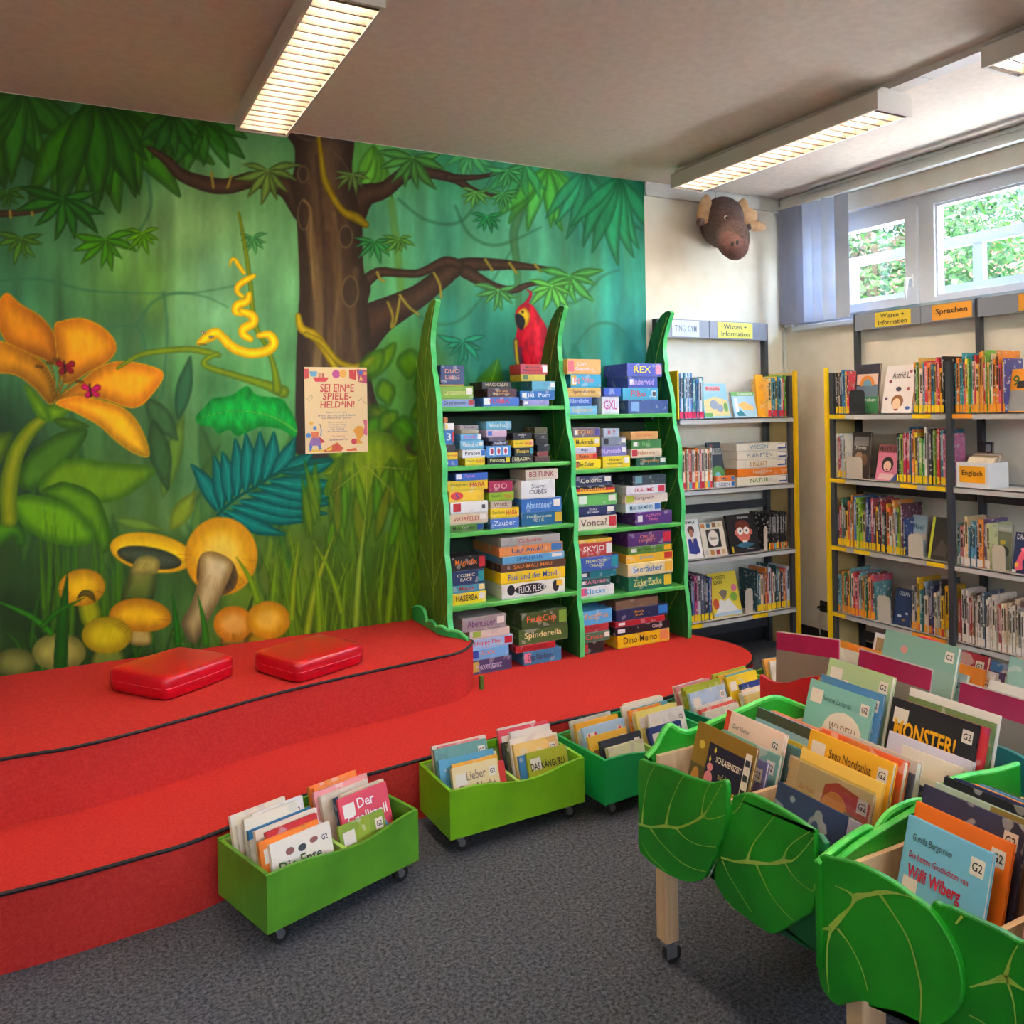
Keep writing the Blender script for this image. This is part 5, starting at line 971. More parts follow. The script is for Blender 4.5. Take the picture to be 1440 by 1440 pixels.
face_A('black cover with boy wearing glasses on the third corner shelf', 1026, 1067, 2, 53, (36, 34, 38), title='Stephen', tc=(230, 226, 220), pics=[('d', .52, .52, .24, .26, (226, 120, 104)), ('d', .52, .70, .24, .14, (120, 50, 40)), ('d', .28, .52, .05, .07, (226, 120, 104)), ('d', .78, .52, .05, .07, (226, 120, 104)), ('d', .42, .56, .1, .1, (240, 236, 232)), ('d', .63, .56, .1, .1, (240, 236, 232)), ('d', .42, .56, .03, .03, (20, 20, 20)), ('d', .63, .56, .03, .03, (20, 20, 20)), ('p', [(.2, .2), (.5, .28), (.85, .2), (.6, .12), (.4, .12)], (60, 120, 150)), ('r', .45, .6, .26, .32, (236, 232, 228)), ('r', .04, .1, .02, .18, (240, 206, 30)), ('t', 'Hawking', .5, .85, .06, .11, (220, 216, 210))], tpos=(.3, .85, .86, .95))
row_A(1079, 1106, 2, 14, .222, .226, [(38, 36, 40)], [(244, 208, 30), (244, 208, 30), (240, 120, 50), (240, 120, 50), (120, 190, 214)], 'black', 1)
row_A(968, 999, 3, 9, .235, .275, [(44, 46, 70), (60, 110, 170), (190, 70, 130), (206, 200, 210), (90, 100, 120), (80, 84, 96)], (248, 208, 20), 'left', 1)
face_A('yellow white cover with wolf doctor on the lowest corner shelf', 1000, 1040, 3, 60, (236, 214, 70), title='WER FORSCHT\nSCHON?', tc=(60, 56, 40), pics=[('p', [(.3, .55), (.45, .62), (.6, .56), (.52, .42), (.42, .38)], (130, 116, 110)), ('p', [(.1, .1), (.3, .4), (.48, .34), (.6, .4), (.9, .1)], (240, 238, 234)), ('d', .8, .42, .12, .12, (130, 180, 70)), ('d', .15, .3, .1, .14, (214, 90, 60)), ('d', .85, .62, .1, .1, (226, 120, 150)), ('r', .02, .98, .02, .10, (180, 206, 230))], tpos=(.05, .6, .72, .95))
row_A(1062, 1107, 3, 17, .22, .265, [(50, 90, 96), (60, 110, 120), (230, 190, 150), (60, 60, 90), (236, 140, 60), (206, 60, 60), (214, 220, 230), (150, 40, 50), (240, 226, 200), (60, 54, 54)], (248, 208, 20), 'right', 1)
bookend('beige bookend beside black series on the third corner shelf', (float(hit(1070, 760, 'y', AY + .05)[0]), AY + .025, ZA[2] + .001), 0, .03, .15, 'bookend_beige')
bookend('beige bookend left of the right row on the lowest corner shelf', (float(hit(1045, 850, 'y', AY + .05)[0]), AY + .03, ZA[3] + .001), 0, .06, .15, 'bookend_beige')
# ---- case along the window wall
BX = 3.925; BW = .235
ZB = [float(hit(a, b, 'x', BX)[2]) for a, b in ((1191, 582), (1190, 673), (1223, 774.5), (1230, 873.5))]
BY = [3.485, 2.725, 1.965]
bd = thing('bookcase', 'long steel bookcase with yellow end panel under the window', 'bookcase')
MB().box(BX + .003, WX - .035, BY[0], BY[0] + .02, 0, 1.70).build('side_panel', 'cream_steel', bd); MB().box(BX - .015, BX + .003, BY[0], BY[0] + .022, 0, 1.73).build('panel_edge', 'yellow_steel', bd)
for y in BY: MB().box(WX - .06, WX - .03, y - .03, y - .002, 0, 2.05).build('rear_post', 'dark_steel', bd)
MB().box(BX - .012, BX + .016, BY[1] - .014, BY[1] + .014, 0, 1.72).build('front_post', 'dark_steel', bd)
MB().box(BX - .0, BX + .02, BY[0] - .03, BY[0] - .002, 0, 1.70).build('front_post', 'dark_steel', bd); MB().box(BX - .012, BX + .016, BY[2] - .028, BY[2] - .001, 0, 1.72).build('front_post', 'dark_steel', bd)
for b in (0, 1):
    ya, yb = BY[b] - (.0 if b == 0 else .0145), BY[b + 1] + .0145 - (.0145 if b else 0)
    for z in (ZB[2] + .30, .12): MB().box(WX - .055, WX - .04, yb, ya, z, z + .05).build('cross_bar', 'dark_steel', bd)
    for k, z in enumerate(ZB):
        s_ = MB().box(BX, BX + BW, yb, ya, z - .006, z).box(BX, BX + .004, yb, ya, z - .03, z).box(BX + BW - .004, BX + BW, yb, ya, z - .03, z + .012).build('shelf_board', 'shelf_grey', bd)
        for p0, p1, ml in {(0, 0): [(1168, 1190, 'y'), (1285, 1311, 'y')], (0, 1): [(1168, 1189, 'y'), (1266, 1290, 'y'), (1303, 1330, 'y')], (0, 2): [(1168, 1189, 'y'), (1200, 1222, 'y'), (1302, 1327, 'y')], (0, 3): [(1168, 1186, 'y'), (1280, 1328, 'o')], (1, 0): [(1341, 1369, 'o')]}.get((b, k), []):
            y1_, y0_ = float(hit(p0, 700, 'x', BX)[1]), float(hit(p1, 700, 'x', BX)[1])
            MB().box(BX - .0015, BX, y0_, y1_, z - .027, z - .005).build('label_strip', 'flat_print', s_, color=(248, 208, 20) if ml == 'y' else (246, 160, 50))
fb = lambda a, b, t: (WX - .062 - t, a, b)
hy = lambda p: float(hit(p, 450, 'x', WX - .08)[1])
sign(bd, fb, BY[0] - .03, hy(1294), 1.95, 2.045, 'sign_grey', [(hy(1231), hy(1281), (230, 204, 60), 'Wissen +\nInformation', (50, 50, 50))])
sign(bd, fb, hy(1295), BY[1] - .002, 1.95, 2.045, 'sign_grey', [(hy(1311), hy(1367), (242, 168, 60), 'Sprachen', (50, 46, 46))])
sign(bd, fb, BY[1] - .03, BY[2], 1.95, 2.045, 'sign_grey', [(hy(1433), hy(1433) - .26, (242, 168, 60), 'Sprachen', (50, 46, 46))])
MB().prism([(BY[0] - .03, 2.045), (BY[2], 2.045), (BY[2], 2.062), (BY[0] - .03, 2.062)], fb, 0, .003).build('acrylic_strip', 'acrylic', bd)
BAYN = ['left', 'right']; SHN = ['top', 'second', 'third', 'lowest']
def row_B(px0, px1, bay, shelf, n, hmin, hmax, pal, lab, order, seq=0):
    z = ZB[shelf]; x = BX + .02; ya = float(hit(px0, 700, 'x', x)[1]); yb = float(hit(px1, 700, 'x', x)[1])
    lo_, hi_ = BY[bay + 1] + .018, BY[bay] - .018 - (.016 if bay == 0 else 0); ya = min(ya, hi_); yb = max(yb, lo_)
    rnd = random.Random(px0 * 3 + shelf); ts = [rnd.uniform(.6, 1.4) for _ in range(n)]; k = (ya - yb - .001 * n) / sum(ts); y = ya
    for i, t in enumerate(ts):
        t_ = max(.004, t * k); c = pal[i % len(pal)] if seq else rnd.choice(pal); y -= t_
        book('%s book, %s in the %s row, %s shelf, %s bay under the window' % (colour_word(c), ORD[i], order, SHN[shelf], BAYN[bay]), (x + rnd.uniform(-.008, .008), y, z + .0005), 0, 0, rnd.uniform(.14, .18), rnd.uniform(hmin, hmax), t_, c, 'books on the window bookcase', spine=lab[i % len(lab)] if isinstance(lab, list) else lab, band=1, cover='printed_spine'); y -= .001
def face_B(label, px0, px1, bay, shelf, hpx, c, **kw):
    z = ZB[shelf]; x = BX + kw.pop('dx', .03); y0 = float(hit(px0, 700, 'x', x)[1]); y1 = float(hit(px1, 700, 'x', x)[1]); s_ = (x * _fw[0] + y0 * _fw[1]) / F
    th = R(kw.pop('lean', 12)); h_ = hpx * s_ / math.cos(th)
    return book(label, (x, y0, z + .012 * math.sin(th) + .0005), R(-90), -th, y0 - y1, h_, .012, c, None, **kw)
def end_B(label, px0, px1, shelf, hpx, mt, dx=.012):
    x = BX + dx; y0 = float(hit(px0, 700, 'x', x)[1]); y1 = float(hit(px1, 700, 'x', x)[1]); bookend(label, (x, y0, ZB[shelf] + .001), R(-90), y0 - y1, hpx * (x * _fw[0] + y0 * _fw[1]) / F, mt)
Yl = (248, 208, 20); Ol = (246, 164, 40); Wl = (236, 230, 222)
row_B(1170, 1196, 0, 0, 7, .235, .26, [(44, 44, 56), (206, 180, 150), (50, 40, 50), (60, 130, 180), (70, 140, 180), (240, 190, 60), (226, 70, 90)], Yl, 'first', 1)
end_B('black bookend on the top shelf of the window bookcase', 1197, 1218, 0, 33, 'bookend_black', .006)
face_B('dark collage cover with rainbow on the top window shelf', 1203, 1236, 0, 0, 68, (58, 52, 62), title='Märchen', tc=(226, 226, 220), pics=[('r', .05, .95, .58, .8, (236, 200, 180)), ('d', .5, .6, .3, .3, (230, 140, 60)), ('d', .5, .58, .18, .2, (120, 170, 200)), ('r', .05, .95, .34, .56, (110, 130, 150)), ('r', 0, 1, 0, .34, (70, 140, 90))], tpos=(.2, .9, .24, .31), dx=.06, lean=6)
face_B('white cover with smiling portrait on the top window shelf', 1241, 1283, 0, 0, 66, (240, 230, 228), title='Astrid L.', tc=(110, 100, 100), pics=[('d', .5, .24, .2, .2, (150, 96, 60)), ('d', .48, .18, .14, .18, (240, 206, 170)), ('p', [(.4, .08), (.56, .09), (.5, .04)], (170, 60, 60)), ('d', .2, .66, .05, .05, (150, 60, 90)), ('d', .12, .3, .05, .05, (90, 60, 90)), ('d', .82, .5, .05, .05, (170, 80, 90)), ('d', .5, .5, .09, .07, (80, 70, 90)), ('d', .86, .1, .08, .05, (60, 100, 170)), ('d', .85, .86, .05, .04, (170, 90, 110))], tpos=(.25, .85, .72, .86))
row_B(1287, 1331, 0, 0, 14, .225, .30, [(246, 170, 40), (50, 46, 50), (110, 170, 60), (240, 190, 80), (236, 206, 190), (60, 150, 200), (226, 60, 80), (236, 130, 60), (70, 140, 180), (180, 190, 70), (226, 110, 120), (206, 40, 60)], Yl, 'second', 1)
row_B(1339, 1417, 1, 0, 24, .23, .305, PALY, Ol, 'only')
face_B('orange language course box at the end of the top right bay', 1419, 1450, 1, 0, 60, (246, 160, 40), title='9', tc=(70, 110, 60), pics=[('r', .3, 1, .55, .72, (50, 46, 50)), ('r', 0, 1, .02, .5, (150, 150, 150))], tpos=(.1, .4, .6, .85))
row_B(1170, 1190, 0, 1, 8, .23, .262, [(236, 226, 206), (240, 236, 226), (60, 90, 70), (206, 50, 60), (110, 170, 190), (226, 226, 226), (140, 190, 200)], Yl, 'first', 1)
end_B('beige bookend on the second shelf of the window bookcase', 1191, 1213, 1, 31, 'bookend_beige', .006)
face_B('dark monochrome cover leaning on the second window shelf', 1197, 1222, 0, 1, 64, (70, 60, 56), title='Zeitreise', tc=(226, 220, 210), pics=[('r', .1, .9, .7, .9, (150, 140, 136)), ('d', .4, .45, .22, .26, (170, 130, 100)), ('d', .7, .4, .16, .3, (130, 96, 70))], tpos=(.2, .8, .62, .7), dx=.06, lean=6)
face_B('pink cover with laughing dark haired girl on the second window shelf', 1231, 1261, 0, 1, 49, (226, 130, 160), title='MAYA SO', tc=(40, 34, 40), pics=[('r', 0, 1, .78, 1, (150, 80, 84)), ('d', .5, .45, .27, .32, (60, 44, 48)), ('d', .5, .40, .18, .22, (240, 196, 170)), ('p', [(.42, .32), (.58, .32), (.5, .27)], (190, 50, 60)), ('p', [(.2, .2), (.8, .2), (.9, .02), (.1, .02)], (236, 190, 190)), ('p', [(.7, .0), (1, .25), (1, 0)], (70, 90, 160))], tpos=(.08, .95, .82, .96))
row_B(1263, 1331, 0, 1, 21, .235, .30, [(50, 50, 54), (70, 120, 80), (150, 190, 60), (190, 40, 90), (220, 50, 60), (60, 120, 150), (226, 130, 170), (246, 150, 50), (240, 206, 60), (60, 66, 120), (130, 180, 60), (40, 140, 80), (230, 226, 222), (110, 80, 120)], Yl, 'second', 1)
row_B(1170, 1272, 0, 2, 34, .19, .30, [(60, 44, 60), (180, 60, 70), (70, 130, 110), (60, 60, 70), (246, 206, 60), (236, 120, 60), (214, 226, 220), (250, 160, 60), (232, 222, 206), (70, 110, 180), (150, 196, 60), (160, 200, 50), (206, 180, 120), (110, 60, 80), (50, 70, 130), (40, 90, 150), (190, 70, 90), (90, 60, 90), (246, 200, 40)], Yl, 'only', 1)
end_B('beige bookend on the third shelf of the window bookcase', 1276, 1297, 2, 33, 'bookend_beige', .005)
face_B('pale sea cover leaning behind a bookend on the third window shelf', 1280, 1299, 0, 2, 56, (170, 196, 206), title='Meer', tc=(90, 130, 160), pics=[('r', 0, 1, .0, .4, (120, 160, 180)), ('r', 0, 1, .4, .55, (210, 190, 180))], dx=.075, lean=6)
face_B('dark cover with yellow edge slanting at the third shelf end', 1303, 1330, 0, 2, 58, (52, 48, 46), pics=[('p', [(0, 0), (.14, 0), (.14, 1), (0, 1)], (196, 200, 60)), ('p', [(.2, .1), (.6, .5), (.95, .3), (.9, .1)], (84, 78, 74))], lean=14)
row_B(1170, 1229, 0, 3, 20, .20, .27, [(110, 180, 200), (180, 150, 110), (240, 150, 60), (60, 130, 80), (140, 60, 50), (250, 180, 60), (226, 90, 90), (110, 170, 170), (236, 226, 214), (206, 60, 70), (240, 120, 140), (180, 200, 210)], Ol, 'first', 1)
end_B('beige bookend on the lowest shelf of the window bookcase', 1231, 1250, 3, 38, 'bookend_beige', .006)
face_B('dark blue ocean cover on the lowest window shelf', 1252, 1276, 0, 3, 50, (40, 60, 100), title='OZEAN', tc=(200, 214, 230), pics=[('d', .35, .25, .12, .08, (206, 214, 220)), ('d', .6, .16, .1, .06, (190, 140, 70)), ('d', .75, .34, .08, .06, (206, 214, 220))], tpos=(.2, .8, .8, .92))
row_B(1279, 1331, 0, 3, 15, .19, .29, [(190, 190, 190), (80, 76, 80), (246, 200, 50), (244, 190, 40), (60, 130, 130), (150, 170, 190), (232, 206, 180), (50, 44, 90), (70, 76, 120), (240, 222, 190), (206, 214, 196)], [Ol, Ol, Ol, (214, 60, 60), Wl], 'second', 1)
face_B('silver film case leaning on the second shelf of the right bay', 1347, 1371, 1, 1, 42, (170, 160, 160), title='Sandmann', tc=(150, 40, 60), pics=[('d', .5, .45, .25, .25, (70, 66, 66)), ('d', .5, .15, .4, .2, (110, 110, 116))], tpos=(.1, .9, .78, .92), dx=.185, lean=2)
face_B('black film case standing at the back of the right bay', 1374, 1395, 1, 1, 60, (38, 36, 46), pics=[('r', .55, .9, .78, .94, (150, 160, 180))], dx=.185, lean=3)
# card file box
yb0, yb1 = float(hit(1347, 700, 'x', BX + .02)[1]), float(hit(1392, 700, 'x', BX + .02)[1])
fx = thing('file_box', 'white card file box with orange front label on the right bay', 'box', (BX + .012, yb0, ZB[1] + .0005), R(-90))
fw_, fh, fd = yb0 - yb1, .125, .16
MB().box(0, fw_, 0, .006, 0, fh).box(0, fw_, fd - .006, fd, 0, fh).box(0, .006, .006, fd - .006, 0, fh).box(fw_ - .006, fw_, .006, fd - .006, 0, fh).box(.006, fw_ - .006, .006, fd - .006, 0, .006).build('tray', 'white_plastic', fx)
lb = MB().box(fw_ * .1, fw_ * .9, -.0012, -.0004, fh * .2, fh * .85).build('label_card', 'flat_print', fx, color=(248, 176, 30))
text_mesh('Englisch', None, fw_ * .18, fw_ * .82, fh * .42, fh * .68, .012, y=-.0018).build('lettering', 'ink_black', lb)
for i in range(5):
    c = [(232, 220, 196), (206, 190, 160), (190, 160, 110), (226, 214, 200), (180, 150, 110), (214, 196, 160), (170, 140, 100)][i]
    book('%s audio case, %s from the front in the card file box' % (colour_word(c), ORD[i]), (BX + .035 + i * .012, yb0 - .012, ZB[1] + .010 + .008 * math.sin(R(24))), R(-90), -R(24), fw_ - .03, min(.17, .145 + .006 * i), .009, c, 'audio cases in the card file', cat='audio case', name='audio_case')
row_B(1339, 1391, 1, 2, 11, .19, .26, [(110, 150, 150), (206, 120, 120), (236, 214, 180), (232, 200, 150), (70, 130, 160), (110, 170, 200), (90, 150, 180), (44, 40, 42), (236, 150, 60), (110, 90, 130), (206, 206, 150)], Wl, 'only', 1)
end_B('beige bookend on the third shelf of the right bay', 1394, 1412, 2, 37, 'bookend_beige', .006)
face_B('thick illustrated chapter book leaning on the third right bay shelf', 1399, 1419, 1, 2, 62, (120, 130, 110), title='HARD-ICE-ROAD', tc=(230, 226, 214), pics=[('r', 0, 1, .84, 1, (190, 196, 190)), ('d', .5, .4, .36, .4, (60, 70, 60)), ('d', .4, .6, .2, .16, (206, 180, 60))], tpos=(.05, .95, .87, .95), dx=.07, lean=6)
face_B('navy cover with pink dragon on the third right bay shelf', 1421, 1450, 1, 2, 56, (40, 50, 90), title='DRACHE', tc=(220, 220, 220), pics=[('p', [(.1, .15), (.3, .5), (.5, .6), (.6, .45), (.45, .3), (.5, .1), (.2, .05)], (226, 90, 120)), ('d', .45, .58, .12, .1, (240, 110, 140)), ('d', .2, .2, .1, .1, (244, 180, 60)), ('r', 0, .2, .0, .08, (230, 226, 220))], tpos=(.1, .95, .82, .95))
row_B(1338, 1440, 1, 3, 32, .20, .27, PALC, Wl, 'only')
sk = hit(1158, 853, 'x', WX - .01); so = thing('wall_socket', 'small dark wall socket with plug above the skirting', 'socket', (WX - .001, float(sk[1]), float(sk[2])))
MB().bbox(-.012, 0, -.03, .03, -.035, .035, .004).build('plate', 'caster_black', so); MB().cyl((-.03, 0, -.005), (1, 0, 0), .014, .04, 12).build('plug', 'black_rubber', so); MB().tube([(-.05, 0, -.005), (-.06, .0, -.03), (-.04, .01, -.10), (-.02, .02, -.18)], .004, 6).build('cord', 'white_plastic', so)
# ================================================================ ROLLING BOOK BINS
def caster(parent, x, y, ztop, r_=.026, ang=0):
    f = MB().box(x - .016, x + .016, y - .016, y + .016, ztop - .006, ztop)
    for s in (-1, 1): f.add([(x - .014, y + s * .012, ztop - .006), (x + .014, y + s * .012, ztop - .006), (x + .022, y + s * .012, r_ - .004), (x + .006, y + s * .012, r_ - .004), (x - .014, y + s * .0135, ztop - .006), (x + .014, y + s * .0135, ztop - .006), (x + .022, y + s * .0135, r_ - .004), (x + .006, y + s * .0135, r_ - .004)], [(0, 1, 2, 3), (7, 6, 5, 4), (0, 4, 5, 1), (1, 5, 6, 2), (2, 6, 7, 3), (3, 7, 4, 0)])
    c = f.build('caster', 'metal_grey', parent)
    MB().cyl((x + .014, y, r_), (0, 1, 0), r_, .018, 18).build('wheel', 'caster_black', c, False)
    MB().cyl((x + .014, y, r_), (0, 1, 0), r_ * .5, .0215, 14).build('hub', 'metal_grey', c)
    return c
def bin_(label, fl, ang, W_, D_, mt, zt=.227, inside='bin_inside', short='', cols=((9, PAL), (9, PAL)), seed=1, heroes=None, hmax=.235):
    zb = .062; th = .012
    r = thing('book_bin', label, 'book bin', (fl[0], fl[1], 0), ang, 'rolling book bins')
    n = 24; xs = [W_ * k / n for k in range(n + 1)]
    ft = [zt - .002 - .034 * math.sin(math.pi * min(1, max(0, (x / W_ - .12) / .88))) ** 2 * (0.6 + .4 * x / W_) for x in xs]
    bt = [zt + .004 + .026 * math.sin(math.pi * x / W_) ** 2 for x in xs]
    def panel(name, tops, y0, y1):
        MB().prism([(0, zb), (W_, zb)] + [(x, t) for x, t in zip(reversed(xs), reversed(tops))], lambda a, b, t: (a, t, b), y0, y1).build(name, mt, r)
    panel('front_panel', ft, 0, th); panel('back_panel', bt, D_ - th, D_)
    for x in (0, W_ - th): MB().box(x, x + th, th, D_ - th, zb, zt).build('side_panel', mt, r)
    MB().box(th, W_ - th, th, D_ - th, zb, zb + .008).build('bottom_panel', inside, r)
    MB().box(W_ / 2 - .006, W_ / 2 + .006, th, D_ - th, zb + .008, zt - .03).build('divider', inside, r)
    for a, b in ((W_ / 2, ()),):
        pass
    MB().box(th, W_ - th, D_ - th - .0015, D_ - th, zb + .008, zt).build('inner_lining', inside, r)
    for x, y in ((.045, .04), (W_ - .06, .04), (.045, D_ - .04), (W_ - .06, D_ - .04)): caster(r, x, y, zb)
    rnd = random.Random(seed); ca, sa = math.cos(ang), math.sin(ang)
    for ci, (cnt, pal) in enumerate(cols):
        xa = th + .006 if ci == 0 else W_ / 2 + .010; cw = W_ / 2 - th - .018
        th_ = R(rnd.uniform(15, 19)); y = th + .006; hero = (heroes or {}).get(ci, [])
        ymax = D_ - th - .17 * math.tan(th_) - .01; step = (ymax - y) / cnt
        for i in range(cnt):
            t_ = min(step * math.cos(th_) - .0032, rnd.uniform(.008, .02)); w2 = rnd.uniform(.68, .95) * cw; off = rnd.uniform(0, cw - w2); hh = min(hmax, rnd.uniform(.17, .22) + .035 * i / cnt)
            c = rnd.choice(pal); kw = dict(g2=1 if rnd.random() < .7 else 0, stk=1 if rnd.random() < .5 else 0)
            if i < len(hero):
                c = hero[i][0]; kw.update(hero[i][1]); w2 = kw.pop('w', w2); hh = kw.pop('h', hh); off = min(off, cw - w2)
            lx, ly = xa + off, y; z0 = zb + .0085 + t_ * math.sin(th_)
            book('%s picture book, %s from front, %s half of %s bin' % (colour_word(c), ORD[i], ('left', 'right')[ci], short), (fl[0] + ca * lx - sa * ly, fl[1] + sa * lx + ca * ly, z0), ang, -th_, w2, hh, t_, c, 'picture books in the rolling bins', cat='picture book', name='picture_book', **kw)
            y += step
PB = [(236, 222, 196), (240, 226, 206), (226, 206, 180), (214, 60, 54), (244, 130, 50), (60, 130, 180), (40, 100, 130), (246, 190, 60), (180, 190, 60), (236, 226, 214), (120, 180, 190), (232, 150, 150), (240, 232, 220)]
bin_('olive green rolling book bin nearest the viewer by the stage', (.46, 2.385), R(17.5), .535, .295, 'bin_olive', short='olive', cols=((12, PB), (9, PB)), seed=3, heroes={
    0: [((240, 226, 206), dict(title='Die Ente', tc=(60, 90, 50), w=.2, h=.2, tpos=(.1, .8, .56, .72), pics=[('r', .1, .8, .5, .515, (206, 40, 70)), ('d', .3, .82, .07, .05, (150, 90, 80)), ('d', .5, .8, .07, .05, (60, 60, 60)), ('d', .7, .84, .07, .04, (150, 90, 80)), ('d', .5, .15, .1, .1, (60, 110, 90))])), ((240, 130, 40), {}), ((206, 44, 50), {}), ((236, 222, 196), {}), ((236, 222, 196), {}), ((240, 226, 206), {}), ((50, 120, 170), {})],
    1: [((150, 170, 50), dict(w=.17, h=.17)), ((226, 74, 92), dict(title='Der\nGrolltroll', tc=(244, 236, 230), w=.185, h=.235, tpos=(.1, .92, .62, .93), pics=[('d', .6, .34, .34, .36, (110, 160, 206)), ('d', .5, .52, .09, .11, (240, 240, 236)), ('d', .72, .52, .09, .11, (240, 240, 236)), ('d', .52, .51, .03, .04, (20, 20, 20)), ('d', .70, .51, .03, .04, (20, 20, 20)), ('d', .62, .38, .1, .06, (226, 150, 160)), ('p', [(.85, .3), (1, .5), (1, .15)], (226, 60, 40))])), ((150, 50, 70), {}), ((236, 216, 190), {}), ((60, 90, 130), {})]})
bin_('lime green rolling book bin in the middle by the stage', (1.108, 2.607), R(1.5), .545, .265, 'bin_lime', short='lime', cols=((9, PB), (10, PB)), seed=5, heroes={
    0: [((238, 214, 160), dict(title='Lieber\nGute Nacht', tc=(150, 130, 110), w=.18, h=.2)), ((214, 60, 54), {}), ((236, 180, 60), {}), ((90, 160, 190), {}), ((240, 226, 206), {}), ((110, 160, 150), {}), ((236, 130, 130), {}), ((150, 176, 160), {}), ((240, 222, 200), dict(h=.225, w=.22, pics=[('d', .8, .88, .08, .06, (50, 90, 120)), ('d', .3, .7, .12, .1, (240, 120, 60))]))],
    1: [((176, 180, 40), dict(title='DAS KÄNGURU', tc=(40, 40, 30), w=.17, h=.19, tpos=(.06, .9, .66, .84))), ((70, 140, 200), {}), ((250, 206, 120), {}), ((240, 226, 206), {}), ((230, 222, 200), {}), ((110, 110, 70), {}), ((60, 60, 60), {}), ((236, 226, 210), {}), ((226, 74, 84), dict(w=.22, h=.235)), ((236, 222, 206), dict(h=.235))]})
bin_('emerald green rolling book bin half hidden by the leaf crate', (1.70, 2.558), R(5), .545, .30, 'bin_emerald', short='emerald', cols=((8, PB), (9, PB)), seed=8, heroes={
    0: [((232, 222, 180), dict(h=.165)), ((50, 56, 66), dict(w=.2, h=.185, pics=[('p', [(.1, .2), (.3, .6), (.5, .5), (.8, .7), (.9, .3)], (206, 206, 206))])), ((246, 190, 60), dict(title='mach dir ein Müsli', tc=(120, 70, 60), w=.19, h=.2)), ((176, 206, 226), dict(title='Urmel', tc=(220, 60, 80), w=.2, h=.222)), ((206, 204, 216), {}), ((240, 232, 220), {}), ((246, 180, 50), {}), ((206, 200, 180), {})],
    1: [((160, 190, 70), dict(h=.14)), ((44, 60, 120), dict(w=.17, h=.18, pics=[('d', .65, .55, .2, .2, (236, 220, 206)), ('r', .1, .4, .5, .85, (236, 226, 214))])), ((240, 232, 220), {}), ((236, 220, 120), {}), ((240, 226, 206), {}), ((244, 150, 40), {}), ((100, 180, 190), {}), ((240, 230, 210), {}), ((238, 222, 190), dict(title='Hier kommt', tc=(90, 80, 60), w=.2, h=.225))]})
bin_('dark teal rimmed rolling book bin below the round stage end', (2.30, 2.66), R(7), .545, .285, 'bin_teal', short='teal', cols=((9, PB), (9, PB)), seed=12, heroes={
    0: [((232, 222, 200), dict(h=.17)), ((226, 90, 80), {}), ((236, 226, 206), dict(h=.18)), ((190, 210, 230), {}), ((176, 186, 50), dict(h=.235, w=.22)), ((170, 180, 40), dict(h=.24))], 1: [((240, 206, 120), dict(title='PIPI MICE', tc=(206, 90, 60), h=.185, w=.2)), ((236, 226, 206), {}), ((236, 214, 180), {}), ((44, 66, 140), {}), ((246, 206, 40), dict(h=.24, w=.2))]})
bin_('small pale green rolling book bin behind the red crate', (2.87, 2.86), R(-4), .42, .20, 'bin_lime', short='farthest', cols=((5, PB), (5, PB)), seed=15)
# ================================================================ LEAF CRATES ON LEGS
def vein(parent, pts, fn, t, mt='vein_pale'):
    MB().ribbon([tuple(p) for p in catmull(pts, 4, False)] if len(pts) > 2 else pts, fn, t).build('vein', mt, parent)
FX = 1.37
def front_leaf(parent, px, t0, t1, mt, veins=(), k=(0, 0, 1), smooth=True, extra=None, lim=-9):
    ox, oy, sc = k
    def m(p):
        q = hit(ox + p[0] / sc, oy + p[1] / sc, 'x', FX); return (max(lim, float(q[1])), float(q[2]))
    pts = [m(p) for p in px]
    if extra: pts += extra
    pp_ = [tuple(q) for q in catmull(pts, 4)] if smooth else pts
    fn = lambda a, b, t: (t, a, b)
    # rounded rim: inset front face
    c = (sum(p[0] for p in pp_) / len(pp_), sum(p[1] for p in pp_) / len(pp_)); n = len(pp_)
    area = sum(pp_[i][0] * pp_[(i + 1) % n][1] - pp_[(i + 1) % n][0] * pp_[i][1] for i in range(n)); sg = 1 if area > 0 else -1
    def inset(d):
        out = []
        for i in range(n):
            a, b = pp_[i - 1], pp_[(i + 1) % n]; dx, dy = b[0] - a[0], b[1] - a[1]; L = math.hypot(dx, dy) or 1
            out.append((pp_[i][0] - sg * dy / L * d * -1 * -1 if 0 else pp_[i][0] + sg * (-dy) / L * d, pp_[i][1] + sg * dx / L * d))
        return out
    i2 = inset(.0025); mb = MB()
    v = [fn(p[0], p[1], t1) for p in pp_] + [fn(p[0], p[1], t0 + .0025) for p in pp_] + [fn(p[0], p[1], t0) for p in i2]
    mb.add(v, [tuple(range(n))] + [tuple(range(3 * n - 1, 2 * n - 1, -1))] + [(j * n + i, j * n + (i + 1) % n, (j + 1) * n + (i + 1) % n, (j + 1) * n + i) for j in (0, 1) for i in range(n)])
    o = mb.build('leaf', mt, parent)
    for vv in veins:
        q = [m(p) + (max(.0016, p[2] / sc * 1.5 * (FX * _fw[0] + 1.5 * _fw[1]) / F),) for p in vv]
        vein(o, q, fn, t0 - .0008)
    return o
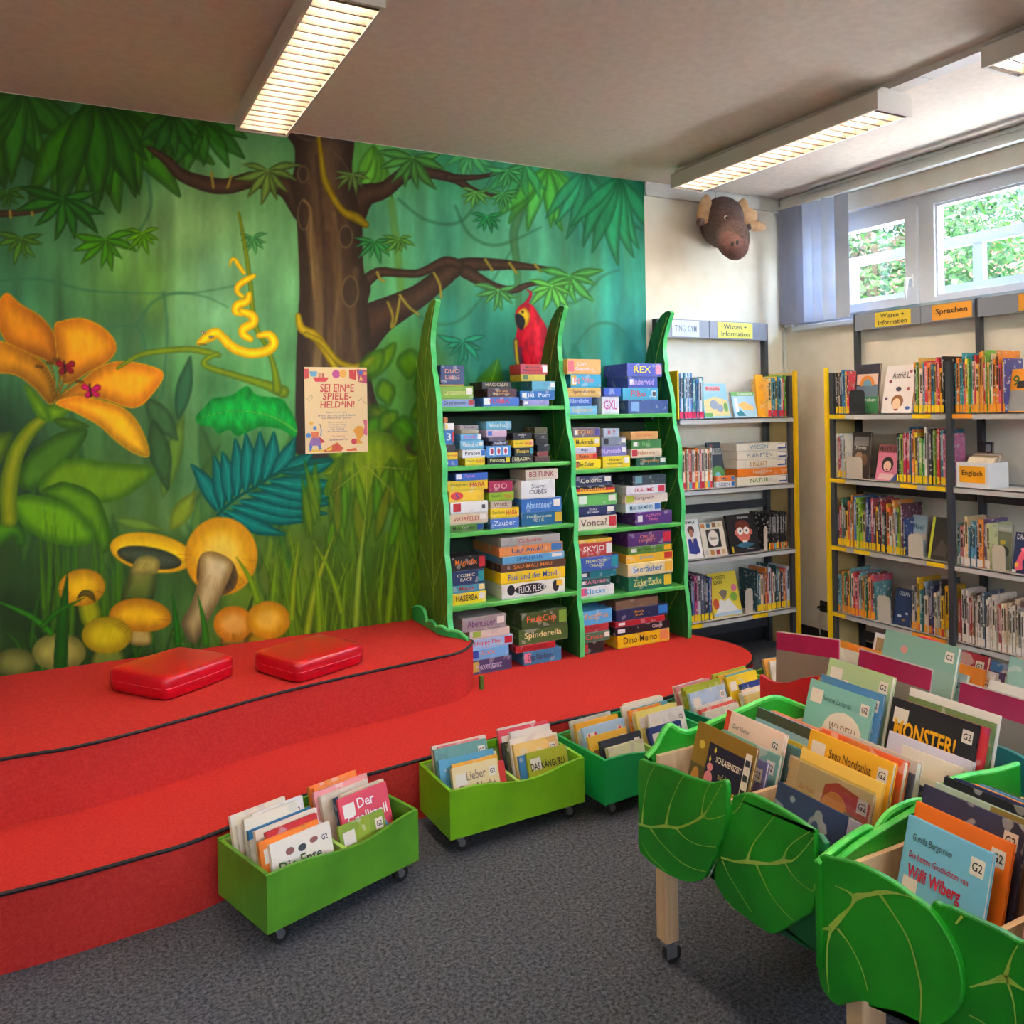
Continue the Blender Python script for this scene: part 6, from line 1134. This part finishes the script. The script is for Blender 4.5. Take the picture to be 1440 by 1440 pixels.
def crate(label, x0, x1, y0, y1, zf=.40, zt=.56, dv=0, legx=0):
    r = thing('book_crate', label, 'book crate')
    th = .012
    MB().box(x0 + th, x1 - th, y1 - th, y1, zf - .012, zt).build('side_panel', 'plywood', r); MB().box(x0 + th, x1 - th, y0, y0 + th, zf - .012, zt).build('side_panel', 'plywood', r)
    MB().box(x0, x0 + th, y0, y1, zf - .012, zt - .04).build('front_panel', 'plywood', r); MB().box(x1 - th, x1, y0, y1, zf - .012, zt).build('back_panel', 'plywood', r)
    MB().box(x0 + th, x1 - th, y0 + th, y1 - th, zf - .012, zf).build('bottom_panel', 'plywood', r)
    ym = (y0 + y1) / 2; MB().box(x0 + th + dv, x1 - th, ym - .006, ym + .006, zf, zt - .005).build('divider', 'plywood', r)
    for x in (x0 + .024, x1 - .024):
        for y in (y0 + .024, y1 - .024):
            xk = x
            if legx and y < y1 - .1 and x < x1 - .1: x = x + legx
            lg = MB().bbox(x - .022, x + .022, y - .022, y + .022, .066, zf - .012, .003).build('leg', 'plywood', r)
            MB().cyl((x, y, .064), (0, 0, 1), .021, .016, 14).build('ferrule', 'metal_grey', lg)
            f = MB().box(x - .014, x + .014, y - .014, y + .014, .05, .056)
            for s in (-1, 1): f.box(x - .012, x + .022, y + s * .011 - .001, y + s * .011 + .001, .018, .052)
            cs = f.build('caster_fork', 'metal_grey', lg); MB().cyl((x + .012, y, .0265), (0, 1, 0), .026, .018, 18).build('caster_wheel', 'caster_black', lg); x = xk
    return r
def side_leaf(r, y0, y1, prof, mt, edge='crate_edge', zb=.35):
    fn = lambda a, b, t: (a, t, b); pr_ = [tuple(q) for q in catmull(prof, 4, False)]
    o = MB().prism([(pr_[0][0], zb)] + pr_ + [(pr_[-1][0], zb)], fn, y0, y1).build('side_leaf', mt, r)
    MB().tube([(p[0], (y0 + y1) / 2, p[1]) for p in pr_], abs(y1 - y0) * .62, 6).build('leaf_edge', edge, o)
K1 = (900, 1000, 5.143); K2 = (1140, 1140, 4.8)
T1 = crate('green leaf-fronted book crate on wooden legs beside the emerald bin', 1.386, 2.00, 1.262, 1.852, legx=.14)
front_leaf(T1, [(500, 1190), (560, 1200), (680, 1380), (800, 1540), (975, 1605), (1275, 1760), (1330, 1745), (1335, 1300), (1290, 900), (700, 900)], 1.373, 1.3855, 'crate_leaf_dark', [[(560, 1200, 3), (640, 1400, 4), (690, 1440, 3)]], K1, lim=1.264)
front_leaf(T1, [(680, 660), (700, 615), (745, 592), (790, 588), (850, 605), (1015, 690), (1140, 765), (1260, 850), (1340, 900), (1405, 925), (1380, 1080), (1345, 1260), (1320, 1340), (1270, 1440), (1195, 1490), (1080, 1560), (975, 1605), (850, 1530), (700, 1420), (600, 1300), (560, 1150)], 1.360, 1.3725, 'crate_leaf', [
    [(610, 1050, 10), (720, 1080, 12), (800, 1080, 20), (960, 1095, 12), (1060, 1075, 20), (1150, 1060, 5), (1390, 955, 2)], [(800, 1075, 18), (840, 960, 6), (920, 850, 4), (1005, 740, 2)], [(1060, 1070, 16), (1090, 990, 5), (1150, 930, 4), (1255, 862, 2)],
    [(620, 1070, 10), (680, 1200, 5), (830, 1440, 3)], [(865, 1095, 16), (960, 1300, 5), (1050, 1420, 4), (1130, 1500, 2)], [(1075, 1090, 12), (1150, 1200, 4), (1270, 1290, 3), (1340, 1270, 2)], [(790, 592, 3), (740, 690, 3), (690, 735, 2)]], K1, lim=1.264)
front_leaf(T1, [(36, 362), (100, 358), (165, 375), (270, 405), (375, 452), (460, 480), (560, 505), (610, 492), (668, 488), (684, 560), (680, 650), (688, 720), (660, 850), (612, 955), (605, 1010), (535, 1150), (505, 1195), (430, 1222), (340, 1205), (240, 1160), (160, 1110), (95, 1055), (38, 970), (36, 700)], 1.347, 1.3595, 'crate_leaf', [
    [(40, 800, 16), (130, 822, 12), (240, 815, 16), (320, 828, 12), (430, 790, 11), (510, 740, 15), (545, 690, 5), (650, 510, 2)], [(66, 800, 16), (80, 640, 5), (110, 480, 4), (160, 382, 3)], [(240, 808, 20), (275, 650, 6), (340, 500, 4), (372, 455, 3)], [(500, 742, 12), (520, 600, 4), (560, 510, 3)], [(510, 742, 12), (560, 765, 5), (672, 735, 2)],
    [(125, 828, 16), (200, 930, 6), (330, 1060, 5), (440, 1120, 4), (530, 1142, 2)], [(315, 830, 14), (380, 900, 5), (480, 950, 4), (605, 965, 2)], [(65, 930, 3), (120, 1030, 5), (240, 1140, 3)]], K1)
side_leaf(T1, 1.853, 1.867, [(1.372, .555), (1.405, .578), (1.447, .626), (1.485, .606), (1.526, .596), (1.612, .608), (1.725, .625), (1.80, .636), (1.858, .633), (1.95, .592), (1.998, .568)], 'crate_leaf')
MB().box(1.372, 1.386, 1.853, 1.867, .32, .555).build('corner_strip', 'crate_leaf', T1)
T2 = crate('green leaf-fronted book crate at the lower right corner', 1.386, 2.00, .652, 1.218)
front_leaf(T2, [(835, 622), (900, 628), (980, 650), (1065, 690), (1200, 752), (1320, 810), (1430, 872), (1560, 900), (1700, 1000), (1760, 1150), (1740, 1350), (1650, 1520), (1500, 1640), (1300, 1660), (1150, 1600), (1000, 1560), (850, 1500), (800, 1300), (790, 900)], 1.360, 1.3725, 'crate_leaf', [
    [(1100, 1178, 4), (1250, 1140, 12), (1340, 1122, 24), (1440, 1180, 10), (1560, 1240, 4)], [(1338, 1115, 16), (1380, 980, 6), (1425, 895, 3)], [(1095, 1365, 5), (1210, 1430, 5), (1300, 1540, 4)], [(1005, 752, 6), (1050, 700, 9)], [(1350, 1130, 12), (1400, 1300, 5), (1420, 1560, 4)]], K2)
front_leaf(T2, [(98, 306), (200, 303), (330, 330), (480, 392), (620, 472), (730, 552), (838, 628), (940, 755), (1030, 920), (1072, 1080), (1076, 1200), (1040, 1310), (965, 1390), (880, 1430), (795, 1445), (780, 1400), (700, 1362), (620, 1330), (455, 1302), (440, 1270), (380, 1262), (300, 1275), (240, 1290), (180, 1250), (110, 1130), (98, 900), (98, 600)], 1.347, 1.3595, 'crate_leaf', [
    [(190, 772, 24), (250, 705, 20), (330, 620, 9), (360, 562, 24), (440, 545, 14), (540, 527, 16), (650, 537, 6), (770, 572, 3)], [(350, 560, 18), (300, 520, 7), (220, 485, 3)], [(185, 772, 14), (110, 776, 4)], [(192, 782, 14), (170, 880, 7), (165, 1050, 6), (180, 1200, 3)], [(235, 770, 14), (320, 880, 6), (400, 1040, 6), (442, 1190, 4)], [(525, 542, 16), (620, 680, 7), (720, 850, 8), (780, 1060, 8), (805, 1200, 7), (796, 1400, 4)]], K2)
side_leaf(T2, 1.220, 1.232, [(1.372, .562), (1.45, .585), (1.537, .60), (1.642, .618), (1.741, .648), (1.80, .650), (1.91, .638), (2.0, .635)], 'crate_leaf')
side_leaf(T2, 1.234, 1.246, [(1.34, .565), (1.42, .590), (1.492, .602), (1.507, .585), (1.56, .618), (1.65, .622), (1.70, .600)], 'crate_leaf')
def wave_panel(r, x0, x1, ys, zs, mt, zb=.34, name='end_panel'):
    pr_ = [tuple(q) for q in catmull(list(zip(ys, zs)), 5, False)]
    o = MB().prism([(pr_[0][0], zb)] + pr_ + [(pr_[-1][0], zb)], lambda a, b, t: (t, a, b), x0, x1).build(name, mt, r)
T3 = crate('red wavy-fronted book crate behind the leaf crate', 2.072, 2.70, 1.565, 2.135, zt=.55, dv=.09)
wave_panel(T3, 2.058, 2.071, [2.14, 2.08, 2.01, 1.95, 1.87, 1.79, 1.71, 1.63, 1.56], [.595, .587, .605, .635, .66, .65, .62, .59, .58], 'crate_red')
wave_panel(T3, 2.701, 2.714, [2.14, 2.08, 2.01, 1.93, 1.83, 1.73, 1.65, 1.56], [.60, .63, .665, .66, .63, .60, .585, .58], 'crate_red')
T4 = crate('teal wavy-fronted book crate behind the right leaf crate', 2.072, 2.70, .93, 1.50, zt=.55, dv=.09)
wave_panel(T4, 2.058, 2.071, [1.505, 1.44, 1.36, 1.28, 1.18, 1.08, .93], [.585, .60, .63, .635, .61, .59, .58], 'crate_teal')
wave_panel(T4, 2.701, 2.714, [1.505, 1.44, 1.36, 1.28, 1.18, 1.08, .93], [.585, .60, .63, .635, .61, .59, .58], 'crate_teal')
T5 = crate('green leaf crate barely showing at the left picture edge', -.78, -.16, 1.42, 2.0)
o_ = MB().prism([tuple(q) for q in catmull([(1.40, .40), (1.46, .36), (1.6, .34), (1.8, .42), (1.99, .45), (2.02, .50), (2.01, .575), (1.9, .62), (1.7, .64), (1.5, .60), (1.41, .54)], 4)], lambda a, b, t: (t, a, b), -.158, -.145).build('leaf', 'crate_leaf', T5)
vein(o_, [(1.45, .48, .006), (1.7, .5, .005), (1.95, .53, .003)], lambda a, b, t: (t, a, b), -.1445)
# ---- books in the crates
def crate_col(short, yl, cw, x0, x1, books, zf=.40, seed=1, th=17, ref=0):
    rnd = random.Random(seed); th_ = R(th); n = len(books); step0 = (x1 - x0) / n
    ank = [(i, b[3]['x']) for i, b in enumerate(books) if len(b) > 3 and 'x' in b[3]]
    if not ank or ank[0][0] > 0: ank = [(0, x0)] + ank
    ank.append((n, x1)); xs_ = np.interp(range(n + 1), [a[0] for a in ank], [a[1] for a in ank])
    for i, bk in enumerate(books):
        c, w2, ztop = bk[:3]; kw = dict(bk[3]) if len(bk) > 3 else {}
        kw.pop('x', None); zt_ = kw.pop('z', None); xb = float(xs_[i]); step = float(xs_[i + 1] - xs_[i]); xt = xb + .08; xr = 1.55 if i < ref else 1.85
        if zt_: ztop = zt_
        elif ref: ztop = 1.5 - (1.5 - ztop) * xt / xr
        w2 = min(w2, cw); t_ = max(.004, min(step * math.cos(th_) - .0034, kw.pop('t', rnd.uniform(.007, .02)))); h_ = (ztop - zf) / math.cos(th_)
        off = kw.pop('off', rnd.uniform(0, cw - w2) if cw > w2 else 0); off = max(0, min(off, cw - w2))
        kw.setdefault('g2', 1 if rnd.random() < .75 else 0); kw.setdefault('stk', 1 if rnd.random() < .35 else 0)
        lab = kw.pop('label', None) or '%s picture book, %s from front, %s' % (colour_word(c), ORD[i], short)
        book(lab, (xb, yl - off, zf + .001 + t_ * math.sin(th_)), R(-90), -th_, w2, h_, t_, c, 'picture books in the crates', cat='picture book', name='picture_book', **kw)
farm = [('r', 0, 1, 0, 1, (150, 112, 40)), ('r', 0, .3, 0, .6, (96, 84, 50)), ('r', .26, .98, 0, .86, (44, 36, 62)), ('d', .12, .45, .07, .14, (206, 140, 60)), ('d', .14, .8, .05, .05, (214, 180, 70)), ('d', .34, .52, .07, .085, (240, 140, 150)), ('d', .34, .63, .05, .045, (240, 140, 150)), ('p', [(.36, .8), (.38, .84), (.4, .8), (.38, .77)], (240, 220, 60)), ('p', [(.3, .7), (.32, .74), (.34, .7), (.32, .67)], (240, 220, 60)), ('r', .86, .96, .42, .92, (238, 222, 206)), ('r', .86, .96, .2, .34, (238, 222, 206)),
        ('t', 'SCHLAFENSZEIT', .42, .84, .66, .80, (244, 224, 196), .02), ('t', 'auf dem', .5, .72, .56, .62, (230, 200, 120)), ('t', 'BAUERNHOF', .44, .80, .40, .54, (246, 206, 60), .02), ('t', 'Ein Vorlesebuch', .34, .7, .28, .33, (226, 220, 214)), ('r', .875, .945, .80, .86, (50, 50, 60)), ('r', .875, .945, .66, .72, (50, 50, 60)), ('r', .875, .945, .52, .58, (50, 50, 60))]
crate_col('left column of front leaf crate', 1.838, .268, 1.425, 1.905, [
    ((150, 112, 40), .22, .63, dict(x=1.425, z=.648, pics=farm, g2=0, stk=0, off=.045, label='dark farmyard bedtime book with pink pig, front of leaf crate')), ((116, 110, 160), .21, .605, dict(off=.058, g2=1, pics=[('d', .7, .5, .12, .2, (70, 50, 90)), ('d', .45, .45, .06, .16, (206, 170, 70))])), ((126, 176, 158), .215, .635, dict(off=.05, g2=1)),
    ((248, 216, 194), .215, .70, dict(x=1.555, z=.645, title='STEIN', tc=(50, 54, 60), off=.015, g2=1, stk=0, tpos=(.12, .8, .55, .72), bold=.03, pics=[('r', 0, .08, 0, 1, (226, 70, 44)), ('t', 'Der kleine', .16, .45, .84, .89, (110, 100, 90))])), ((230, 116, 50), .2, .69, {}), ((84, 150, 146), .2, .675, dict(g2=1)), ((240, 206, 60), .21, .69), ((150, 196, 214), .235, .735, dict(off=.0, g2=0, pics=[('r', 0, 1, .88, 1, (70, 80, 60)), ('r', 0, 1, .6, .7, (236, 200, 60))])),
    ((240, 136, 128), .235, .74), ((246, 150, 50), .22, .745), ((70, 150, 158), .235, .73, dict(x=1.79, title='ECHT', tc=(240, 230, 214), tpos=(.3, .95, .66, .94), bold=.02, pics=[('r', 0, .22, 0, 1, (248, 196, 40))])), ((250, 224, 180), .22, .725),
    ((140, 200, 186), .225, .765, dict(x=1.865, z=.685, off=.02, title='WILDFELL', tc=(140, 90, 60), tpos=(.42, .85, .58, .68), g2=1, stk=1, bold=0, pics=[('d', .62, .58, .3, .28, (248, 232, 210)), ('t', 'Annette Zacharias', .25, .7, .84, .89, (60, 90, 90))])), ((90, 146, 196), .22, .745), ((246, 186, 70), .2, .735)], seed=21, ref=12)
crate_col('back of left column of leaf crate', 1.80, .22, 1.910, 1.930, [((186, 208, 150), .235, .74, dict(off=0, g2=1, label='pale green apple seed book with round pictures, rear of leaf crate', title='APFEL-SORTE', tc=(70, 90, 60), bold=0, tpos=(.35, .62, .5, .58), pics=[('d', .14, .62, .09, .09, (246, 226, 160)), ('d', .14, .62, .05, .05, (246, 190, 50)), ('d', .32, .82, .07, .07, (244, 214, 200)), ('d', .33, .4, .08, .09, (236, 232, 236)), ('d', .66, .76, .06, .06, (236, 130, 130)), ('d', .82, .55, .14, .15, (240, 180, 170)), ('d', .82, .55, .06, .08, (206, 60, 80)), ('d', .48, .66, .05, .05, (240, 150, 120))]))], seed=22)
crate_col('right column of front leaf crate', 1.548, .272, 1.41, 1.925, [
    ((60, 66, 104), .20, .575, dict(t=.006, off=.07, g2=0, stk=0)), ((196, 190, 200), .20, .578, dict(t=.006, off=.07, g2=0, stk=0)),
    ((232, 196, 138), .245, .655, dict(x=1.51, z=.625, off=.01, foil=1, g2=1, stk=0, label='mouse house picture book in clear sleeve, front of leaf crate', pics=[('p', [(.02, 0), (.98, 0), (.98, .55), (.5, .62), (.02, .5)], (216, 64, 44)), ('p', [(.42, .5), (.46, .9), (.6, .96), (.98, .9), (.98, .5)], (206, 70, 46)), ('d', .6, .66, .16, .2, (236, 156, 50)), ('d', .18, .5, .1, .09, (110, 96, 60)), ('p', [(.7, .62), (.92, .58), (.92, .72), (.72, .74)], (140, 130, 100)), ('t', 'Ein Fest\nfür die Maus', .12, .4, .68, .8, (226, 120, 70)), ('t', 'Das\nmausehaus', .3, .95, .12, .42, (248, 200, 150), .02)])),
    ((250, 208, 96), .24, .68, dict(off=.01, g2=0, title='Lieselotte', tc=(150, 70, 110), tpos=(.4, .7, .55, .66), pics=[('d', .55, .74, .06, .07, (196, 110, 70))])), ((248, 184, 44), .245, .73, dict(x=1.575, z=.675, off=0, g2=1, stk=1, title='Sven Nordquist\nWie Findus zu', tc=(60, 44, 30), tpos=(.28, .78, .70, .93), bold=.0)), ((234, 100, 54), .25, .74, dict(off=0, g2=0)), ((206, 196, 180), .25, .75, dict(off=.01, pics=[('r', 0, .35, .6, .95, (226, 110, 60)), ('r', .4, 1, .55, .9, (90, 96, 110))])), ((70, 60, 44), .23, .70, dict(off=.04, g2=1)), ((60, 70, 80), .23, .715, dict(off=.04, g2=1)), ((96, 140, 196), .22, .70, dict(off=.05)), ((232, 222, 190), .25, .735, dict(off=.02, pics=[('d', .3, .85, .06, .06, (80, 110, 60)), ('d', .6, .84, .06, .06, (80, 110, 60))])),
    ((246, 234, 216), .16, .665, dict(x=1.80, z=.63, off=.105, title='rt', tc=(150, 90, 100), tpos=(.05, .35, .5, .74), g2=1, stk=0)), ((228, 222, 236), .235, .71, dict(x=1.845, z=.632, off=.03, title='Anton', tc=(206, 50, 84), tpos=(.15, .6, .66, .84), g2=1, stk=0, bold=.03, pics=[('t', 'und der', .6, .92, .6, .7, (190, 80, 110)), ('t', 'Gargoyle', .3, .85, .34, .54, (206, 60, 90), .03)])), 
    ((38, 36, 42), .245, .752, dict(x=1.878, z=.705, off=.0, title='MONSTER!', tc=(246, 176, 20), tpos=(.08, .8, .66, .88), g2=1, stk=1, bold=.03)), ((222, 56, 66), .24, .75), ((120, 150, 90), .24, .765), ((242, 234, 224), .25, .785, dict(pics=[('r', .1, .8, .6, .9, (130, 160, 110))]))], seed=23, ref=11)
crate_col('left column of corner crate', 1.20, .252, 1.435, 1.935, [
    ((124, 192, 220), .178, .668, dict(x=1.435, z=.655, off=.045, g2=1, stk=0, t=.012, label='light blue story book with pink balloon, front of corner crate', pics=[('d', .76, .36, .185, .2, (240, 128, 148)), ('d', .3, .3, .07, .09, (240, 228, 206)), ('r', .06, .24, .42, .58, (238, 224, 208)), ('d', .5, .12, .12, .08, (236, 160, 150)), ('t', 'Gunilla Bergström', .10, .58, .82, .90, (50, 56, 64)), ('t', 'Die besten Geschichten von', .09, .80, .70, .78, (196, 30, 66), .01), ('t', 'Willi Wiberg', .10, .74, .54, .68, (196, 30, 66), .025)])),
    ((248, 118, 24), .205, .70, dict(x=1.475, z=.668, off=.03, g2=1, stk=0, pics=[('r', .55, .85, .25, .3, (90, 80, 50)), ('d', .55, .42, .08, .12, (50, 80, 60)), ('r', .5, .8, .1, .22, (236, 220, 190))])), ((62, 62, 88), .215, .71, dict(off=.02, g2=1)), ((170, 120, 90), .20, .70, dict(off=.055, g2=1, pics=[('r', 0, 1, 0, .45, (226, 130, 110)), ('d', .5, .35, .2, .25, (110, 90, 80)), ('d', .4, .8, .12, .14, (214, 120, 90))])), ((176, 196, 170), .25, .725, dict(off=.005, pics=[('r', .5, 1, 0, 1, (150, 130, 60)), ('r', .02, .3, .8, .95, (246, 230, 190))])), ((32, 32, 38), .255, .745, dict(off=0, stk=1, g2=0)), ((46, 54, 104), .25, .75, dict(off=.005, g2=0)), ((240, 232, 214), .25, .75, dict(pics=[('d', .3, .8, .12, .08, (60, 120, 90)), ('d', .6, .75, .12, .08, (80, 140, 90)), ('d', .85, .7, .1, .08, (80, 140, 80))])), ((246, 152, 40), .25, .755), ((84, 156, 206), .25, .765, dict(pics=[('d', .8, .85, .03, .05, (240, 206, 60)), ('d', .6, .8, .03, .05, (240, 206, 60))])), ((70, 84, 56), .25, .765), ((236, 190, 100), .24, .76), ((206, 90, 70), .24, .755), ((226, 216, 196), .24, .77), ((110, 160, 150), .24, .765)], seed=24, ref=30)
rz_ = random.Random(5)
def rnd_books(n, zt, wmax=.25, pal=PAL): return [(rz_.choice(pal), rz_.uniform(.17, wmax), zt + rz_.uniform(-.05, .03)) for _ in range(n)]
crate_col('right column of corner crate', .915, .24, 1.435, 1.92, rnd_books(15, .73), seed=25)
crate_col('left column of red crate', 2.115, .25, 2.22, 2.60, rnd_books(10, .66), seed=26)
crate_col('right column of red crate', 1.832, .25, 2.19, 2.60, [((150, 180, 160), .25, .78, dict(off=0, pics=[('r', 0, 1, .8, 1, (140, 180, 160)), ('d', .3, .88, .05, .05, (226, 150, 140))]))] + rnd_books(9, .70), seed=27)
crate_col('left column of teal crate', 1.48, .25, 2.19, 2.60, [((232, 226, 214), .25, .72), ((250, 206, 60), .25, .70), ((150, 190, 180), .26, .77, dict(off=0)), ((246, 170, 110), .26, .76), ((248, 160, 40), .26, .80, dict(off=0, g2=0)), ((90, 160, 200), .26, .815, dict(off=0, g2=0)), ((214, 206, 60), .26, .82, dict(off=0, g2=0)), ((236, 226, 206), .25, .79), ((160, 196, 150), .26, .80, dict(g2=0, pics=[('d', .6, .85, .14, .1, (226, 90, 70))])), ((206, 60, 60), .22, .76)], seed=28)
crate_col('right column of teal crate', 1.19, .24, 2.13, 2.60, rnd_books(13, .72), seed=29)
def divider(label, x, yl, w_, h_, roll, tilt):
    r = thing('divider_board', label, 'divider board', (x, yl, .402 + w_ * abs(math.sin(R(roll)))), R(-90), 'grey divider boards'); r.rotation_euler = (R(-tilt), R(roll), R(-90))
    MB().box(0, w_, 0, .003, .004, h_ - .062).build('board', 'divider_grey', r); MB().box(0, w_, 0, .003, h_ - .062, h_ - .004).build('top_strip', 'divider_magenta', r)
    MB().box(-.0015, w_ + .0015, .0032, .0042, .002, h_).build('clear_sleeve', 'clear_edge', r)
divider('grey divider board with magenta strip, leftmost, in the red crate', 2.09, 2.104, .268, .305, -7, 9)
divider('grey divider board with magenta strip, in the red crate right column', 2.115, 1.836, .25, .345, 0, 12)
divider('grey divider board with magenta strip in the teal crate', 2.09, 1.48, .26, .345, 0, 12)
# ================================================================ PLUSH MOOSE
ms = thing('plush_moose_head', 'brown plush moose head with tan antlers hung high on the wall', 'plush toy', (3.42, WY - .002, 2.56))
def star(c, lobes, nu=40, nv=28, k=14):
    """one closed skin round several ellipsoids that all contain or overlap c"""
    mb = MB(); v = []; f = []
    for j in range(nv + 1):
        th = math.pi * j / nv
        for i in range(nu):
            ph = 2 * math.pi * i / nu; d = np.array([math.sin(th) * math.cos(ph), math.sin(th) * math.sin(ph), math.cos(th)]); rs = []
            for (cc, rr_) in lobes:
                o = (np.array(c) - np.array(cc)) / np.array(rr_); q = d / np.array(rr_); A = q @ q; B = 2 * o @ q; C = o @ o - 1; D = B * B - 4 * A * C
                if D > 0:
                    t = (-B + math.sqrt(D)) / (2 * A)
                    if t > 0: rs.append(t)
            rs = rs or [.01]; mx = max(rs); v.append(np.array(c) + d * (mx + math.log(sum(math.exp((q - mx) * 60) for q in rs)) / 60 * .5))
    for j in range(nv):
        for i in range(nu): f.append((j * nu + i, (j + 1) * nu + i, (j + 1) * nu + (i + 1) % nu, j * nu + (i + 1) % nu))
    return mb.add(v, f)
o0 = np.array([3.42, WY - .002, 2.56])
def mp(px, py, y): return hit(px, py, 'y', y) - o0
head = mp(1016, 308, 3.93); neck = mp(1012, 318, 4.03); snout = mp(1031, 336, 3.80); brow = mp(1022, 312, 3.86)
star(brow, [(head, (.135, .12, .135)), (neck, (.15, .055, .14)), (snout, (.095, .10, .115)), (brow, (.10, .10, .105))]).build('head', 'moose_fur', ms, True)
star(mp(1034, 346, 3.77), [(mp(1034, 347, 3.77), (.078, .072, .078)), (mp(1030, 338, 3.79), (.088, .08, .085))], 24, 16).build('muzzle', 'moose_nose', ms, True)
for px, py in ((1037, 341), (1030, 343)): MB().sphere(mp(px, py, 3.69 if px > 1033 else 3.695), (.010, .008, .014), 10, 8).build('nostril', 'eye_black', ms, True)
for px, py, y in ((1020.5, 306, 3.765), (1032, 307, 3.78)):
    e = MB().sphere(mp(px, py, y), (.009, .009, .011), 12, 8).build('eye', 'eye_white', ms, True); MB().sphere(mp(px + .6, py + .3, y - .005), (.007, .006, .009), 10, 8).build('pupil', 'eye_black', e, True)
def antler(lobes, c): star(c, lobes, 30, 20).build('antler', 'moose_antler', ms, True)
Lc = mp(990, 297, 3.92); antler([(Lc, (.045, .022, .075)), (mp(994, 286, 3.92), (.03, .02, .055)), (mp(987, 304, 3.92), (.035, .022, .04)), (mp(997, 298, 3.92), (.03, .02, .05))], Lc)
Rc = mp(1051, 304, 3.95); antler([(Rc, (.06, .024, .055)), (mp(1043, 295, 3.95), (.05, .022, .055)), (mp(1057, 304, 3.95), (.045, .022, .04)), (mp(1046, 290, 3.95), (.03, .02, .05))], Rc)
Rd = mp(1062, 318, 3.95); antler([(Rd, (.055, .024, .03)), (mp(1068, 319, 3.95), (.055, .022, .026)), (mp(1054, 314, 3.95), (.04, .022, .04))], Rd)
for a, b, s in ((mp(988, 309, 3.90), mp(982, 316, 3.88), .02), (mp(1048, 318, 3.88), mp(1056, 322, 3.86), .02)):
    MB().tube([a, (a + b) / 2, b], [.012, .026, .008], 10).build('ear', 'moose_fur', ms, True)
MB().tube([mp(1005, 268, WY - .03), mp(1006, 276, WY - .03), mp(1008, 284, WY - .03)], .0025, 6).build('hanger', 'metal_grey', ms)
